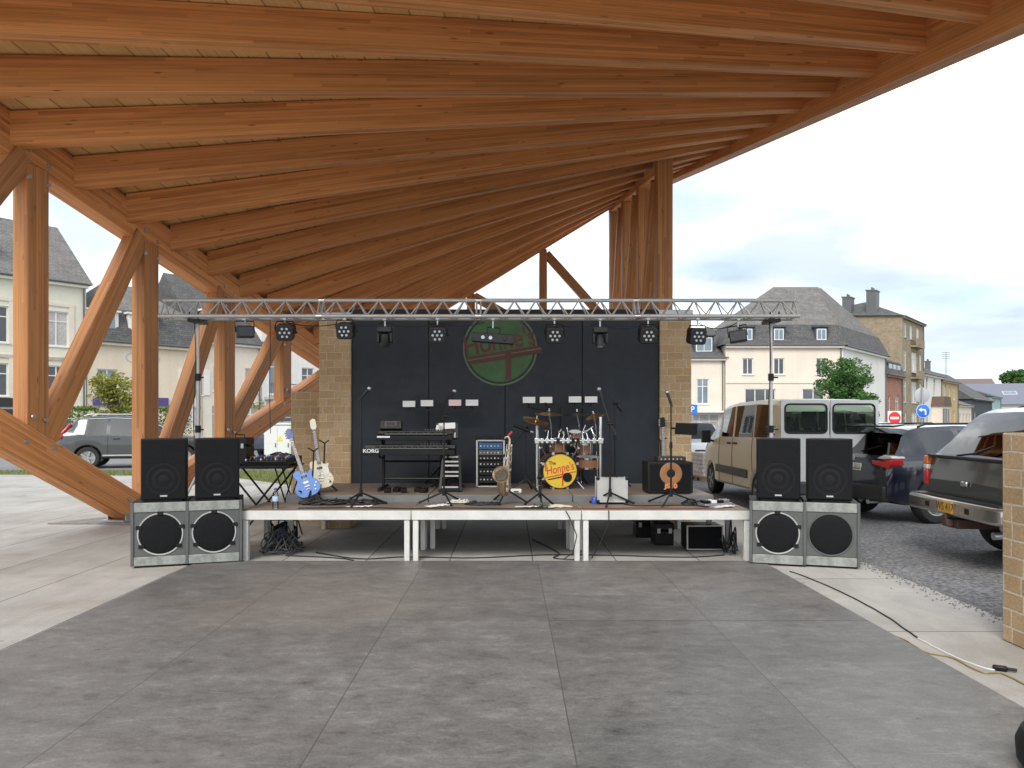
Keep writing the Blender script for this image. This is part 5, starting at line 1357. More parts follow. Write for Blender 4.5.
for (px, py, Y, w_, d_, h_, lab) in ((240, 462, 9.9, .28, .3, .36, 'black lidded equipment case standing on the folding table behind the left loudspeakers'),):
    c = at(px, py, Y)
    t = thing('equipment_case', lab, 'case', (c.x, Y, z))
    mb = MB(); mb.b2(-w_ / 2, w_ / 2, -d_ / 2, d_ / 2, .002, h_ * .7); mb.build('body', BLACK, t, bevel=.012, world=False)
    mb = MB(); mb.b2(-w_ / 2, w_ / 2, -d_ / 2, d_ / 2, h_ * .7 + .004, h_); mb.build('lid', BLACK, t, bevel=.015, world=False)
    for s in (-1, 1): mb = MB(); mb.b2(s * w_ * .3 - .018, s * w_ * .3 + .018, -d_ / 2 - .01, -d_ / 2 - .0005, h_ * .7 - .03, h_ * .7 + .03); mb.build('latch', ALU, t, world=False)
    mb = MB(); mb.tube([(-.06, 0, h_), (-.06, 0, h_ + .035), (.06, 0, h_ + .035), (.06, 0, h_)], .008, 8); mb.build('handle', BLACKM, t, world=False)
# second small table with patch bays beside the guitars
a, b_ = at(271, 466, 9.9), at(296, 462, 9.9)
t = thing('patch_table', 'small black stand with crossed legs holding patch gear beside the blue guitar', 'stand', ((a.x + b_.x) / 2, 10, 0))
mb = MB(); mb.b2(a.x, b_.x, 9.9, 10.3, z - .02, z); mb.build('top', BLACKM, t)
for s in (0, 1):
    mb = MB(); mb.tube([(a.x + .02, 9.95 + s * .3, .01), (b_.x - .02, 9.95 + s * .3, z - .02)], .010, 8); mb.build('leg', BLACKM, t)
    mb = MB(); mb.tube([(b_.x - .02, 9.975 + s * .3, .01), (a.x + .02, 9.975 + s * .3, z - .02)], .010, 8); mb.build('leg', BLACKM, t)
t = thing('patch_box', 'black patch box with pale sockets on the small stand beside the blue guitar', 'patch box', ((a.x + b_.x) / 2, 10.05, z))
mb = MB(); mb.b2(-.15, .17, -.1, .12, .002, .11); mb.build('case', BLACK, t, bevel=.006, world=False)
for i in range(6):
    for j in range(2): mb = MB(); x = -.115 + i * .05; mb.cyl((x, -.1, .03 + j * .045), (x, -.108, .03 + j * .045), .013, .013, 10); mb.build('socket', ALU if (i + j) % 3 else RDC, t, world=False)
coil((a.x + .1, 10.0, z + .112), .16, .1, .06, 45, .007, 'loose patch cables on top of the patch box')
# black bag at the lower right corner of the photo
p = gnd(1040, 766)
t = thing('black_bag', 'rounded black bag on the floor at the lower right corner', 'bag', (2.44, 3.25, .014))
mb = MB(); mb.lathe([(.001, 0), (.15, 0), (.18, .04), (.185, .12), (.165, .18), (.11, .205), (.001, .21)], Matrix.Diagonal((1, 1.4, 1, 1)), 28, cap=False); mb.build('body', CAB, t, world=False)
mb = MB(); mb.tube([(0, -.12, .2), (0, -.1, .26), (0, .1, .26), (0, .12, .2)], .010, 8); mb.build('handle', RUBBER, t, world=False)
# ------------------------------------------------------------ vehicles
CGL = glass('car_glass', (.30, .36, .35)); CGD = glass('dark_car_glass', (.07, .08, .085), ior=2.1); CGV = glass('pale_van_glass', (.80, .90, .86))
DKI = M('dark_car_interior', (.025, .025, .027), .7); TRIM = M('black_car_trim', (.015, .015, .016), .5)
REDG = M('red_tail_lamp', (.42, .012, .015), .15, coat=.6, var=.1); WHG = M('clear_tail_lamp', (.55, .53, .52), .12, coat=.6); AMB = M('amber_lamp', (.62, .17, .02), .18, coat=.5)
PLW = M('white_number_plate', (.62, .62, .56), .4); PLY = M('yellow_number_plate', (.55, .30, .04), .4); PTX = M('plate_lettering', (.02, .02, .02), .5)
RIM = M('alloy_rim', (.45, .46, .47), .3, .8)
def lerp_tab(tab, x):
    if x <= tab[0][0]: return tab[0][1]
    for (a, u), (b, v_) in zip(tab, tab[1:]):
        if x <= b: return u + (v_ - u) * (x - a) / (b - a)
    return tab[-1][1]
def wheel(t, x, y, r, wd, side):
    "side +1: outer face towards +y"
    T = Matrix.Translation((x, y, r)) @ Matrix.Rotation(-side * PI / 2, 4, 'X')
    h = wd / 2
    mb = MB(); mb.lathe([(r * .64, h * .95), (r * .72, h), (r * .93, h * .95), (r, h * .6), (r, -h * .6), (r * .93, -h), (r * .6, -h)], T, 40, cap=False); w_ = mb.build('wheel', RUBBER, t, world=False)
    mb = MB(); mb.lathe([(r * .65, h * .9), (r * .66, h * .96), (r * .61, h * .93), (r * .58, h * .2), (.001, h * .15)], T, 36, cap=False)
    for k in range(5):
        a = 2 * PI * k / 5
        mb.bar(T @ V((.03 * math.cos(a), .03 * math.sin(a), h * .78)), T @ V((r * .61 * math.cos(a), r * .61 * math.sin(a), h * .82)), r * .17, .03, up=(T.to_3x3() @ V((0, 0, 1))))
    mb.lathe([(.001, h * .9), (r * .13, h * .86), (r * .15, h * .6)], T, 20, cap=False)
    mb.build('rim', RIM, w_, world=False)
def car(name, label, cat, loc, rz, s, group=None):
    """loft: s has L, W, wheels, r, and tables over x (0 = rear bumper, L = nose): low, belt, roof (z) and half widths; glass bays"""
    t = thing(name, label, cat, loc, rz, group)
    L_ = s['L']; wh = s['wheels']; r = s['r']; ra = r * 1.18
    xs = set(s['xs'])
    for xw in wh:
        for k in range(9): xs.add(round(xw - ra * math.cos(PI * k / 8), 4))
    xs = sorted(xs)
    def sec(x):
        zl = lerp_tab(s['low'], x); zb = lerp_tab(s['belt'], x); zr = max(lerp_tab(s['roof'], x), zb + .004)
        W = lerp_tab(s['half'], x); wr = lerp_tab(s['rw'], x)
        for xw in wh:
            if abs(x - xw) <= ra + 1e-6: zl = max(zl, r + math.sqrt(max(0, ra * ra - (x - xw) ** 2)) * .97 - .02 if abs(x - xw) < ra - 1e-4 else zl)
        k = min(1, max(0, (zr - zb) / .35)); wrr = (W - .05) * (1 - k) + wr * k
        zm = zl + (zb - zl) * .55
        return [(0, zl), (W * .93, zl), (W * .985, zl + .05), (W, zm), (W * .985, zb - .07), (W - .035, zb), (wrr + .03, zr - .09 * k - .002), (wrr - .05, zr - .02 * k - .001), (wrr - .20, zr), (0, zr + .012)]
    S = [sec(x) for x in xs]; nj = len(S[0])
    vs = []; idx = {}
    for i, x in enumerate(xs):
        for sd in (1, -1):
            for j, (y, z) in enumerate(S[i]):
                dx = 0
                if y == 0 and sd == -1: idx[i, sd, j] = idx[i, 1, j]; continue
                # round the corners of nose and tail in plan
                idx[i, sd, j] = len(vs); vs.append((x, sd * y, z))
    parts = {}
    def put(kind, f): parts.setdefault(kind, []).append(f)
    for i in range(len(xs) - 1):
        xm = (xs[i] + xs[i + 1]) / 2
        for sd in (1, -1):
            for j in range(nj - 1):
                f = [idx[i, sd, j], idx[i + 1, sd, j], idx[i + 1, sd, j + 1], idx[i, sd, j + 1]]
                if sd == 1: f.reverse()
                f = list(dict.fromkeys(f))
                if len(f) < 3: continue
                kind = 'body'
                if j == 0: kind = 'under'
                elif j == 5:
                    for a, b_, nm_ in s['side_glass']:
                        if a < xm < b_: kind = (nm_, sd, a)
                elif j in (7, 8):
                    for a, b_, nm_ in s['top_glass']:
                        if a < xm < b_: kind = nm_
                elif j in (1,) and s.get('clad'): kind = 'clad'
                put(kind, f)
    for i, flip in ((0, 1), (len(xs) - 1, 0)):
        for j in range(nj - 1):
            f = list(dict.fromkeys([idx[i, 1, j], idx[i, 1, j + 1], idx[i, -1, j + 1], idx[i, -1, j]]))
            if len(f) < 3: continue
            if not flip: f.reverse()
            kind = 'body'
            if i == 0 and s.get('rear_glass') and j == 5: continue
            put(kind, f)
    mats = {'body': s['paint'], 'under': TRIM, 'clad': s.get('cladmat', TRIM)}
    gm = s.get('glass', CGL)
    names = {'body': 'body', 'under': 'underbody', 'clad': 'sill'}
    for kind, fs in parts.items():
        kind0 = kind; kind = kind[0] if isinstance(kind, tuple) else kind
        used = sorted({k for f in fs for k in f}); mp = {u: n for n, u in enumerate(used)}
        if kind == 'body' and s.get('rear_paint'):
            pass
        mb = MB(); mb.add([vs[u] for u in used], [[mp[k] for k in f] for f in fs])
        o = mb.build(names.get(kind, kind), mats.get(kind, gm), t, world=False, sharp=28)
    for xw in wh:
        for sd in (1, -1):
            W = lerp_tab(s['half'], xw)
            wheel(t, xw, sd * (W - .13), r, .22, sd)
    # seams of doors
    for x in s.get('seams', ()):
        for sd in (1, -1):
            c = sec(x); mb = MB(); mb.tube([(x, sd * (y + .002), z) for y, z in c[2:6]], .006, 5); mb.build('door_seam', TRIM, t, world=False)
    for x in s.get('pillars', ()):
        for sd in (1, -1):
            c = sec(x); mb = MB(); mb.tube([(x, sd * (y + .001), z) for y, z in c[5:7]], .03, 6); mb.build('pillar', s.get('pillarmat', TRIM), t, world=False)
    for x in s.get('handles', ()):
        for sd in (1, -1):
            c = sec(x); y, z = c[4]; mb = MB(); mb.b2(x - .1, x + .1, sd * (y + .004), sd * (y + .03), z - .07, z - .035); mb.build('door_handle', s.get('handlemat', TRIM), t, world=False, bevel=.006)
    # seats and floor seen through the glass
    for x, y in s.get('seats', ()):
        zb = lerp_tab(s['belt'], x)
        mb = MB(); mb.b2(x - .06, x + .06, y - .24, y + .24, zb - .45, zb + .14); mb.b2(x - .04, x + .04, y - .13, y + .13, zb + .18, zb + .38); mb.tube([(x, y - .06, zb + .1), (x, y - .06, zb + .25)], .01, 6); mb.tube([(x, y + .06, zb + .1), (x, y + .06, zb + .25)], .01, 6); mb.build('seat', DKI, t, world=False, bevel=.03)
    mb = MB(); zf = lerp_tab(s['low'], L_ / 2) + .15; mb.b2(.3, L_ - .5, -.7, .7, zf, zf + .1); mb.build('cabin_floor', DKI, t, world=False)
    # mirrors
    if 'mirror' in s:
        x, z = s['mirror']; W = lerp_tab(s['half'], x)
        for sd in (1, -1):
            mb = MB(); mh = s.get('mh', .18); mb.b2(x - .06, x + .06, sd * (W + .06), sd * (W + .24), z, z + mh); mb.tube([(x, sd * (W - .04), z + .03), (x, sd * (W + .1), z + .06)], .025, 8); mb.build('wing_mirror', s.get('mirrormat', TRIM), t, world=False, bevel=.03, seg=3)
    return t
def lampbox(t, name, mat, pts, x0, x1):
    "outline (y, z) extruded along x"
    n = len(pts); mb = MB(); mb.add([(x0, y, z) for y, z in pts] + [(x1, y, z) for y, z in pts], [tuple(range(n)), tuple(reversed(range(n, 2 * n)))] + [(i, n + i, n + (i + 1) % n, (i + 1) % n) for i in range(n)])
    return mb.build(name, mat, t, world=False, bevel=.012, seg=2)
REARF = Matrix(((0, 0, -1, 0), (-1, 0, 0, 0), (0, 1, 0, 0), (0, 0, 0, 1)))   # text on a rear face (normal -x)
def plate(t, x, z, txt, mat, w_=.5, h_=.11, tilt=0):
    mb = MB(); mb.b2(x - .012, x, -w_ / 2, w_ / 2, z - h_ / 2, z + h_ / 2); p_ = mb.build('number_plate', mat, t, world=False, bevel=.004)
    if txt: text_part('plate_lettering', txt, h_ * .95, Matrix.Translation((x - .0125, 0, z)) @ REARF, PTX, p_, .001, world=False, sx=.9)

# --- cream van with white rear, 17 px tall tyres on the gravel
CREAMV = M('cream_van_paint', (.86, .80, .58), .4, coat=.12, var=.05, scale=1.5); WHV = M('white_van_paint', (.70, .72, .72), .35, coat=.3, var=.04, scale=1.5)
VL = 4.95
van = dict(L=VL, W=1.95, wheels=(.98, 4.02), r=.33, xs=[0, .05, .22, .45, 1.2, 1.25, 1.9, 2.34, 2.46, 3.2, 3.27, 3.39, 3.95, 4.35, 4.62, 4.85, VL],
    low=[(0, .42), (.2, .32), (4.5, .28), (VL, .36)], belt=[(0, 1.36), (.45, 1.30), (3.3, 1.26), (4.3, 1.12), (4.7, .92), (VL, .62)],
    roof=[(0, 1.84), (.05, 1.90), (.22, 1.96), (1.2, 1.99), (2.9, 1.97), (3.3, 1.90), (4.35, 1.10), (4.62, .96), (4.85, .80), (VL, .66)],
    half=[(0, .83), (.1, .875), (.3, .90), (3.9, .91), (4.6, .86), (VL, .72)], rw=[(0, .74), (.2, .78), (3.3, .77), (4.3, .76), (VL, .6)],
    side_glass=[(.45, 1.20, 'side_window'), (1.25, 2.34, 'side_window'), (2.46, 3.20, 'side_window'), (3.39, 4.0, 'side_window')], top_glass=[(3.3, 4.35, 'windscreen')],
    rear_glass=True, paint=CREAMV, glass=CGV, seams=(1.22, 2.40, 3.30), handles=(2.6, 2.2), seats=((3.1, .45), (3.1, -.45), (2.1, .5), (2.1, 0), (2.1, -.5), (1.0, .4), (1.0, -.4)), mirror=(3.75, 1.12), mh=.27)
vrear = at(778, 480, 12.6); 
VO = (5.36, 12.6, -.03); VR = R_(90 + 0.5)
vt = car('parked_van', 'cream van with white rear doors and pale see-through windows parked behind the right loudspeakers', 'van', VO, VR, van)
for sd, y0, y1 in ((1, .012, .82), (-1, -.82, -.012)):
    ya, yb = (y0, y1)
    mb = MB(); X0, X1 = -.035, -.002
    oy0, oy1 = ya + .05, yb - .075; z0, z1, zw0, zw1 = .46, 1.945, 1.40, 1.865
    if sd == -1: oy0, oy1 = ya + .075, yb - .05
    for a in ((ya, yb, z0, zw0), (ya, yb, zw1, z1), (ya, oy0, zw0 + .001, zw1 - .001), (oy1, yb, zw0 + .001, zw1 - .001)): mb.b2(X0, X1, *a)
    dr = mb.build('rear_door', WHV, vt, world=False, label='white rear door')
    mb = MB(); mb.tube([(-.036, y_, z_) for cy_, cz_, a0 in ((oy1 - .06, zw1 - .06, 0), (oy0 + .06, zw1 - .06, 90), (oy0 + .06, zw0 + .06, 180), (oy1 - .06, zw0 + .06, 270)) for y_, z_ in [(cy_ + .07 * math.cos(R_(a0 + q_)), cz_ + .07 * math.sin(R_(a0 + q_))) for q_ in (0, 30, 60, 90)]], .016, 6, closed=True); mb.build('window_seal', TRIM, dr, world=False)
    mb = MB(); mb.b2(-.028, -.022, oy0, oy1, zw0, zw1); mb.build('window_pane', CGV, dr, world=False)
    mb = MB(); 
    for zz in (.7, 1.0): mb.b2(-.05, -.036, (yb if sd == 1 else ya) - .05, (yb if sd == 1 else ya) + .05, zz - .03, zz + .03)
    mb.build('hinge', TRIM, dr, world=False, bevel=.006)
for sd in (1, -1):
    lampbox(vt, 'tail_lamp', REDG, [(sd * .825, .70), (sd * .875, .70), (sd * .875, 1.06), (sd * .825, 1.06)], -.04, .1)
    mb = MB(); mb.b2(-.02, .14, sd * .90, sd * 1.02, 1.36, 1.51); mb.build('rear_corner_mirror', TRIM, vt, world=False, bevel=.025)
    mb = MB(); mb.b2(-.026, -.021, sd * .915, sd * 1.005, 1.385, 1.485); mb.build('mirror_face', WHG, vt, world=False)
    mb = MB(); mb.b2(1.45, 3.5, sd * .91, sd * .927, .52, .68); mb.build('rubbing_strip', M('brown_grey_strip', (.09, .08, .065), .5), vt, world=False, bevel=.006)
mb = MB(); mb.b2(-.12, .06, -.86, .86, .36, .58); mb.build('rear_bumper', M('dark_blue_grey_bumper', (.05, .06, .075), .5), vt, world=False, bevel=.03, seg=3)
plate(vt, -.036, .84, 'OF 6173', M('reddish_plate', (.45, .22, .19), .4))
mb = MB(); mb.b2(-.05, -.036, -.3, .3, .95, .985); mb.build('plate_lamp_bar', TRIM, vt, world=False)
text_part('lettering', 'VAN', .10, Matrix.Translation((-.0365, .45, .72)) @ REARF, SUBF, vt, .002, world=False) if False else None
# --- dark blue estate car, rear to the left
NAVY = M('dark_blue_car_paint', (.006, .008, .018), .22, coat=1.0, var=.1, scale=1)
bmw = dict(L=4.5, W=1.85, wheels=(.86, 3.62), r=.35, xs=[0, .06, .16, .30, .46, .62, .78, 1.35, 1.45, 2.3, 2.4, 2.95, 3.0, 3.3, 3.7, 4.1, 4.38, 4.5],
    low=[(0, .40), (.3, .30), (4.2, .26), (4.5, .34)], belt=[(0, .80), (.06, .98), (.16, 1.03), (.62, 1.05), (3.3, .98), (4.2, .86), (4.5, .62)],
    roof=[(0, .84), (.06, 1.0), (.16, 1.05), (.30, 1.18), (.46, 1.36), (.62, 1.47), (.78, 1.51), (1.6, 1.545), (2.4, 1.52), (2.7, 1.43), (3.3, 1.02), (4.1, .90), (4.5, .66)],
    half=[(0, .82), (.06, .87), (.16, .895), (.6, .915), (3.7, .915), (4.3, .80), (4.5, .62)], rw=[(0, .6), (.62, .62), (2.4, .64), (3.3, .6), (4.5, .5)],
    side_glass=[(.70, 1.35, 'side_window'), (1.45, 2.3, 'side_window'), (2.4, 3.1, 'side_window')], top_glass=[(.16, .62, 'rear_window'), (2.5, 3.3, 'windscreen')],
    paint=NAVY, glass=CGD, seams=(1.4, 2.35), handles=(1.6, 2.5), seats=((2.3, .4), (2.3, -.4), (1.2, .4), (1.2, -.4)), mirror=(2.95, .98))
a_ = R_(90 - 76)
bt = car('parked_car', 'dark blue estate car, rear towards the stage, between the van and the dark green off-roader', 'car', (5.56, 12.25, -.03), a_, bmw, 'cars parked on the gravel')
for sd in (1, -1):
    lampbox(bt, 'tail_lamp', REDG, [(sd * .50, .92), (sd * .84, .86), (sd * .90, .93), (sd * .90, 1.01), (sd * .70, .975), (sd * .48, .98)], .0, .24)
    lampbox(bt, 'reversing_lamp', WHG, [(sd * .55, 1.01), (sd * .70, 1.0), (sd * .90, 1.02), (sd * .86, 1.05), (sd * .72, 1.07), (sd * .62, 1.04)], .03, .28)
    mb = MB(); mb.tube([(.80, sd * .55, 1.50), (.95, sd * .55, 1.545), (2.1, sd * .55, 1.555), (2.3, sd * .55, 1.51)], .016, 8); mb.build('roof_rail', BLACKM, bt, world=False)
plate(bt, .012, .86, '8E·067·FU'.replace('·', ' '), PLW, .50, .12)
mb = MB(); mb.lathe([(.001, .006), (.05, .004), (.055, 0)], Matrix.Translation((.045, 0, 1.0)) @ REARF, 24, cap=False); mb.build('round_badge', ALU, bt, world=False)
mb = MB(); mb.b2(-.05, .12, -.80, .80, .34, .60); mb.build('rear_bumper', TRIM, bt, world=False, bevel=.04, seg=3)
for sd in (1, -1): mb = MB(); mb.cyl((-.04, sd * .45, .33), (.2, sd * .45, .33), .04, .04, 14); mb.build('exhaust', CHROME, bt, world=False)
mb = MB(); mb.box(.44, 0, 1.52, .22, 1.14, .03, Euler((0, R_(-8), 0)).to_matrix()); mb.build('roof_spoiler', NAVY, bt, world=False, bevel=.012)
mb = MB(); mb.tube([(.20, .0, 1.10), (.30, -.35, 1.20)], .010, 6); mb.build('rear_wiper', BLACK, bt, world=False)
# --- dark green off-roader
DGR = M('dark_green_car_paint', (.018, .026, .024), .25, coat=1.0, var=.1, scale=1); CHB = M('dull_chrome_bumper', (.52, .50, .45), .22, .9, var=.12)
tah = dict(L=4.8, W=1.9, wheels=(.98, 3.85), r=.37, xs=[0, .05, .12, .26, .40, .54, .66, 1.4, 1.5, 2.5, 2.6, 3.0, 3.3, 3.6, 4.0, 4.6, 4.8],
    low=[(0, .55), (.3, .45), (4.5, .42), (4.8, .5)], belt=[(0, .86), (.05, 1.16), (.12, 1.18), (3.3, 1.15), (4.5, 1.02), (4.8, .8)],
    roof=[(0, .9), (.05, 1.18), (.12, 1.20), (.26, 1.40), (.40, 1.58), (.54, 1.69), (.66, 1.74), (1.6, 1.79), (2.6, 1.76), (2.9, 1.67), (3.5, 1.2), (4.6, 1.06), (4.8, .84)],
    half=[(0, .86), (.12, .92), (.6, .945), (4.2, .945), (4.8, .8)], rw=[(0, .76), (.6, .76), (2.6, .74), (3.5, .7), (4.8, .6)],
    side_glass=[(.62, 1.4, 'side_window'), (1.5, 2.5, 'side_window'), (2.6, 3.3, 'side_window')], top_glass=[(.05, .54, 'rear_window'), (2.7, 3.5, 'windscreen')],
    paint=DGR, glass=CGD, seams=(1.45, 2.55), handles=(1.7, 2.8), seats=((2.4, .4), (2.4, -.4), (1.3, .4), (1.3, -.4)), mirror=(3.25, 1.15))
tt = car('parked_car', 'dark green off-roader with chrome bumper and yellow plate parked behind the brick wall end', 'car', (5.12, 8.42, -.03), R_(-3), tah, 'cars parked on the gravel')
mb = MB(); mb.prism([(-.22, -.86), (-.16, -.98), (.2, -1.0), (.2, 1.0), (-.16, .98), (-.22, .86), (-.22, -.86)][:-1], .54, .72); mb.build('rear_bumper', CHB, tt, world=False, bevel=.035, seg=3)
mb = MB(); mb.b2(-.17, -.02, -.90, .90, .722, .732); mb.build('bumper_tread', TRIM, tt, world=False)
for s_ in (-.42, .42): mb = MB(); mb.b2(-.225, -.2195, s_ - .04, s_ + .04, .60, .66); mb.build('bumper_socket', BLACK, tt, world=False)
plate(tt, -.224, .635, 'WS 417', PLY, .30, .13)
for sd in (1, -1):
    lampbox(tt, 'tail_lamp', REDG, [(sd * .84, .82), (sd * .93, .82), (sd * .93, 1.0), (sd * .84, 1.0)], -.02, .14)
    lampbox(tt, 'reversing_lamp', WHG, [(sd * .84, 1.005), (sd * .93, 1.005), (sd * .93, 1.065), (sd * .84, 1.065)], -.018, .14)
    lampbox(tt, 'indicator', AMB, [(sd * .84, 1.07), (sd * .93, 1.07), (sd * .93, 1.17), (sd * .84, 1.17)], -.016, .14)
mb = MB(); mb.b2(-.035, -.0, -.06, .06, .86, .92); mb.build('tailgate_handle', CHROME, tt, world=False, bevel=.012)
mb = MB(); mb.tube([(.02, .22, 1.2), (.06, -.1, 1.24), (.12, -.32, 1.32)], .012, 6); mb.build('rear_wiper', BLACK, tt, world=False)
mb = MB(); mb.b2(-.02, .05, -.82, .82, 1.165, 1.195); mb.build('window_ledge', TRIM, tt, world=False, bevel=.006)
mb = MB(); mb.b2(-.16, .3, -.12, .12, .40, .50); mb.b2(-.24, -.16, -.05, .05, .42, .50); mb.cyl((-.22, 0, .5), (-.22, 0, .56), .025, .03, 12); mb.build('tow_hitch', M('rusty_steel', (.09, .05, .04), .7, .3), tt, world=False, bevel=.008)
mb = MB(); mb.cyl((-.06, -.62, .40), (.5, -.62, .42), .04, .04, 14); mb.build('exhaust', STEEL, tt, world=False)
for y in (-.55, .55): mb = MB(); mb.tube([(.9, y, 1.745), (1.05, y, 1.79), (2.3, y, 1.80), (2.5, y, 1.755)], .018, 8); mb.build('roof_rail', BLACKM, tt, world=False)
# --- grey estate car across the road on the left
GREY = M('grey_car_paint', (.05, .056, .06), .28, .3, coat=1.0, var=.05, scale=1)
suv = dict(bmw); suv.update(L=4.8, paint=GREY, glass=CGD, clad=True, cladmat=TRIM, wheels=(.95, 3.85), r=.36,
    xs=[0, .06, .16, .30, .46, .62, .78, 1.5, 1.6, 2.5, 2.6, 3.2, 3.5, 4.0, 4.4, 4.66, 4.8], half=[(0, .76), (.16, .87), (.6, .94), (4.0, .94), (4.6, .82), (4.8, .64)],
    low=[(0, .42), (.3, .34), (4.4, .30), (4.8, .36)],
    belt=[(0, .85), (.06, 1.05), (.16, 1.12), (.62, 1.14), (3.5, 1.05), (4.4, .95), (4.8, .7)],
    roof=[(0, .9), (.06, 1.08), (.16, 1.15), (.30, 1.33), (.46, 1.52), (.62, 1.66), (.78, 1.71), (1.7, 1.75), (2.6, 1.71), (2.9, 1.6), (3.6, 1.1), (4.4, .98), (4.8, .72)],
    rw=[(0, .6), (.62, .66), (2.6, .66), (3.5, .62), (4.8, .5)], side_glass=[(.66, 1.5, 'side_window'), (1.6, 2.5, 'side_window'), (2.6, 3.3, 'side_window')], top_glass=[(.16, .62, 'rear_window'), (2.7, 3.6, 'windscreen')], seams=(1.55, 2.55), handles=(1.8, 2.75), mirror=(3.2, 1.05), seats=((2.5, .4), (2.5, -.4), (1.4, .4), (1.4, -.4)))
gt = car('parked_car', 'dark grey estate car with red rear lamp beyond the left timber posts', 'car', (-14.95, 25.0, -.02), R_(18), suv)
for sd in (1, -1):
    mb = MB(); mb.b2(.03, .22, sd * .66, sd * .90, .98, 1.13); mb.bar((.15, sd * .83, 1.10), (.42, sd * .665, 1.47), .12, .09); mb.build('tail_lamp', REDG, gt, world=False, bevel=.025)
    mb = MB(); mb.tube([(.8, sd * .64, 1.74), (1.0, sd * .65, 1.79), (2.4, sd * .65, 1.79), (2.6, sd * .65, 1.75)], .016, 8); mb.build('roof_rail', ALU, gt, world=False)
    mb = MB(); mb.b2(1.4, 3.4, sd * .93, sd * .952, .42, .46); mb.build('sill_trim', CHROME, gt, world=False)
    mb = MB(); mb.tube([(.66, sd * .83, 1.17), (.72, sd * .70, 1.62), (1.7, sd * .70, 1.665), (2.6, sd * .70, 1.63), (3.3, sd * .76, 1.32)], .014, 6); mb.build('window_trim', CHROME, gt, world=False)
plate(gt, .0, .80, '', PLW)
# --- white car front, right of the right pillar
WHC = M('white_car_paint', (.62, .64, .66), .25, coat=1.0, var=.04, scale=1)
wc = dict(bmw); wc.update(paint=WHC, glass=CGL)
p = at(704, 470, 23)
wt = car('parked_car', 'white car facing the stage between the right stone pillar and the van', 'car', (p.x + .1, 26.6, -.04), R_(-93), wc)
for sd in (1, -1):
    lampbox(wt, 'headlamp', WHG, [(sd * .50, .66), (sd * .76, .70), (sd * .80, .82), (sd * .56, .78)], 4.28, 4.47)
mb = MB(); mb.b2(4.40, 4.52, -.34, .34, .52, .74); mb.build('grille', TRIM, wt, world=False, bevel=.02)
mb = MB(); mb.b2(4.36, 4.54, -.66, .66, .28, .44); mb.build('lower_grille', TRIM, wt, world=False, bevel=.02)
mb = MB(); mb.b2(4.53, 4.545, -.26, .26, .44, .55); mb.build('number_plate', PLW, wt, world=False)
# --- further parked cars seen only in part
BLC = M('blue_car_paint', (.015, .03, .11), .25, coat=1.0); sc_ = dict(bmw); sc_.update(paint=BLC, glass=CGL)
sc2 = dict(bmw); sc2.update(paint=M('navy_grey_paint', (.02, .03, .06), .25, coat=1.0), glass=CGL)
car('parked_car', 'dark car behind the white utility cabinet left of the left stone pillar', 'car', (at(262, 450, 31).x, 31.5, -.03), R_(70), sc2)
car('parked_car', 'pale car roof just showing behind the dark blue estate car', 'car', (at(868, 450, 30).x, 29, -.03), R_(70), dict(bmw, paint=WHC, glass=CGL))
# --- shrink-wrapped pallet by the van
p = gnd(708, 481, -.03)
t = thing('wrapped_pallet', 'white wrapped stack on a pallet beside the front of the van', 'pallet', (p.x + .12, p.y + .35, -.03), R_(10))
mb = MB()
for i in range(3): mb.b2(-.38, .38, -.38 + i * .3, -.22 + i * .3, 0, .09)
mb.b2(-.4, .4, -.4, .4, .091, .12); mb.build('pallet', M('pallet_wood', (.3, .22, .13), .8), t, world=False)
mb = MB()
for i in range(6): mb.b2(-.37 + rnd.uniform(0, .02), .37 - rnd.uniform(0, .02), -.37, .37, .121 + i * .105, .222 + i * .105)
mb.build('wrapped_load', M('white_wrap', (.6, .57, .53), .35, var=.3, scale=9), t, world=False, bevel=.012)
# ------------------------------------------------------------ buildings
PANE = M('dark_window_pane', (.035, .045, .055), .06, var=.5, scale=.35, spec=.9)
PANEB = M('blue_grey_pane', (.16, .22, .28), .08, var=.35, scale=.4, spec=.8)
CURT = M('curtained_pane', (.40, .38, .36), .25, var=.3, scale=1.2)
WFR = M('white_window_frame', (.68, .68, .66), .5, var=.05)
SLATE = brick('grey_slate', (.085, .085, .088), (.13, .128, .126), (.05, .05, .05), .30, .16, .012, .5)
SLATEL = brick('pale_grey_slate', (.15, .145, .14), (.21, .20, .19), (.09, .088, .085), .34, .18, .014, .5)
SLATEB = brick('blue_slate', (.055, .065, .085), (.08, .09, .11), (.035, .04, .05), .30, .16, .012, .4)
ZINC = M('zinc_gutter', (.12, .125, .13), .5, .4)
def render_wall(name, col, var=.06):
    m, nt, b, out = new_mat(name); g = NT(nt); p = g.pos()
    n = g.noise(p, .5, 5, .6); st = g.noise(g.mapping(p, (1.2, 1.2, .12)), 1.0, 5, .65); fn = g.noise(p, 9, 4, .6)
    c = g.ramp(n, [(.3, mul(col, 1 - var)), (.7, mul(col, 1 + var))])
    c = g.mix(g.ramp(st, [(.5, 0.0), (.78, .35)]), c, mul(col, .72))
    c = g.mix(1.0, c, g.ramp(fn, [(.3, .95), (.7, 1.04)]), 'MULTIPLY')
    nt.links.new(c, b.inputs['Base Color']); b.inputs['Roughness'].default_value = .85
    nt.links.new(g.bump(fn, .15, .01), b.inputs['Normal'])
    return m
CREAMW = render_wall('cream_render', (.68, .61, .52)); BEIGE = render_wall('beige_render', (.68, .59, .46)); WHITEW = render_wall('white_render', (.70, .69, .66)); GREENW = render_wall('pale_green_cream_render', (.68, .67, .56))
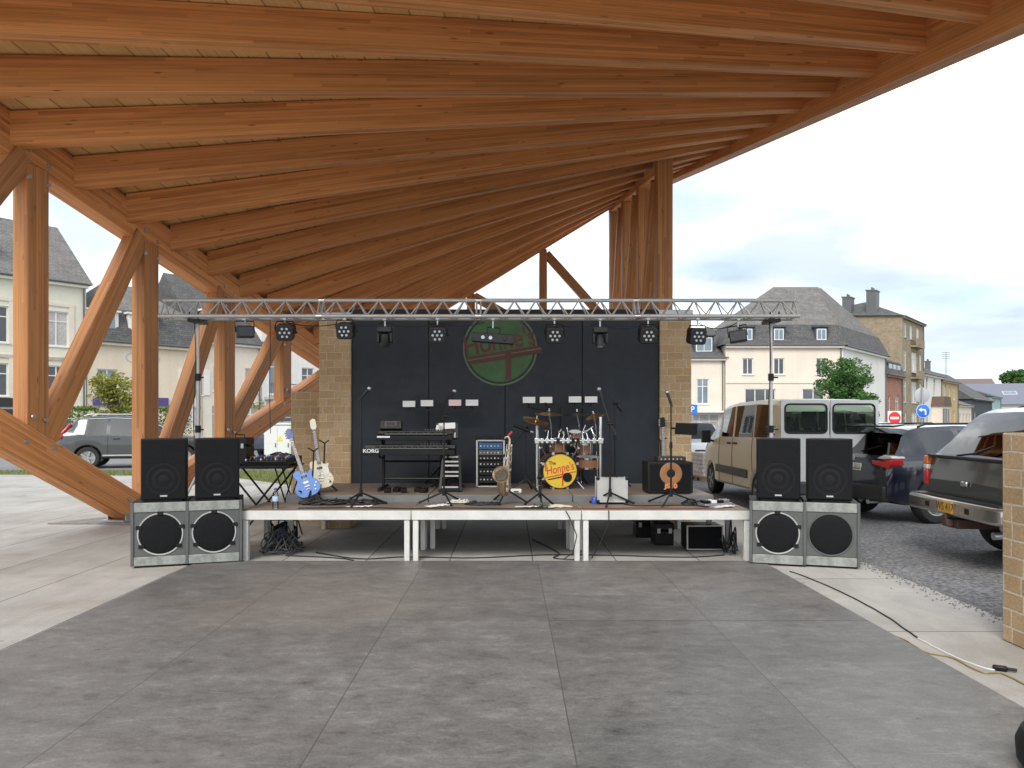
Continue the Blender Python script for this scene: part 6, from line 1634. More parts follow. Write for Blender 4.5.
OCHRE = render_wall('ochre_render', (.46, .34, .19)); GREYW = render_wall('grey_render', (.38, .39, .40)); BLUEW = render_wall('pale_blue_render', (.30, .42, .46))
OLDST = brick('brown_rubble_stone', (.26, .20, .13), (.34, .27, .18), (.30, .26, .20), .36, .16, .02, .6)
REDB = brick('red_brick', (.34, .13, .095), (.40, .17, .12), (.36, .24, .2), .24, .085, .008, .4)
def house(name, label, p0, p1, depth, eave, wall, roof=None, wins=(), side_wins=(), cat='building', base=-.03, group=None, side='right', d_dir=None, frame_mat=None, recess=.14, cornice=True, roofm=None, ov=.3, wingroup=None):
    """facade from p0 to p1 (left to right seen from outside); body extends `depth` away.
    wins: (u0, u1, z0, z1, panes, panemat) on the facade; side_wins the same on the right or left end wall"""
    p0, p1 = V((*p0, base)), V((*p1, base))
    ex = (p1 - p0); W = ex.length; ex.normalize(); ey = V((-ex.y, ex.x, 0))
    if d_dir is not None: ey = V((*d_dir, 0)).normalized()
    T = Matrix.Identity(4)
    for i in range(3): T[i][0], T[i][1], T[i][2], T[i][3] = ex[i], ey[i], (0, 0, 1)[i], p0[i]
    t = thing(name, label, cat, p0, 0, group)
    fm = frame_mat or WFR
    def holed(mb, M4, w_, h_, holes):
        us = sorted({0, w_} | {a for h in holes for a in h[:2]}); zs = sorted({0, h_} | {a for h in holes for a in h[2:4]})
        def inh(u, z): return any(h[0] < u < h[1] and h[2] < z < h[3] for h in holes)
        for u0, u1 in zip(us, us[1:]):
            for z0, z1 in zip(zs, zs[1:]):
                if inh((u0 + u1) / 2, (z0 + z1) / 2): continue
                q = [M4 @ V((u, 0, z)) for u, z in ((u0, z0), (u1, z0), (u1, z1), (u0, z1))]
                mb.quad(*q, uv=[(u0, z0), (u1, z0), (u1, z1), (u0, z1)])
        for h in holes:
            a, b_, c, d = h[:4]; r = recess
            for (A, B) in (((a, c), (b_, c)), ((b_, c), (b_, d)), ((b_, d), (a, d)), ((a, d), (a, c))):
                mb.quad(*[M4 @ V(q) for q in ((A[0], 0, A[1]), (A[0], r, A[1]), (B[0], r, B[1]), (B[0], 0, B[1]))])
    Mf = T
    if side == 'right': Ms = T @ Matrix.Translation((W, 0, 0)) @ Matrix(((0, -1, 0, 0), (1, 0, 0, 0), (0, 0, 1, 0), (0, 0, 0, 1)))
    else: Ms = T @ Matrix.Translation((0, depth, 0)) @ Matrix(((0, 1, 0, 0), (-1, 0, 0, 0), (0, 0, 1, 0), (0, 0, 0, 1)))
    mb = MB()
    holed(mb, Mf, W, eave, wins); holed(mb, Ms, depth, eave, side_wins)
    o2 = (0, W)[side == 'left']
    mb.quad(*[T @ V(q) for q in ((o2, 0, 0), (o2, 0, eave), (o2, depth, eave), (o2, depth, 0))])
    mb.quad(*[T @ V(q) for q in ((0, depth, 0), (0, depth, eave), (W, depth, eave), (W, depth, 0))])
    mb.quad(*[T @ V(q) for q in ((0, 0, eave), (W, 0, eave), (W, depth, eave), (0, depth, eave))])
    mb.build('wall', wall, t, flat=True)
    for M4, ws in ((Mf, wins), (Ms, side_wins)):
        for h in ws:
            a, b_, c, d = h[:4]; n = h[4] if len(h) > 4 else 2; pm = h[5] if len(h) > 5 else PANE
            mb = MB(M4); f = .07; y0, y1 = recess - .07, recess - .01
            mb.b2(a, b_, y0, y1, d - f, d); mb.b2(a, b_, y0, y1, c, c + f)
            for k in range(n + 1):
                x = a + (b_ - a) * k / n; x0 = max(a, x - f / 2); x1 = min(b_, x + f / 2)
                if k == 0: x1 = a + f
                if k == n: x0 = b_ - f
                mb.b2(x0, x1, y0 + .001, y1 - .001, c + f, d - f)
            if d - c > 1.7: mb.b2(a + f, b_ - f, y0 + .003, y1 - .003, d - .62, d - .56)
            wo_ = mb.build('window', fm, t)
            mb = MB(M4); mb.b2(a + .01, b_ - .01, recess - .035, recess - .015, c + .01, d - .01); mb.build('pane', pm, wo_)
            mb = MB(M4); mb.b2(a - .08, b_ + .08, -.07, recess - .072, c - .07, c - .002); mb.build('sill', WFR if wall is not OLDST else GREYW, wo_)
    if cornice:
        mb = MB(T); mb.b2(-.05, W + .05, -.28, 0, eave - .22, eave - .02); mb.build('cornice', wall, t)
        mb = MB(T); mb.tube([(-.1, -.34, eave), (W + .1, -.34, eave)], .07, 8); mb.build('gutter', ZINC, t)
        mb = MB(T); mb.tube([(W - .15, -.08, .05), (W - .15, -.08, eave - .25)], .05, 8); mb.build('downpipe', ZINC, t)
    if roof:
        mb = MB(T); rm = roofm or SLATE
        kind = roof[0]
        def face(pts):
            pts = [V(q) for q in pts]; u = (pts[1] - pts[0]).normalized(); n_ = (pts[1] - pts[0]).cross(pts[2] - pts[0]).normalized(); v_ = n_.cross(u)
            mb.add(pts, [tuple(range(len(pts)))], [[((q - pts[0]).dot(u), (q - pts[0]).dot(v_)) for q in pts]])
        x0, x1, y0, y1, e = -ov, W + ov, -ov, depth + ov, eave + .01
        if kind == 'gable':       # ridge along the facade
            h = roof[1]; ry = depth * (roof[2] if len(roof) > 2 else .5)
            face([(x0, y0, e), (x1, y0, e), (x1, ry, h), (x0, ry, h)]); face([(x1, y1, e), (x0, y1, e), (x0, ry, h), (x1, ry, h)])
            face([(x1, y0, e), (x1, y1, e), (x1, ry, h)]); face([(x0, y1, e), (x0, y0, e), (x0, ry, h)])
        elif kind == 'hip':
            h, i0, i1 = roof[1:4]; ry = depth * .5
            face([(x0, y0, e), (x1, y0, e), (x1 - i1, ry, h), (x0 + i0, ry, h)]); face([(x1, y1, e), (x0, y1, e), (x0 + i0, ry, h), (x1 - i1, ry, h)])
            face([(x1, y0, e), (x1, y1, e), (x1 - i1, ry, h)]); face([(x0, y1, e), (x0, y0, e), (x0 + i0, ry, h)])
        elif kind == 'shed':      # ridge across: gable end faces the street
            h = roof[1]; rx = W * (roof[2] if len(roof) > 2 else .5)
            face([(x0, y0, e), (rx, y0, h), (rx, y1, h), (x0, y1, e)]); face([(rx, y0, h), (x1, y0, e), (x1, y1, e), (rx, y1, h)])
            face([(x0, y0, e), (x1, y0, e), (rx, y0, h)]); face([(x1, y1, e), (x0, y1, e), (rx, y1, h)])
        elif kind == 'mansard':
            zm, ins, h, i0, i1 = roof[1:6]; ry = depth * .5
            a = [(x0, y0, e), (x1, y0, e), (x1, y1, e), (x0, y1, e)]; b_ = [(x0 + ins, y0 + ins, zm), (x1 - ins, y0 + ins, zm), (x1 - ins, y1 - ins, zm), (x0 + ins, y1 - ins, zm)]
            for k in range(4): face([a[k], a[(k + 1) % 4], b_[(k + 1) % 4], b_[k]])
            ro = mb.build('lower_roof', roof[6] if len(roof) > 6 else SLATE, t, flat=True); mb = MB(T)
            r0, r1 = (x0 + ins + i0, ry, h), (x1 - ins - i1, ry, h)
            face([b_[0], b_[1], r1, r0]); face([b_[2], b_[3], r0, r1]); face([b_[1], b_[2], r1]); face([b_[3], b_[0], r0])
        rf = mb.build('roof', rm, t, flat=True)
        return t, T, rf
    return t, T, None
def chimney(T, rf, x, y, z0, z1, w_=.9, d_=.6, mat=None):
    mb = MB(T); mb.b2(x - w_ / 2, x + w_ / 2, y - d_ / 2, y + d_ / 2, z0, z1); mb.b2(x - w_ / 2 - .07, x + w_ / 2 + .07, y - d_ / 2 - .07, y + d_ / 2 + .07, z1 + .002, z1 + .12)
    for k in (-.25, .25): mb.cyl((x + k * w_, y, z1 + .122), (x + k * w_, y, z1 + .4), .1, .09, 10)
    mb.build('chimney', mat or ZINC, rf)
def dormer(T, t, x, y, z, w_=1.3, h_=1.5, pm=PANEB, wallm=None, d_=1.6, parent=None):
    mb = MB(T); mb.b2(x - w_ / 2, x + w_ / 2, y, y + d_, z, z + h_); mb.b2(x - w_ / 2 - .12, x + w_ / 2 + .12, y - .15, y + d_, z + h_ + .002, z + h_ + .12); dm = mb.build('dormer', wallm or SLATEB, t)
    mb = MB(T); mb.b2(x - w_ / 2 + .14, x + w_ / 2 - .14, y - .03, y - .002, z + .15, z + h_ - .1); mb.build('window', WFR, dm)
    mb = MB(T); mb.b2(x - w_ / 2 + .22, x - .03, y - .045, y - .031, z + .23, z + h_ - .18); mb.b2(x + .03, x + w_ / 2 - .22, y - .045, y - .031, z + .23, z + h_ - .18); mb.build('pane', pm, dm)
def skylight(T, t, x, y, z, ang, w_=1.0, h_=1.2):
    Ts = T @ Matrix.Translation((x, y, z)) @ Matrix.Rotation(ang, 4, 'X')
    mb = MB(Ts); mb.b2(-w_ / 2, w_ / 2, -.05, .06, -h_ / 2, h_ / 2); sk = mb.build('skylight', WFR, t, bevel=.01)
    mb = MB(Ts); mb.b2(-w_ / 2 + .1, w_ / 2 - .1, -.062, -.051, -h_ / 2 + .1, h_ / 2 - .1); mb.build('pane', PANEB, sk)

# left street: facades recede to the right along (.84, 1)
def SL(d): return (-25.6 + .84 * d, 45.3 + d)
# green cream three-storey house at the far left; d from -9 to 0; facade length = 1.306 * dd
w_ = []
for (u0, u1) in ((6.05, 7.55), (9.35, 10.65), (2.6, 4.0)):
    w_ += [(u0, u1, 5.95, 8.0, 2, CURT if u0 > 9 else PANE), (u0, u1, 2.95, 4.8, 2, PANE)]
w_ += [(5.6, 7.9, .3, 2.3, 2, PANE), (9.1, 10.9, .3, 2.3, 2, PANE)]
t, T, rf = house('terraced_house', 'tall pale green cream house with grey slate roof at the far left edge', SL(-8.9), SL(0), 11, 9.75, GREENW, ('gable', 14.2), w_, (), roofm=SLATEL, d_dir=(-1, .84))
dormer(T, t, 5.9, 1.0, 10.5, 1.9, 2.0); dormer(T, t, 2.5, 1.0, 10.5, 1.9, 2.0)
chimney(T, rf, 8.0, 5.5, 13.2, 14.8)
for (u0, u1) in ((6.05, 7.55), (9.35, 10.65), (2.6, 4.0)):
    for z0, z1 in ((5.95, 8.0), (2.95, 4.8)):
        mb = MB(T); mb.b2(u0 - .3, u0 - .02, -.05, -.002, z0 - .1, z1 + .3); mb.b2(u1 + .02, u1 + .3, -.05, -.002, z0 - .1, z1 + .3); mb.b2(u0 - .3, u1 + .3, -.06, -.002, z1 + .302, z1 + .5); mb.build('window_surround', CREAMW, t)
mb = MB(T); mb.b2(.1, 11.5, -.06, -.002, 5.1, 5.3); mb.build('string_course', CREAMW, t)
mb = MB(T); mb.b2(5.4, 8.0, -.12, -.01, 2.35, 2.85); sg = mb.build('shop_fascia', M('black_shop_fascia', (.02, .02, .022), .4), t)
mb = MB(T @ Matrix.Translation((7.55, -.02, 1.75)) @ FACE); mb.lathe([(.001, .006), (.16, .006), (.16, 0)], None, 20); mb.build('round_sticker', M('yellow_sticker', (.7, .5, .03), .5), t)
# beige shop house with the purple sign
w_ = [(.55, 1.75, 3.4, 4.75, 2, PANEB), (3.0, 4.1, 3.4, 4.75, 2, PANE), (6.1, 7.3, 3.3, 5.0, 2, PANEB), (.6, 2.2, .2, 2.2, 2, PANE), (3.0, 4.4, .2, 2.4, 2, PANE), (6.0, 7.2, 1.0, 2.5, 2, CURT)]
t, T, rf = house('shop_house', 'beige shop house with dormer windows and a purple sign over the ground floor', SL(.05), SL(5.55), 9, 6.45, BEIGE, ('mansard', 8.6, .9, 10.8, 2, 2), w_, (), d_dir=(-1, .84), roofm=SLATEL)
for x in (.9, 3.4): dormer(T, t, x, .1, 6.75, 1.9, 1.55, PANEB, WHITEW, 1.8)
PURP = M('purple_sign', (.075, .055, .22), .5)
mb = MB(T); mb.b2(.3, 4.9, -.12, -.005, 2.5, 3.05); so_ = mb.build('shop_sign', PURP, t)
text_part('sign_lettering', 'Librairie', .38, T @ Matrix.Translation((1.4, -.123, 2.77)) @ FACE, LBL, so_, .002)
mb = MB(T @ Matrix.Translation((3.3, -.004, 5.55)) @ FACE)
mb.lathe([(.62, 0), (.62, .02), (.68, .02), (.68, 0)], Matrix.Diagonal((1.6, .6, 1, 1)), 40, cap=False); ws = mb.build('oval_wall_sign', M('pale_blue_paint', (.42, .46, .52), .7), t)
mb = MB(T); mb.b2(5.6, 6.05, -.06, -.005, 3.3, 5.0); mb.build('shutter', WHITEW, t); mb = MB(T); mb.b2(7.35, 7.8, -.06, -.005, 3.3, 5.0); mb.build('shutter', WHITEW, t)
# second beige house with steep slate roof and gabled dormer
w_ = [(.8, 1.9, 3.6, 5.3, 2, PANEB), (3.2, 4.2, 3.6, 5.3, 2, CURT), (.7, 2.0, .3, 2.6, 2, CURT), (3.0, 4.3, .6, 2.6, 2, CURT)]
t, T, rf = house('terraced_house', 'cream house with steep dark slate roof behind the third timber post', SL(5.6), SL(9.0), 10, 7.0, CREAMW, ('gable', 12.2), w_, (), d_dir=(-1, .84), roofm=SLATE)
dormer(T, t, 1.6, .9, 7.6, 1.4, 1.7, PANEB, WHITEW); chimney(T, rf, 3.4, 4.5, 11.4, 12.9)
# white house with balcony
w_ = [(.6, 1.9, 3.5, 6.1, 2, PANEB), (3.4, 4.5, 3.6, 5.6, 2, PANE), (.6, 1.9, 6.8, 8.3, 2, PANE), (3.4, 4.5, 6.8, 8.3, 2, PANE), (.5, 4.6, .2, 2.4, 4, PANE)]
t, T, rf = house('terraced_house', 'white three storey house with a balcony and dark shop front between the timbers', SL(9.05), SL(13.2), 10, 9.0, WHITEW, ('gable', 12.0), w_, (), d_dir=(-1, .84))
mb = MB(T); mb.b2(.2, 5.0, -.9, -.002, 3.1, 3.3); bl_ = mb.build('balcony', GREYW, t)
mb = MB(T)
for k in range(24): mb.b2(.24 + k * .205 - .012, .24 + k * .205 + .012, -.88, -.86, 3.3, 4.2)
mb.b2(.2, 5.0, -.9, -.84, 4.2, 4.26); mb.build('railing', ZINC, bl_)
w_ = [(x, x + 1.0, z, z + 1.5, 2, PANE) for x in (.7, 2.6, 4.5) for z in (1.0, 3.7, 6.4)]
house('terraced_house', 'white house with small square windows, last of the left row beside the stone pillar', SL(13.25), SL(18.5), 9, 8.6, WHITEW, ('gable', 11.5), w_, (), d_dir=(-1, .84))

# right street
def SR(d): return (26.6 + .84 * d, 60 + d)
# big cream corner building: front parallel to the stage, side along the street
C0 = SR(0)
w_ = []
for x0 in (1.35, 3.85, 7.25): w_ += [(x0, x0 + .85, 5.25, 6.55, 2, PANE)]
w_ += [(1.55, 4.0, 2.4, 4.1, 3, PANE), (6.15, 7.9, 2.4, 4.1, 2, PANE), (1.5, 3.4, .2, 1.8, 2, PANE), (6.0, 7.6, .2, 1.8, 2, PANE)]
sw = [(3.2, 3.9, 5.3, 6.6, 1, CURT), (8.0, 8.7, 5.3, 6.6, 1, CURT), (3.2, 3.9, 2.7, 4.0, 1, CURT), (8.0, 8.7, 2.7, 4.0, 1, CURT)]
t, T, rf = house('corner_building', 'large cream corner building with tall grey hipped mansard roof behind the van', (C0[0] - 9.35, 60), C0, 9.6, 7.6, CREAMW, ('mansard', 9.3, .75, 13.1, 5.1, -.45, SLATE), w_, (), d_dir=(0, 1), roofm=SLATEL, ov=.35)
ex_, ey_ = V((.643, .766, 0)), V((-.766, .643, 0))
for x in (1.7, 4.2, 7.6): dormer(T, t, x, -.15, 7.85, 1.05, 1.15, PANEB, SLATEB, 1.2)
mb = MB(T); mb.b2(0, 9.3, -.06, -.002, 4.55, 4.75); mb.b2(0, 9.3, -.05, -.002, 2.0, 2.12); mb.build('string_course', CREAMW, t)
# its wing running back along the street
t, T, rf = house('street_wing', 'whitewashed long side wing of the cream corner building along the street', (C0[0] + .06, C0[1] + .05), SR(10.1), 6.0, 7.55, WHITEW, ('mansard', 9.28, .75, 13.05, 3.85, 8.2, SLATE), [(q[0], q[1], q[2], q[3], 1, CURT) for q in sw], (), roofm=SLATEL, d_dir=(-.9, .5), ov=.3)
# lower cream house on its left
w_ = [(.8, 1.75, 2.9, 4.9, 2, PANEB), (.2, 2.6, .2, 2.1, 3, CURT)]
t, T, rf = house('low_house', 'lower cream house joined to the left of the corner building, beside the stone pillar', (14.2, 60.2), (C0[0] - 9.4, 60.2), 9, 6.6, CREAMW, ('gable', 9.6), w_ + [(-0 + 0.0 + 3.9, 4.7, 2.9, 4.9, 2, PANEB)][:0], (), d_dir=(0, 1))
mb = MB(T); mb.b2(.0, 2.9, -.7, -.01, 2.2, 2.35); mb.build('shop_canopy', WHITEW, t)
dormer(T, t, 1.5, .5, 7.0, 1.6, 1.4, PANEB, SLATEB)
# red brick house, brown tall house, and the row beyond
w_ = [(.9, 1.7, .9, 4.0, 1, PANE), (3.5, 5.0, .9, 4.0, 2, PANE)]
t, T, rf = house('brick_house', 'narrow red brick house with slate upper floor between white wing and brown tower house', SR(10.2), SR(15.0), 9, 5.9, REDB, ('mansard', 7.3, .5, 7.8, 1, 1), w_, (), d_dir=(-1, .84), roofm=SLATE)
mb = MB(T); mb.b2(.5, 5.6, -.05, .3, 6.05, 7.1); up = mb.build('glazed_dormer', SLATEB, t)
mb = MB(T)
for k in range(3): mb.b2(.8 + k * 1.6, 2.1 + k * 1.6, -.08, -.051, 6.25, 6.95)
mb.build('window', PANEB, up)
w_ = []
for z, h in ((10.0, 1.45), (6.6, 2.1), (3.4, 2.2), (.4, 2.0)):
    for (a, b_) in ((.6, 1.6), (4.0, 6.4), (7.6, 8.6)) if z < 9 else ((.6, 1.7), (3.2, 4.3), (6.2, 7.4)):
        w_.append((a, b_, z, z + h, 2 if b_ - a > 1.5 else 1, PANE if a < 2 else CURT))
t, T, rf = house('tall_house', 'tall brown stone house with hipped roof and dark chimneys beyond the corner building', SR(15.1), SR(22.4), 9.5, 12.05, OLDST, ('hip', 13.9, 4.2, 3.2), w_, (), d_dir=(-1, 0.02), roofm=SLATE)
chimney(T, rf, 1.0, 3.2, 12.0, 14.6, 1.2, 1.0); chimney(T, rf, .8, 5.6, 12.0, 13.9, 1.1, .9)
for z in (5.9, 9.2):
    mb = MB(T); mb.b2(3.4, 7.0, -.7, -.01, z, z + .15); b2_ = mb.build('balcony', OLDST, t); mb = MB(T); mb.b2(3.4, 7.0, -.7, -.62, z + .152, z + .9); mb.build('balcony_front', OLDST, b2_)
w_ = [(1.2, 2.2, 4.4, 6.4, 1, PANE), (5.2, 6.2, 4.4, 6.4, 1, PANE), (1.0, 2.6, .8, 3.0, 2, PANE), (4.6, 6.4, .8, 3.0, 2, CURT)]
t, T, rf = house('terraced_house', 'white house with brown bay roof right of the tall brown stone house', SR(22.5), SR(29.8), 9, 6.7, WHITEW, ('gable', 9.5), w_, (), d_dir=(-1, .84), roofm=SLATE)
mb = MB(T); mb.b2(3.9, 8.6, -1.1, -.01, .3, 3.2); bay = mb.build('bay', CREAMW, t)
mb = MB(T); mb.prism([(3.7, 3.2), (8.8, 3.2), (7.9, 4.3), (4.4, 4.3)], .01, 1.25, FACE); mb.build('bay_roof', M('brown_bay_roof', (.10, .06, .045), .7), t)
mb = MB(T)
for k in range(3): mb.b2(4.3 + k * 1.4, 5.3 + k * 1.4, -1.13, -1.101, .9, 2.9)
mb.build('bay_window', PANE, bay)
w_ = [(1.5, 2.6, 4.2, 6.0, 1, CURT), (4.6, 5.6, 4.2, 6.0, 1, CURT), (7.6, 8.6, 4.2, 6.0, 1, CURT), (1.5, 2.6, .8, 2.8, 1, CURT), (4.6, 5.6, .8, 2.8, 1, PANE), (7.6, 8.6, .8, 2.8, 1, PANE)]
t, T, rf = house('terraced_house', 'ochre yellow house with brown roof further along the right street', SR(29.9), SR(38), 9, 6.4, OCHRE, ('gable', 8.7), w_, (), d_dir=(-1, .84), roofm=SLATE)
t, T, rf = house('low_house', 'low grey cream house after the ochre one along the right street', SR(38.1), SR(46), 7, 3.6, CREAMW, ('gable', 5.2), [(1 + 2.4 * k, 2.1 + 2.4 * k, .9, 2.5, 1, PANE) for k in range(4)], (), d_dir=(-1, .84), roofm=SLATEL)
t, T, rf = house('slate_hung_house', 'long dark blue slate hung house with sloping roof down the right street', SR(46.2), SR(60), 12, 4.6, SLATEB, ('gable', 9.0), [(2, 3.2, 1, 2.8, 1, PANE)], (), d_dir=(-1, .84), roofm=SLATE)
chimney(T, rf, 1.2, 5.8, 8.4, 10.2)
house('small_house', 'small pale blue house at the end of the dark slate house', SR(60.2), SR(68), 6, 5.4, BLUEW, ('gable', 6.6), [(2, 3.4, 3.4, 4.9, 2, PANE), (2, 3.4, .6, 2.6, 2, PANE)], (), d_dir=(-1, .84))
# background roofs filling the end of the street
t, T, rf = house('wide_house', 'wide grey house with two white roof windows closing the right street', (98, 160), (128, 150), 14, 4.9, GREYW, ('gable', 9.6), [(6, 10, 1.6, 3.9, 2, PANE), (13, 17, 1.6, 3.9, 2, PANE)], (), d_dir=(.3, 1), roofm=M('blue_grey_roof', (.16, .17, .215), .7))
for x in (8.5, 17): skylight(T, t, x, 3.6, 7.4, R_(-58), 2.6, 1.4)
house('distant_house', 'distant house with pale brown roof behind the dark slate house', (92, 205), (112, 200), 10, 9, CREAMW, ('gable', 13.6), [(4 + 4 * k, 6 + 4 * k, 6, 8.2, 2, PANE) for k in range(3)], (), d_dir=(.2, 1), roofm=M('pale_brown_roof', (.24, .20, .17), .8))
house('distant_house', 'distant house with reddish brown roof and small white gable', (114, 205), (131, 201), 10, 9, WHITEW, ('gable', 13.0), [(3 + 4 * k, 5 + 4 * k, 6, 8.2, 2, PANE) for k in range(3)], (), d_dir=(.2, 1), roofm=M('red_brown_roof', (.16, .12, .11), .8))
house('distant_house', 'distant grey roofed house at the right end behind the dark green off-roader', (133, 190), (160, 182), 10, 7.5, CREAMW, ('gable', 11.5), [(4 + 5 * k, 6 + 5 * k, 4.5, 7, 2, PANE) for k in range(4)], (), d_dir=(.2, 1), roofm=SLATE)
# ------------------------------------------------------------ trees, hedges, signs
LEAFY = leaf_mat('yellow_green_leaves', (.10, .13, .02), (.34, .33, .06)); LEAFD = leaf_mat('dark_green_leaves', (.035, .095, .025), (.11, .23, .06)); LEAFH = leaf_mat('hedge_leaves', (.05, .10, .015), (.19, .27, .045))
BARK = M('bark', (.10, .075, .055), .9, var=.3, scale=9, bump=.6)
def leaves(mb, c, rad, n, size, rg, shell=.5):
    for _ in range(n):
        while True:
            q = V((rg.uniform(-1, 1), rg.uniform(-1, 1), rg.uniform(-1, 1)))
            if shell < q.length < 1 or (q.length < 1 and rg.random() < .25): break
        p = V((c[0] + q.x * rad[0], c[1] + q.y * rad[1], c[2] + q.z * rad[2]))
        u = V((rg.gauss(0, 1), rg.gauss(0, 1), rg.gauss(0, .7))).normalized(); w_ = u.orthogonal().normalized(); s = size * rg.uniform(.6, 1.3)
        w_ = (w_ * math.cos(rg.uniform(0, 6)) + u.cross(w_) * math.sin(rg.uniform(0, 6))).normalized()
        mb.add([p - u * s, p + w_ * s * .5, p + u * s, p - w_ * s * .5], [(0, 1, 2, 3)])
def tree(label, loc, h, crown, nb, nl, size, mat, seed, trunk_r=.1, low=.35, name='tree'):
    rg = random.Random(seed); t = thing(name, label, 'tree', loc)
    L0 = V(loc)
    mb = MB(); mb.tube([(0, 0, -.05), (rg.gauss(0, .04), rg.gauss(0, .04), h * .3), (rg.gauss(0, .06), rg.gauss(0, .06), h * .62), (0, 0, h * .85)], [trunk_r * 1.25, trunk_r, trunk_r * .7, trunk_r * .2], 10)
    cl = []
    for i in range(nb):
        a = rg.uniform(0, 2 * PI); zz = rg.uniform(low, .97); k = math.sqrt(max(.05, 1 - ((zz - (low + .3)) / (.72 - low * .3)) ** 2))
        rr = crown[0] * k * rg.uniform(.25, .95)
        c = V((rr * math.cos(a), rr * math.sin(a) * crown[1] / crown[0], h * zz)); cl.append(c)
        z0 = h * min(.8, max(.22, zz - .25)); mb.tube([(0, 0, z0), c * .5 + V((0, 0, z0 * .5 + .06 * h)), c], [trunk_r * .4, trunk_r * .25, trunk_r * .06], 6)
    mb.build('trunk', BARK, t, world=False)
    mb = MB()
    for c in cl:
        r = rg.uniform(.16, .30) * crown[0] * 1.25; leaves(mb, c, (r, r, r * .8), nl, size, rg)
    mb.build('crown', mat, t, world=False, flat=True)
p = at(842, 400, 46); tree('dark green bushy tree in front of the cream corner building', (p.x, 46, -.03), 5.3, (1.55, 1.45), 80, 170, .085, LEAFD, 5, .12, .36)
p = at(862, 400, 45); tree('small low dark green bush tree right of the bushy tree behind the van', (p.x, 44.5, -.03), 3.2, (1.0, .9), 26, 110, .09, LEAFD, 8, .07, .5)
p = at(108, 400, 34); tree('small yellow green tree in front of the purple shop sign', (p.x, 34.5, -.03), 3.65, (1.2, 1.1), 46, 75, .085, LEAFY, 3, .06, .42)
p = at(1020, 380, 215); tree('round dark green tree on the skyline at the right edge', (p.x, 215, 0), 15.8, (4.6, 4.6), 46, 110, .5, LEAFD, 6, .4, .45)
p = at(960, 382, 200)
for i, (px, Y, h_, r_) in enumerate(((981, 235, 13.8, 1.6), (968, 240, 13.2, 2.2))):
    q = at(px, 385, Y); tree(['distant green tree behind the pale brown roof', 'tiny green treetop left of the other distant treetop'][i], (q.x, Y, 0), h_, (r_, r_), 26, 70, .5, LEAFD, 20 + i, .4, .4)
def hedge(label, x0, x1, y0, y1, h, seed):
    rg = random.Random(seed); t = thing('hedge', label, 'hedge', ((x0 + x1) / 2, (y0 + y1) / 2, -.03))
    mb = MB(); 
    n = int((x1 - x0) * h * 520)
    for _ in range(n):
        f = rg.random()
        x, y, z = rg.uniform(x0, x1), rg.uniform(y0, y1), rg.uniform(.05, h)
        if f < .5: y = y0 + rg.gauss(0, .07)
        elif f < .75: z = h + rg.gauss(0, .06)
        elif f < .85: x = x0 + rg.gauss(0, .05)
        elif f < .95: x = x1 + rg.gauss(0, .05)
        leaves(mb, (x, y, z), (.04, .04, .04), 1, .075, rg, 0)
    mb.build('foliage', LEAFH, t, flat=True)
    mb = MB()
    for k in range(max(2, int((x1 - x0) / .5))): mb.tube([(x0 + .25 + k * .5, (y0 + y1) / 2, -.03), (x0 + .25 + k * .5 + rg.gauss(0, .05), (y0 + y1) / 2, h * .9)], [.03, .012], 6)
    mb.build('stem', BARK, t)
for x0, x1, lab, sd in ((68, 91, 'clipped bright green hedge left of the small yellow green tree', 1), (112, 134, 'clipped bright green hedge right of the small yellow green tree', 2), (159, 182, 'clipped green hedge just right of the second timber post', 3)):
    a, b_ = at(x0, 410, 37).x, at(x1, 410, 37).x; hedge(lab, a, b_, 37, 38, 2.15, sd)
p = at(246, 430, 30); tree('yellow green shrub beyond the third timber post, beside the balcony house', (p.x - 1.2, 36, -.03), 2.4, (1.1, .8), 26, 70, .08, LEAFY, 12, .04, .25, 'shrub')
# white utility cabinet with yellow sign
a, b_ = at(264, 461, 27), at(291, 425, 27)
t = thing('utility_cabinet', 'white utility cabinet with yellow sticker left of the left stone pillar', 'cabinet', ((a.x + b_.x) / 2, 27.2, -.03))
CABW = M('white_cabinet', (.62, .64, .62), .5, var=.06)
mb = MB(); mb.b2(a.x, b_.x, 27, 27.4, .05, b_.z); mb.build('body', CABW, t, bevel=.015)
mb = MB(); mb.b2(a.x - .03, b_.x + .03, 26.96, 27.44, b_.z + .002, b_.z + .06); mb.build('lid', CABW, t, bevel=.015)
mb = MB(); mb.b2(a.x - .02, b_.x + .02, 26.98, 27.42, -.03, .049); mb.build('plinth', GREYW, t)
for s0, s1 in ((a.x + .04, (a.x + b_.x) / 2 - .01), ((a.x + b_.x) / 2 + .01, b_.x - .04)):
    mb = MB(); mb.b2(s0, s1, 26.985, 26.998, .12, b_.z - .06); dd_ = mb.build('door', CABW, t, bevel=.004); mb = MB(); mb.b2(s1 - .07, s1 - .04, 26.965, 26.984, .6, .75); mb.build('handle', ZINC, dd_)
xm = (a.x + b_.x) / 2 + .1
mb = MB(); mb.prism([(xm - .11, -.0), (xm + .11, 0), (xm, .2)], -26.982, -26.978, Matrix.Translation((0, 0, .82)) @ FACE); mb.build('warning_sticker', M('yellow_sticker2', (.68, .55, .03), .5), t)
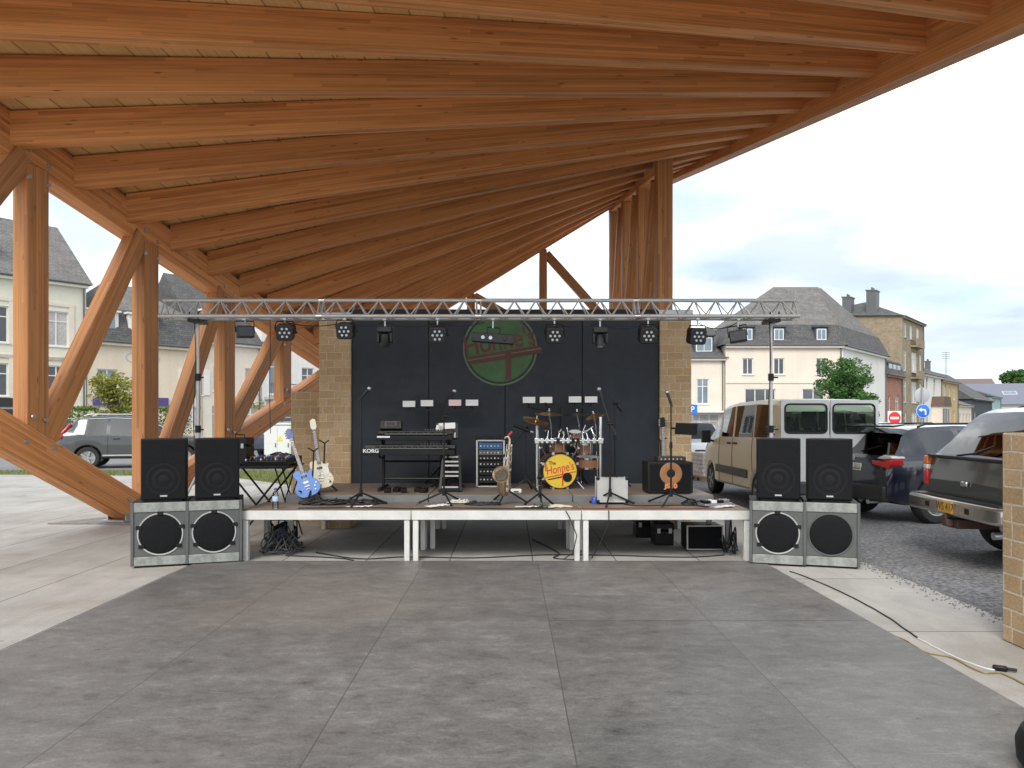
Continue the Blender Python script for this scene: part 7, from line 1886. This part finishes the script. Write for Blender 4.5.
# road signs
SBL = M('blue_sign', (.02, .16, .58), .35, var=.04); SRD = M('red_sign', (.60, .03, .03), .35, var=.04); SWH = M('white_sign_face', (.75, .75, .75), .35, var=.03); SGR = M('grey_sign_back', (.40, .41, .42), .5, var=.06)
def signpost(t, x, y, ztop):
    mb = MB(); mb.cyl((x, y, -.03), (x, y, ztop), .038, .038, 12); mb.build('post', STEEL, t)
p = at(923, 411, 31)
t = thing('road_sign', 'round blue sign with white left turn arrow on a steel post above the cars', 'road sign', (p.x, 31, -.03))
signpost(t, p.x, 31.06, 2.95)
T = Matrix.Translation((p.x, 31, p.z)) @ FACE
mb = MB(); mb.lathe([(.001, .012), (.29, .012), (.30, .006), (.30, -.01), (.001, -.01)], T, 40, cap=False); mb.build('blue_disc', SBL, t)
mb = MB(T @ Matrix.Translation((0, 0, .013)))
mb.prism([(.07, -.16), (.13, -.16), (.13, .0), (.11, .055), (.06, .08), (-.06, .08), (-.06, .14), (-.19, .05), (-.06, -.04), (-.06, .02), (.04, .02), (.07, -.01)], 0, .004); mb.build('arrow', SWH, t, flat=True)
mb = MB(); mb.lathe([(.285, .0125), (.285, .015), (.27, .015), (.27, .0125)], T, 40, cap=False); mb.build('rim', SWH, t)
c = at(921.5, 395.5, 31.2)
t2 = thing('road_sign', 'plain grey round back of a sign just above the blue arrow sign', 'road sign', (c.x, 31.2, c.z))
T = Matrix.Translation((c.x, 31.14, c.z)) @ FACE
mb = MB(); mb.lathe([(.001, .006), (.31, .006), (.32, 0), (.32, -.014), (.001, -.014)], T, 40, cap=False); mb.build('disc', SGR, t2)
mb = MB(); mb.b2(c.x - .03, c.x + .03, 31.112, 31.132, c.z - .25, c.z + .25); mb.build('bracket', STEEL, t2)
mb = MB(); mb.cyl((c.x, 31.22, -.03), (c.x, 31.22, c.z + .2), .035, .035, 12); mb.build('post', STEEL, t2)
c = at(894.5, 418, 30)
t = thing('road_sign', 'square no entry sign, red disc with white bar, left of the blue arrow sign', 'road sign', (c.x, 30, -.03))
signpost(t, c.x, 30.05, c.z + .25)
mb = MB(); mb.b2(c.x - .27, c.x + .27, 29.99, 30.005, c.z - .28, c.z + .28); mb.build('panel', SWH, t, bevel=.004)
T = Matrix.Translation((c.x, 29.989, c.z)) @ FACE
mb = MB(); mb.lathe([(.001, .003), (.245, .003), (.245, 0)], T, 40, cap=False); mb.build('red_disc', SRD, t, flat=True)
mb = MB(T); mb.b2(-.17, .17, -.045, .045, .0035, .006); mb.build('white_bar', SWH, t)
c = at(692.5, 409.5, 40)
t = thing('road_sign', 'small blue square parking sign beside the right stone pillar', 'road sign', (c.x, 40, -.03))
signpost(t, c.x, 40.06, c.z + .3)
mb = MB(); mb.b2(c.x - .26, c.x + .26, 39.99, 40.01, c.z - .26, c.z + .26); mb.build('panel', SBL, t, bevel=.01)
text_part('sign_lettering', 'P', .42, Matrix.Translation((c.x, 39.989, c.z)) @ FACE, SWH, t, .002, offset=.004)
# roof aerial on the ochre house
c = at(946, 372, 96)
t = thing('roof_aerial', 'thin television aerial standing up from the roofs along the right street', 'aerial', (c.x, 96, c.z - 1.5))
mb = MB(); mb.cyl((c.x, 96, c.z - 1.5), (c.x, 96, c.z + 2.6), .04, .03, 8); mb.build('mast', ZINC, t)
mb = MB()
for k in range(4): mb.tube([(c.x - .5, 96, c.z + 2.5 - k * .25), (c.x + .5, 96, c.z + 2.5 - k * .25)], .02, 6)
mb.build('cross_element', ZINC, t)
# loose gravel and grit along the edge between the slabs and the parking ground, a few dead leaves on the slabs
GRIT = M('loose_gravel', (.16, .16, .165), .9, var=.5, scale=30)
mb = MB(); rg = random.Random(5)
for _ in range(2600):
    y = rg.uniform(5.2, 13) if rg.random() < .8 else rg.uniform(2, 17); x = 3.93 + abs(rg.gauss(0, .09)) * rg.choice((-1, 1, 1)); s = rg.uniform(.004, .013); z = (.0 if x < 3.93 else -.03) + s * .3
    a = rg.uniform(0, 6); c_, s_ = math.cos(a) * s, math.sin(a) * s
    mb.add([(x - c_, y - s_, z), (x + s_, y - c_, z), (x + c_, y + s_, z), (x - s_, y + c_, z), (x, y, z + s), (x, y, z - s)], [(0, 1, 4), (1, 2, 4), (2, 3, 4), (3, 0, 4), (1, 0, 5), (2, 1, 5), (3, 2, 5), (0, 3, 5)])
mb.build('loose_gravel', GRIT, kind='stuff', label='loose grey gravel scattered along the edge of the pale slabs', cat='gravel', flat=True)
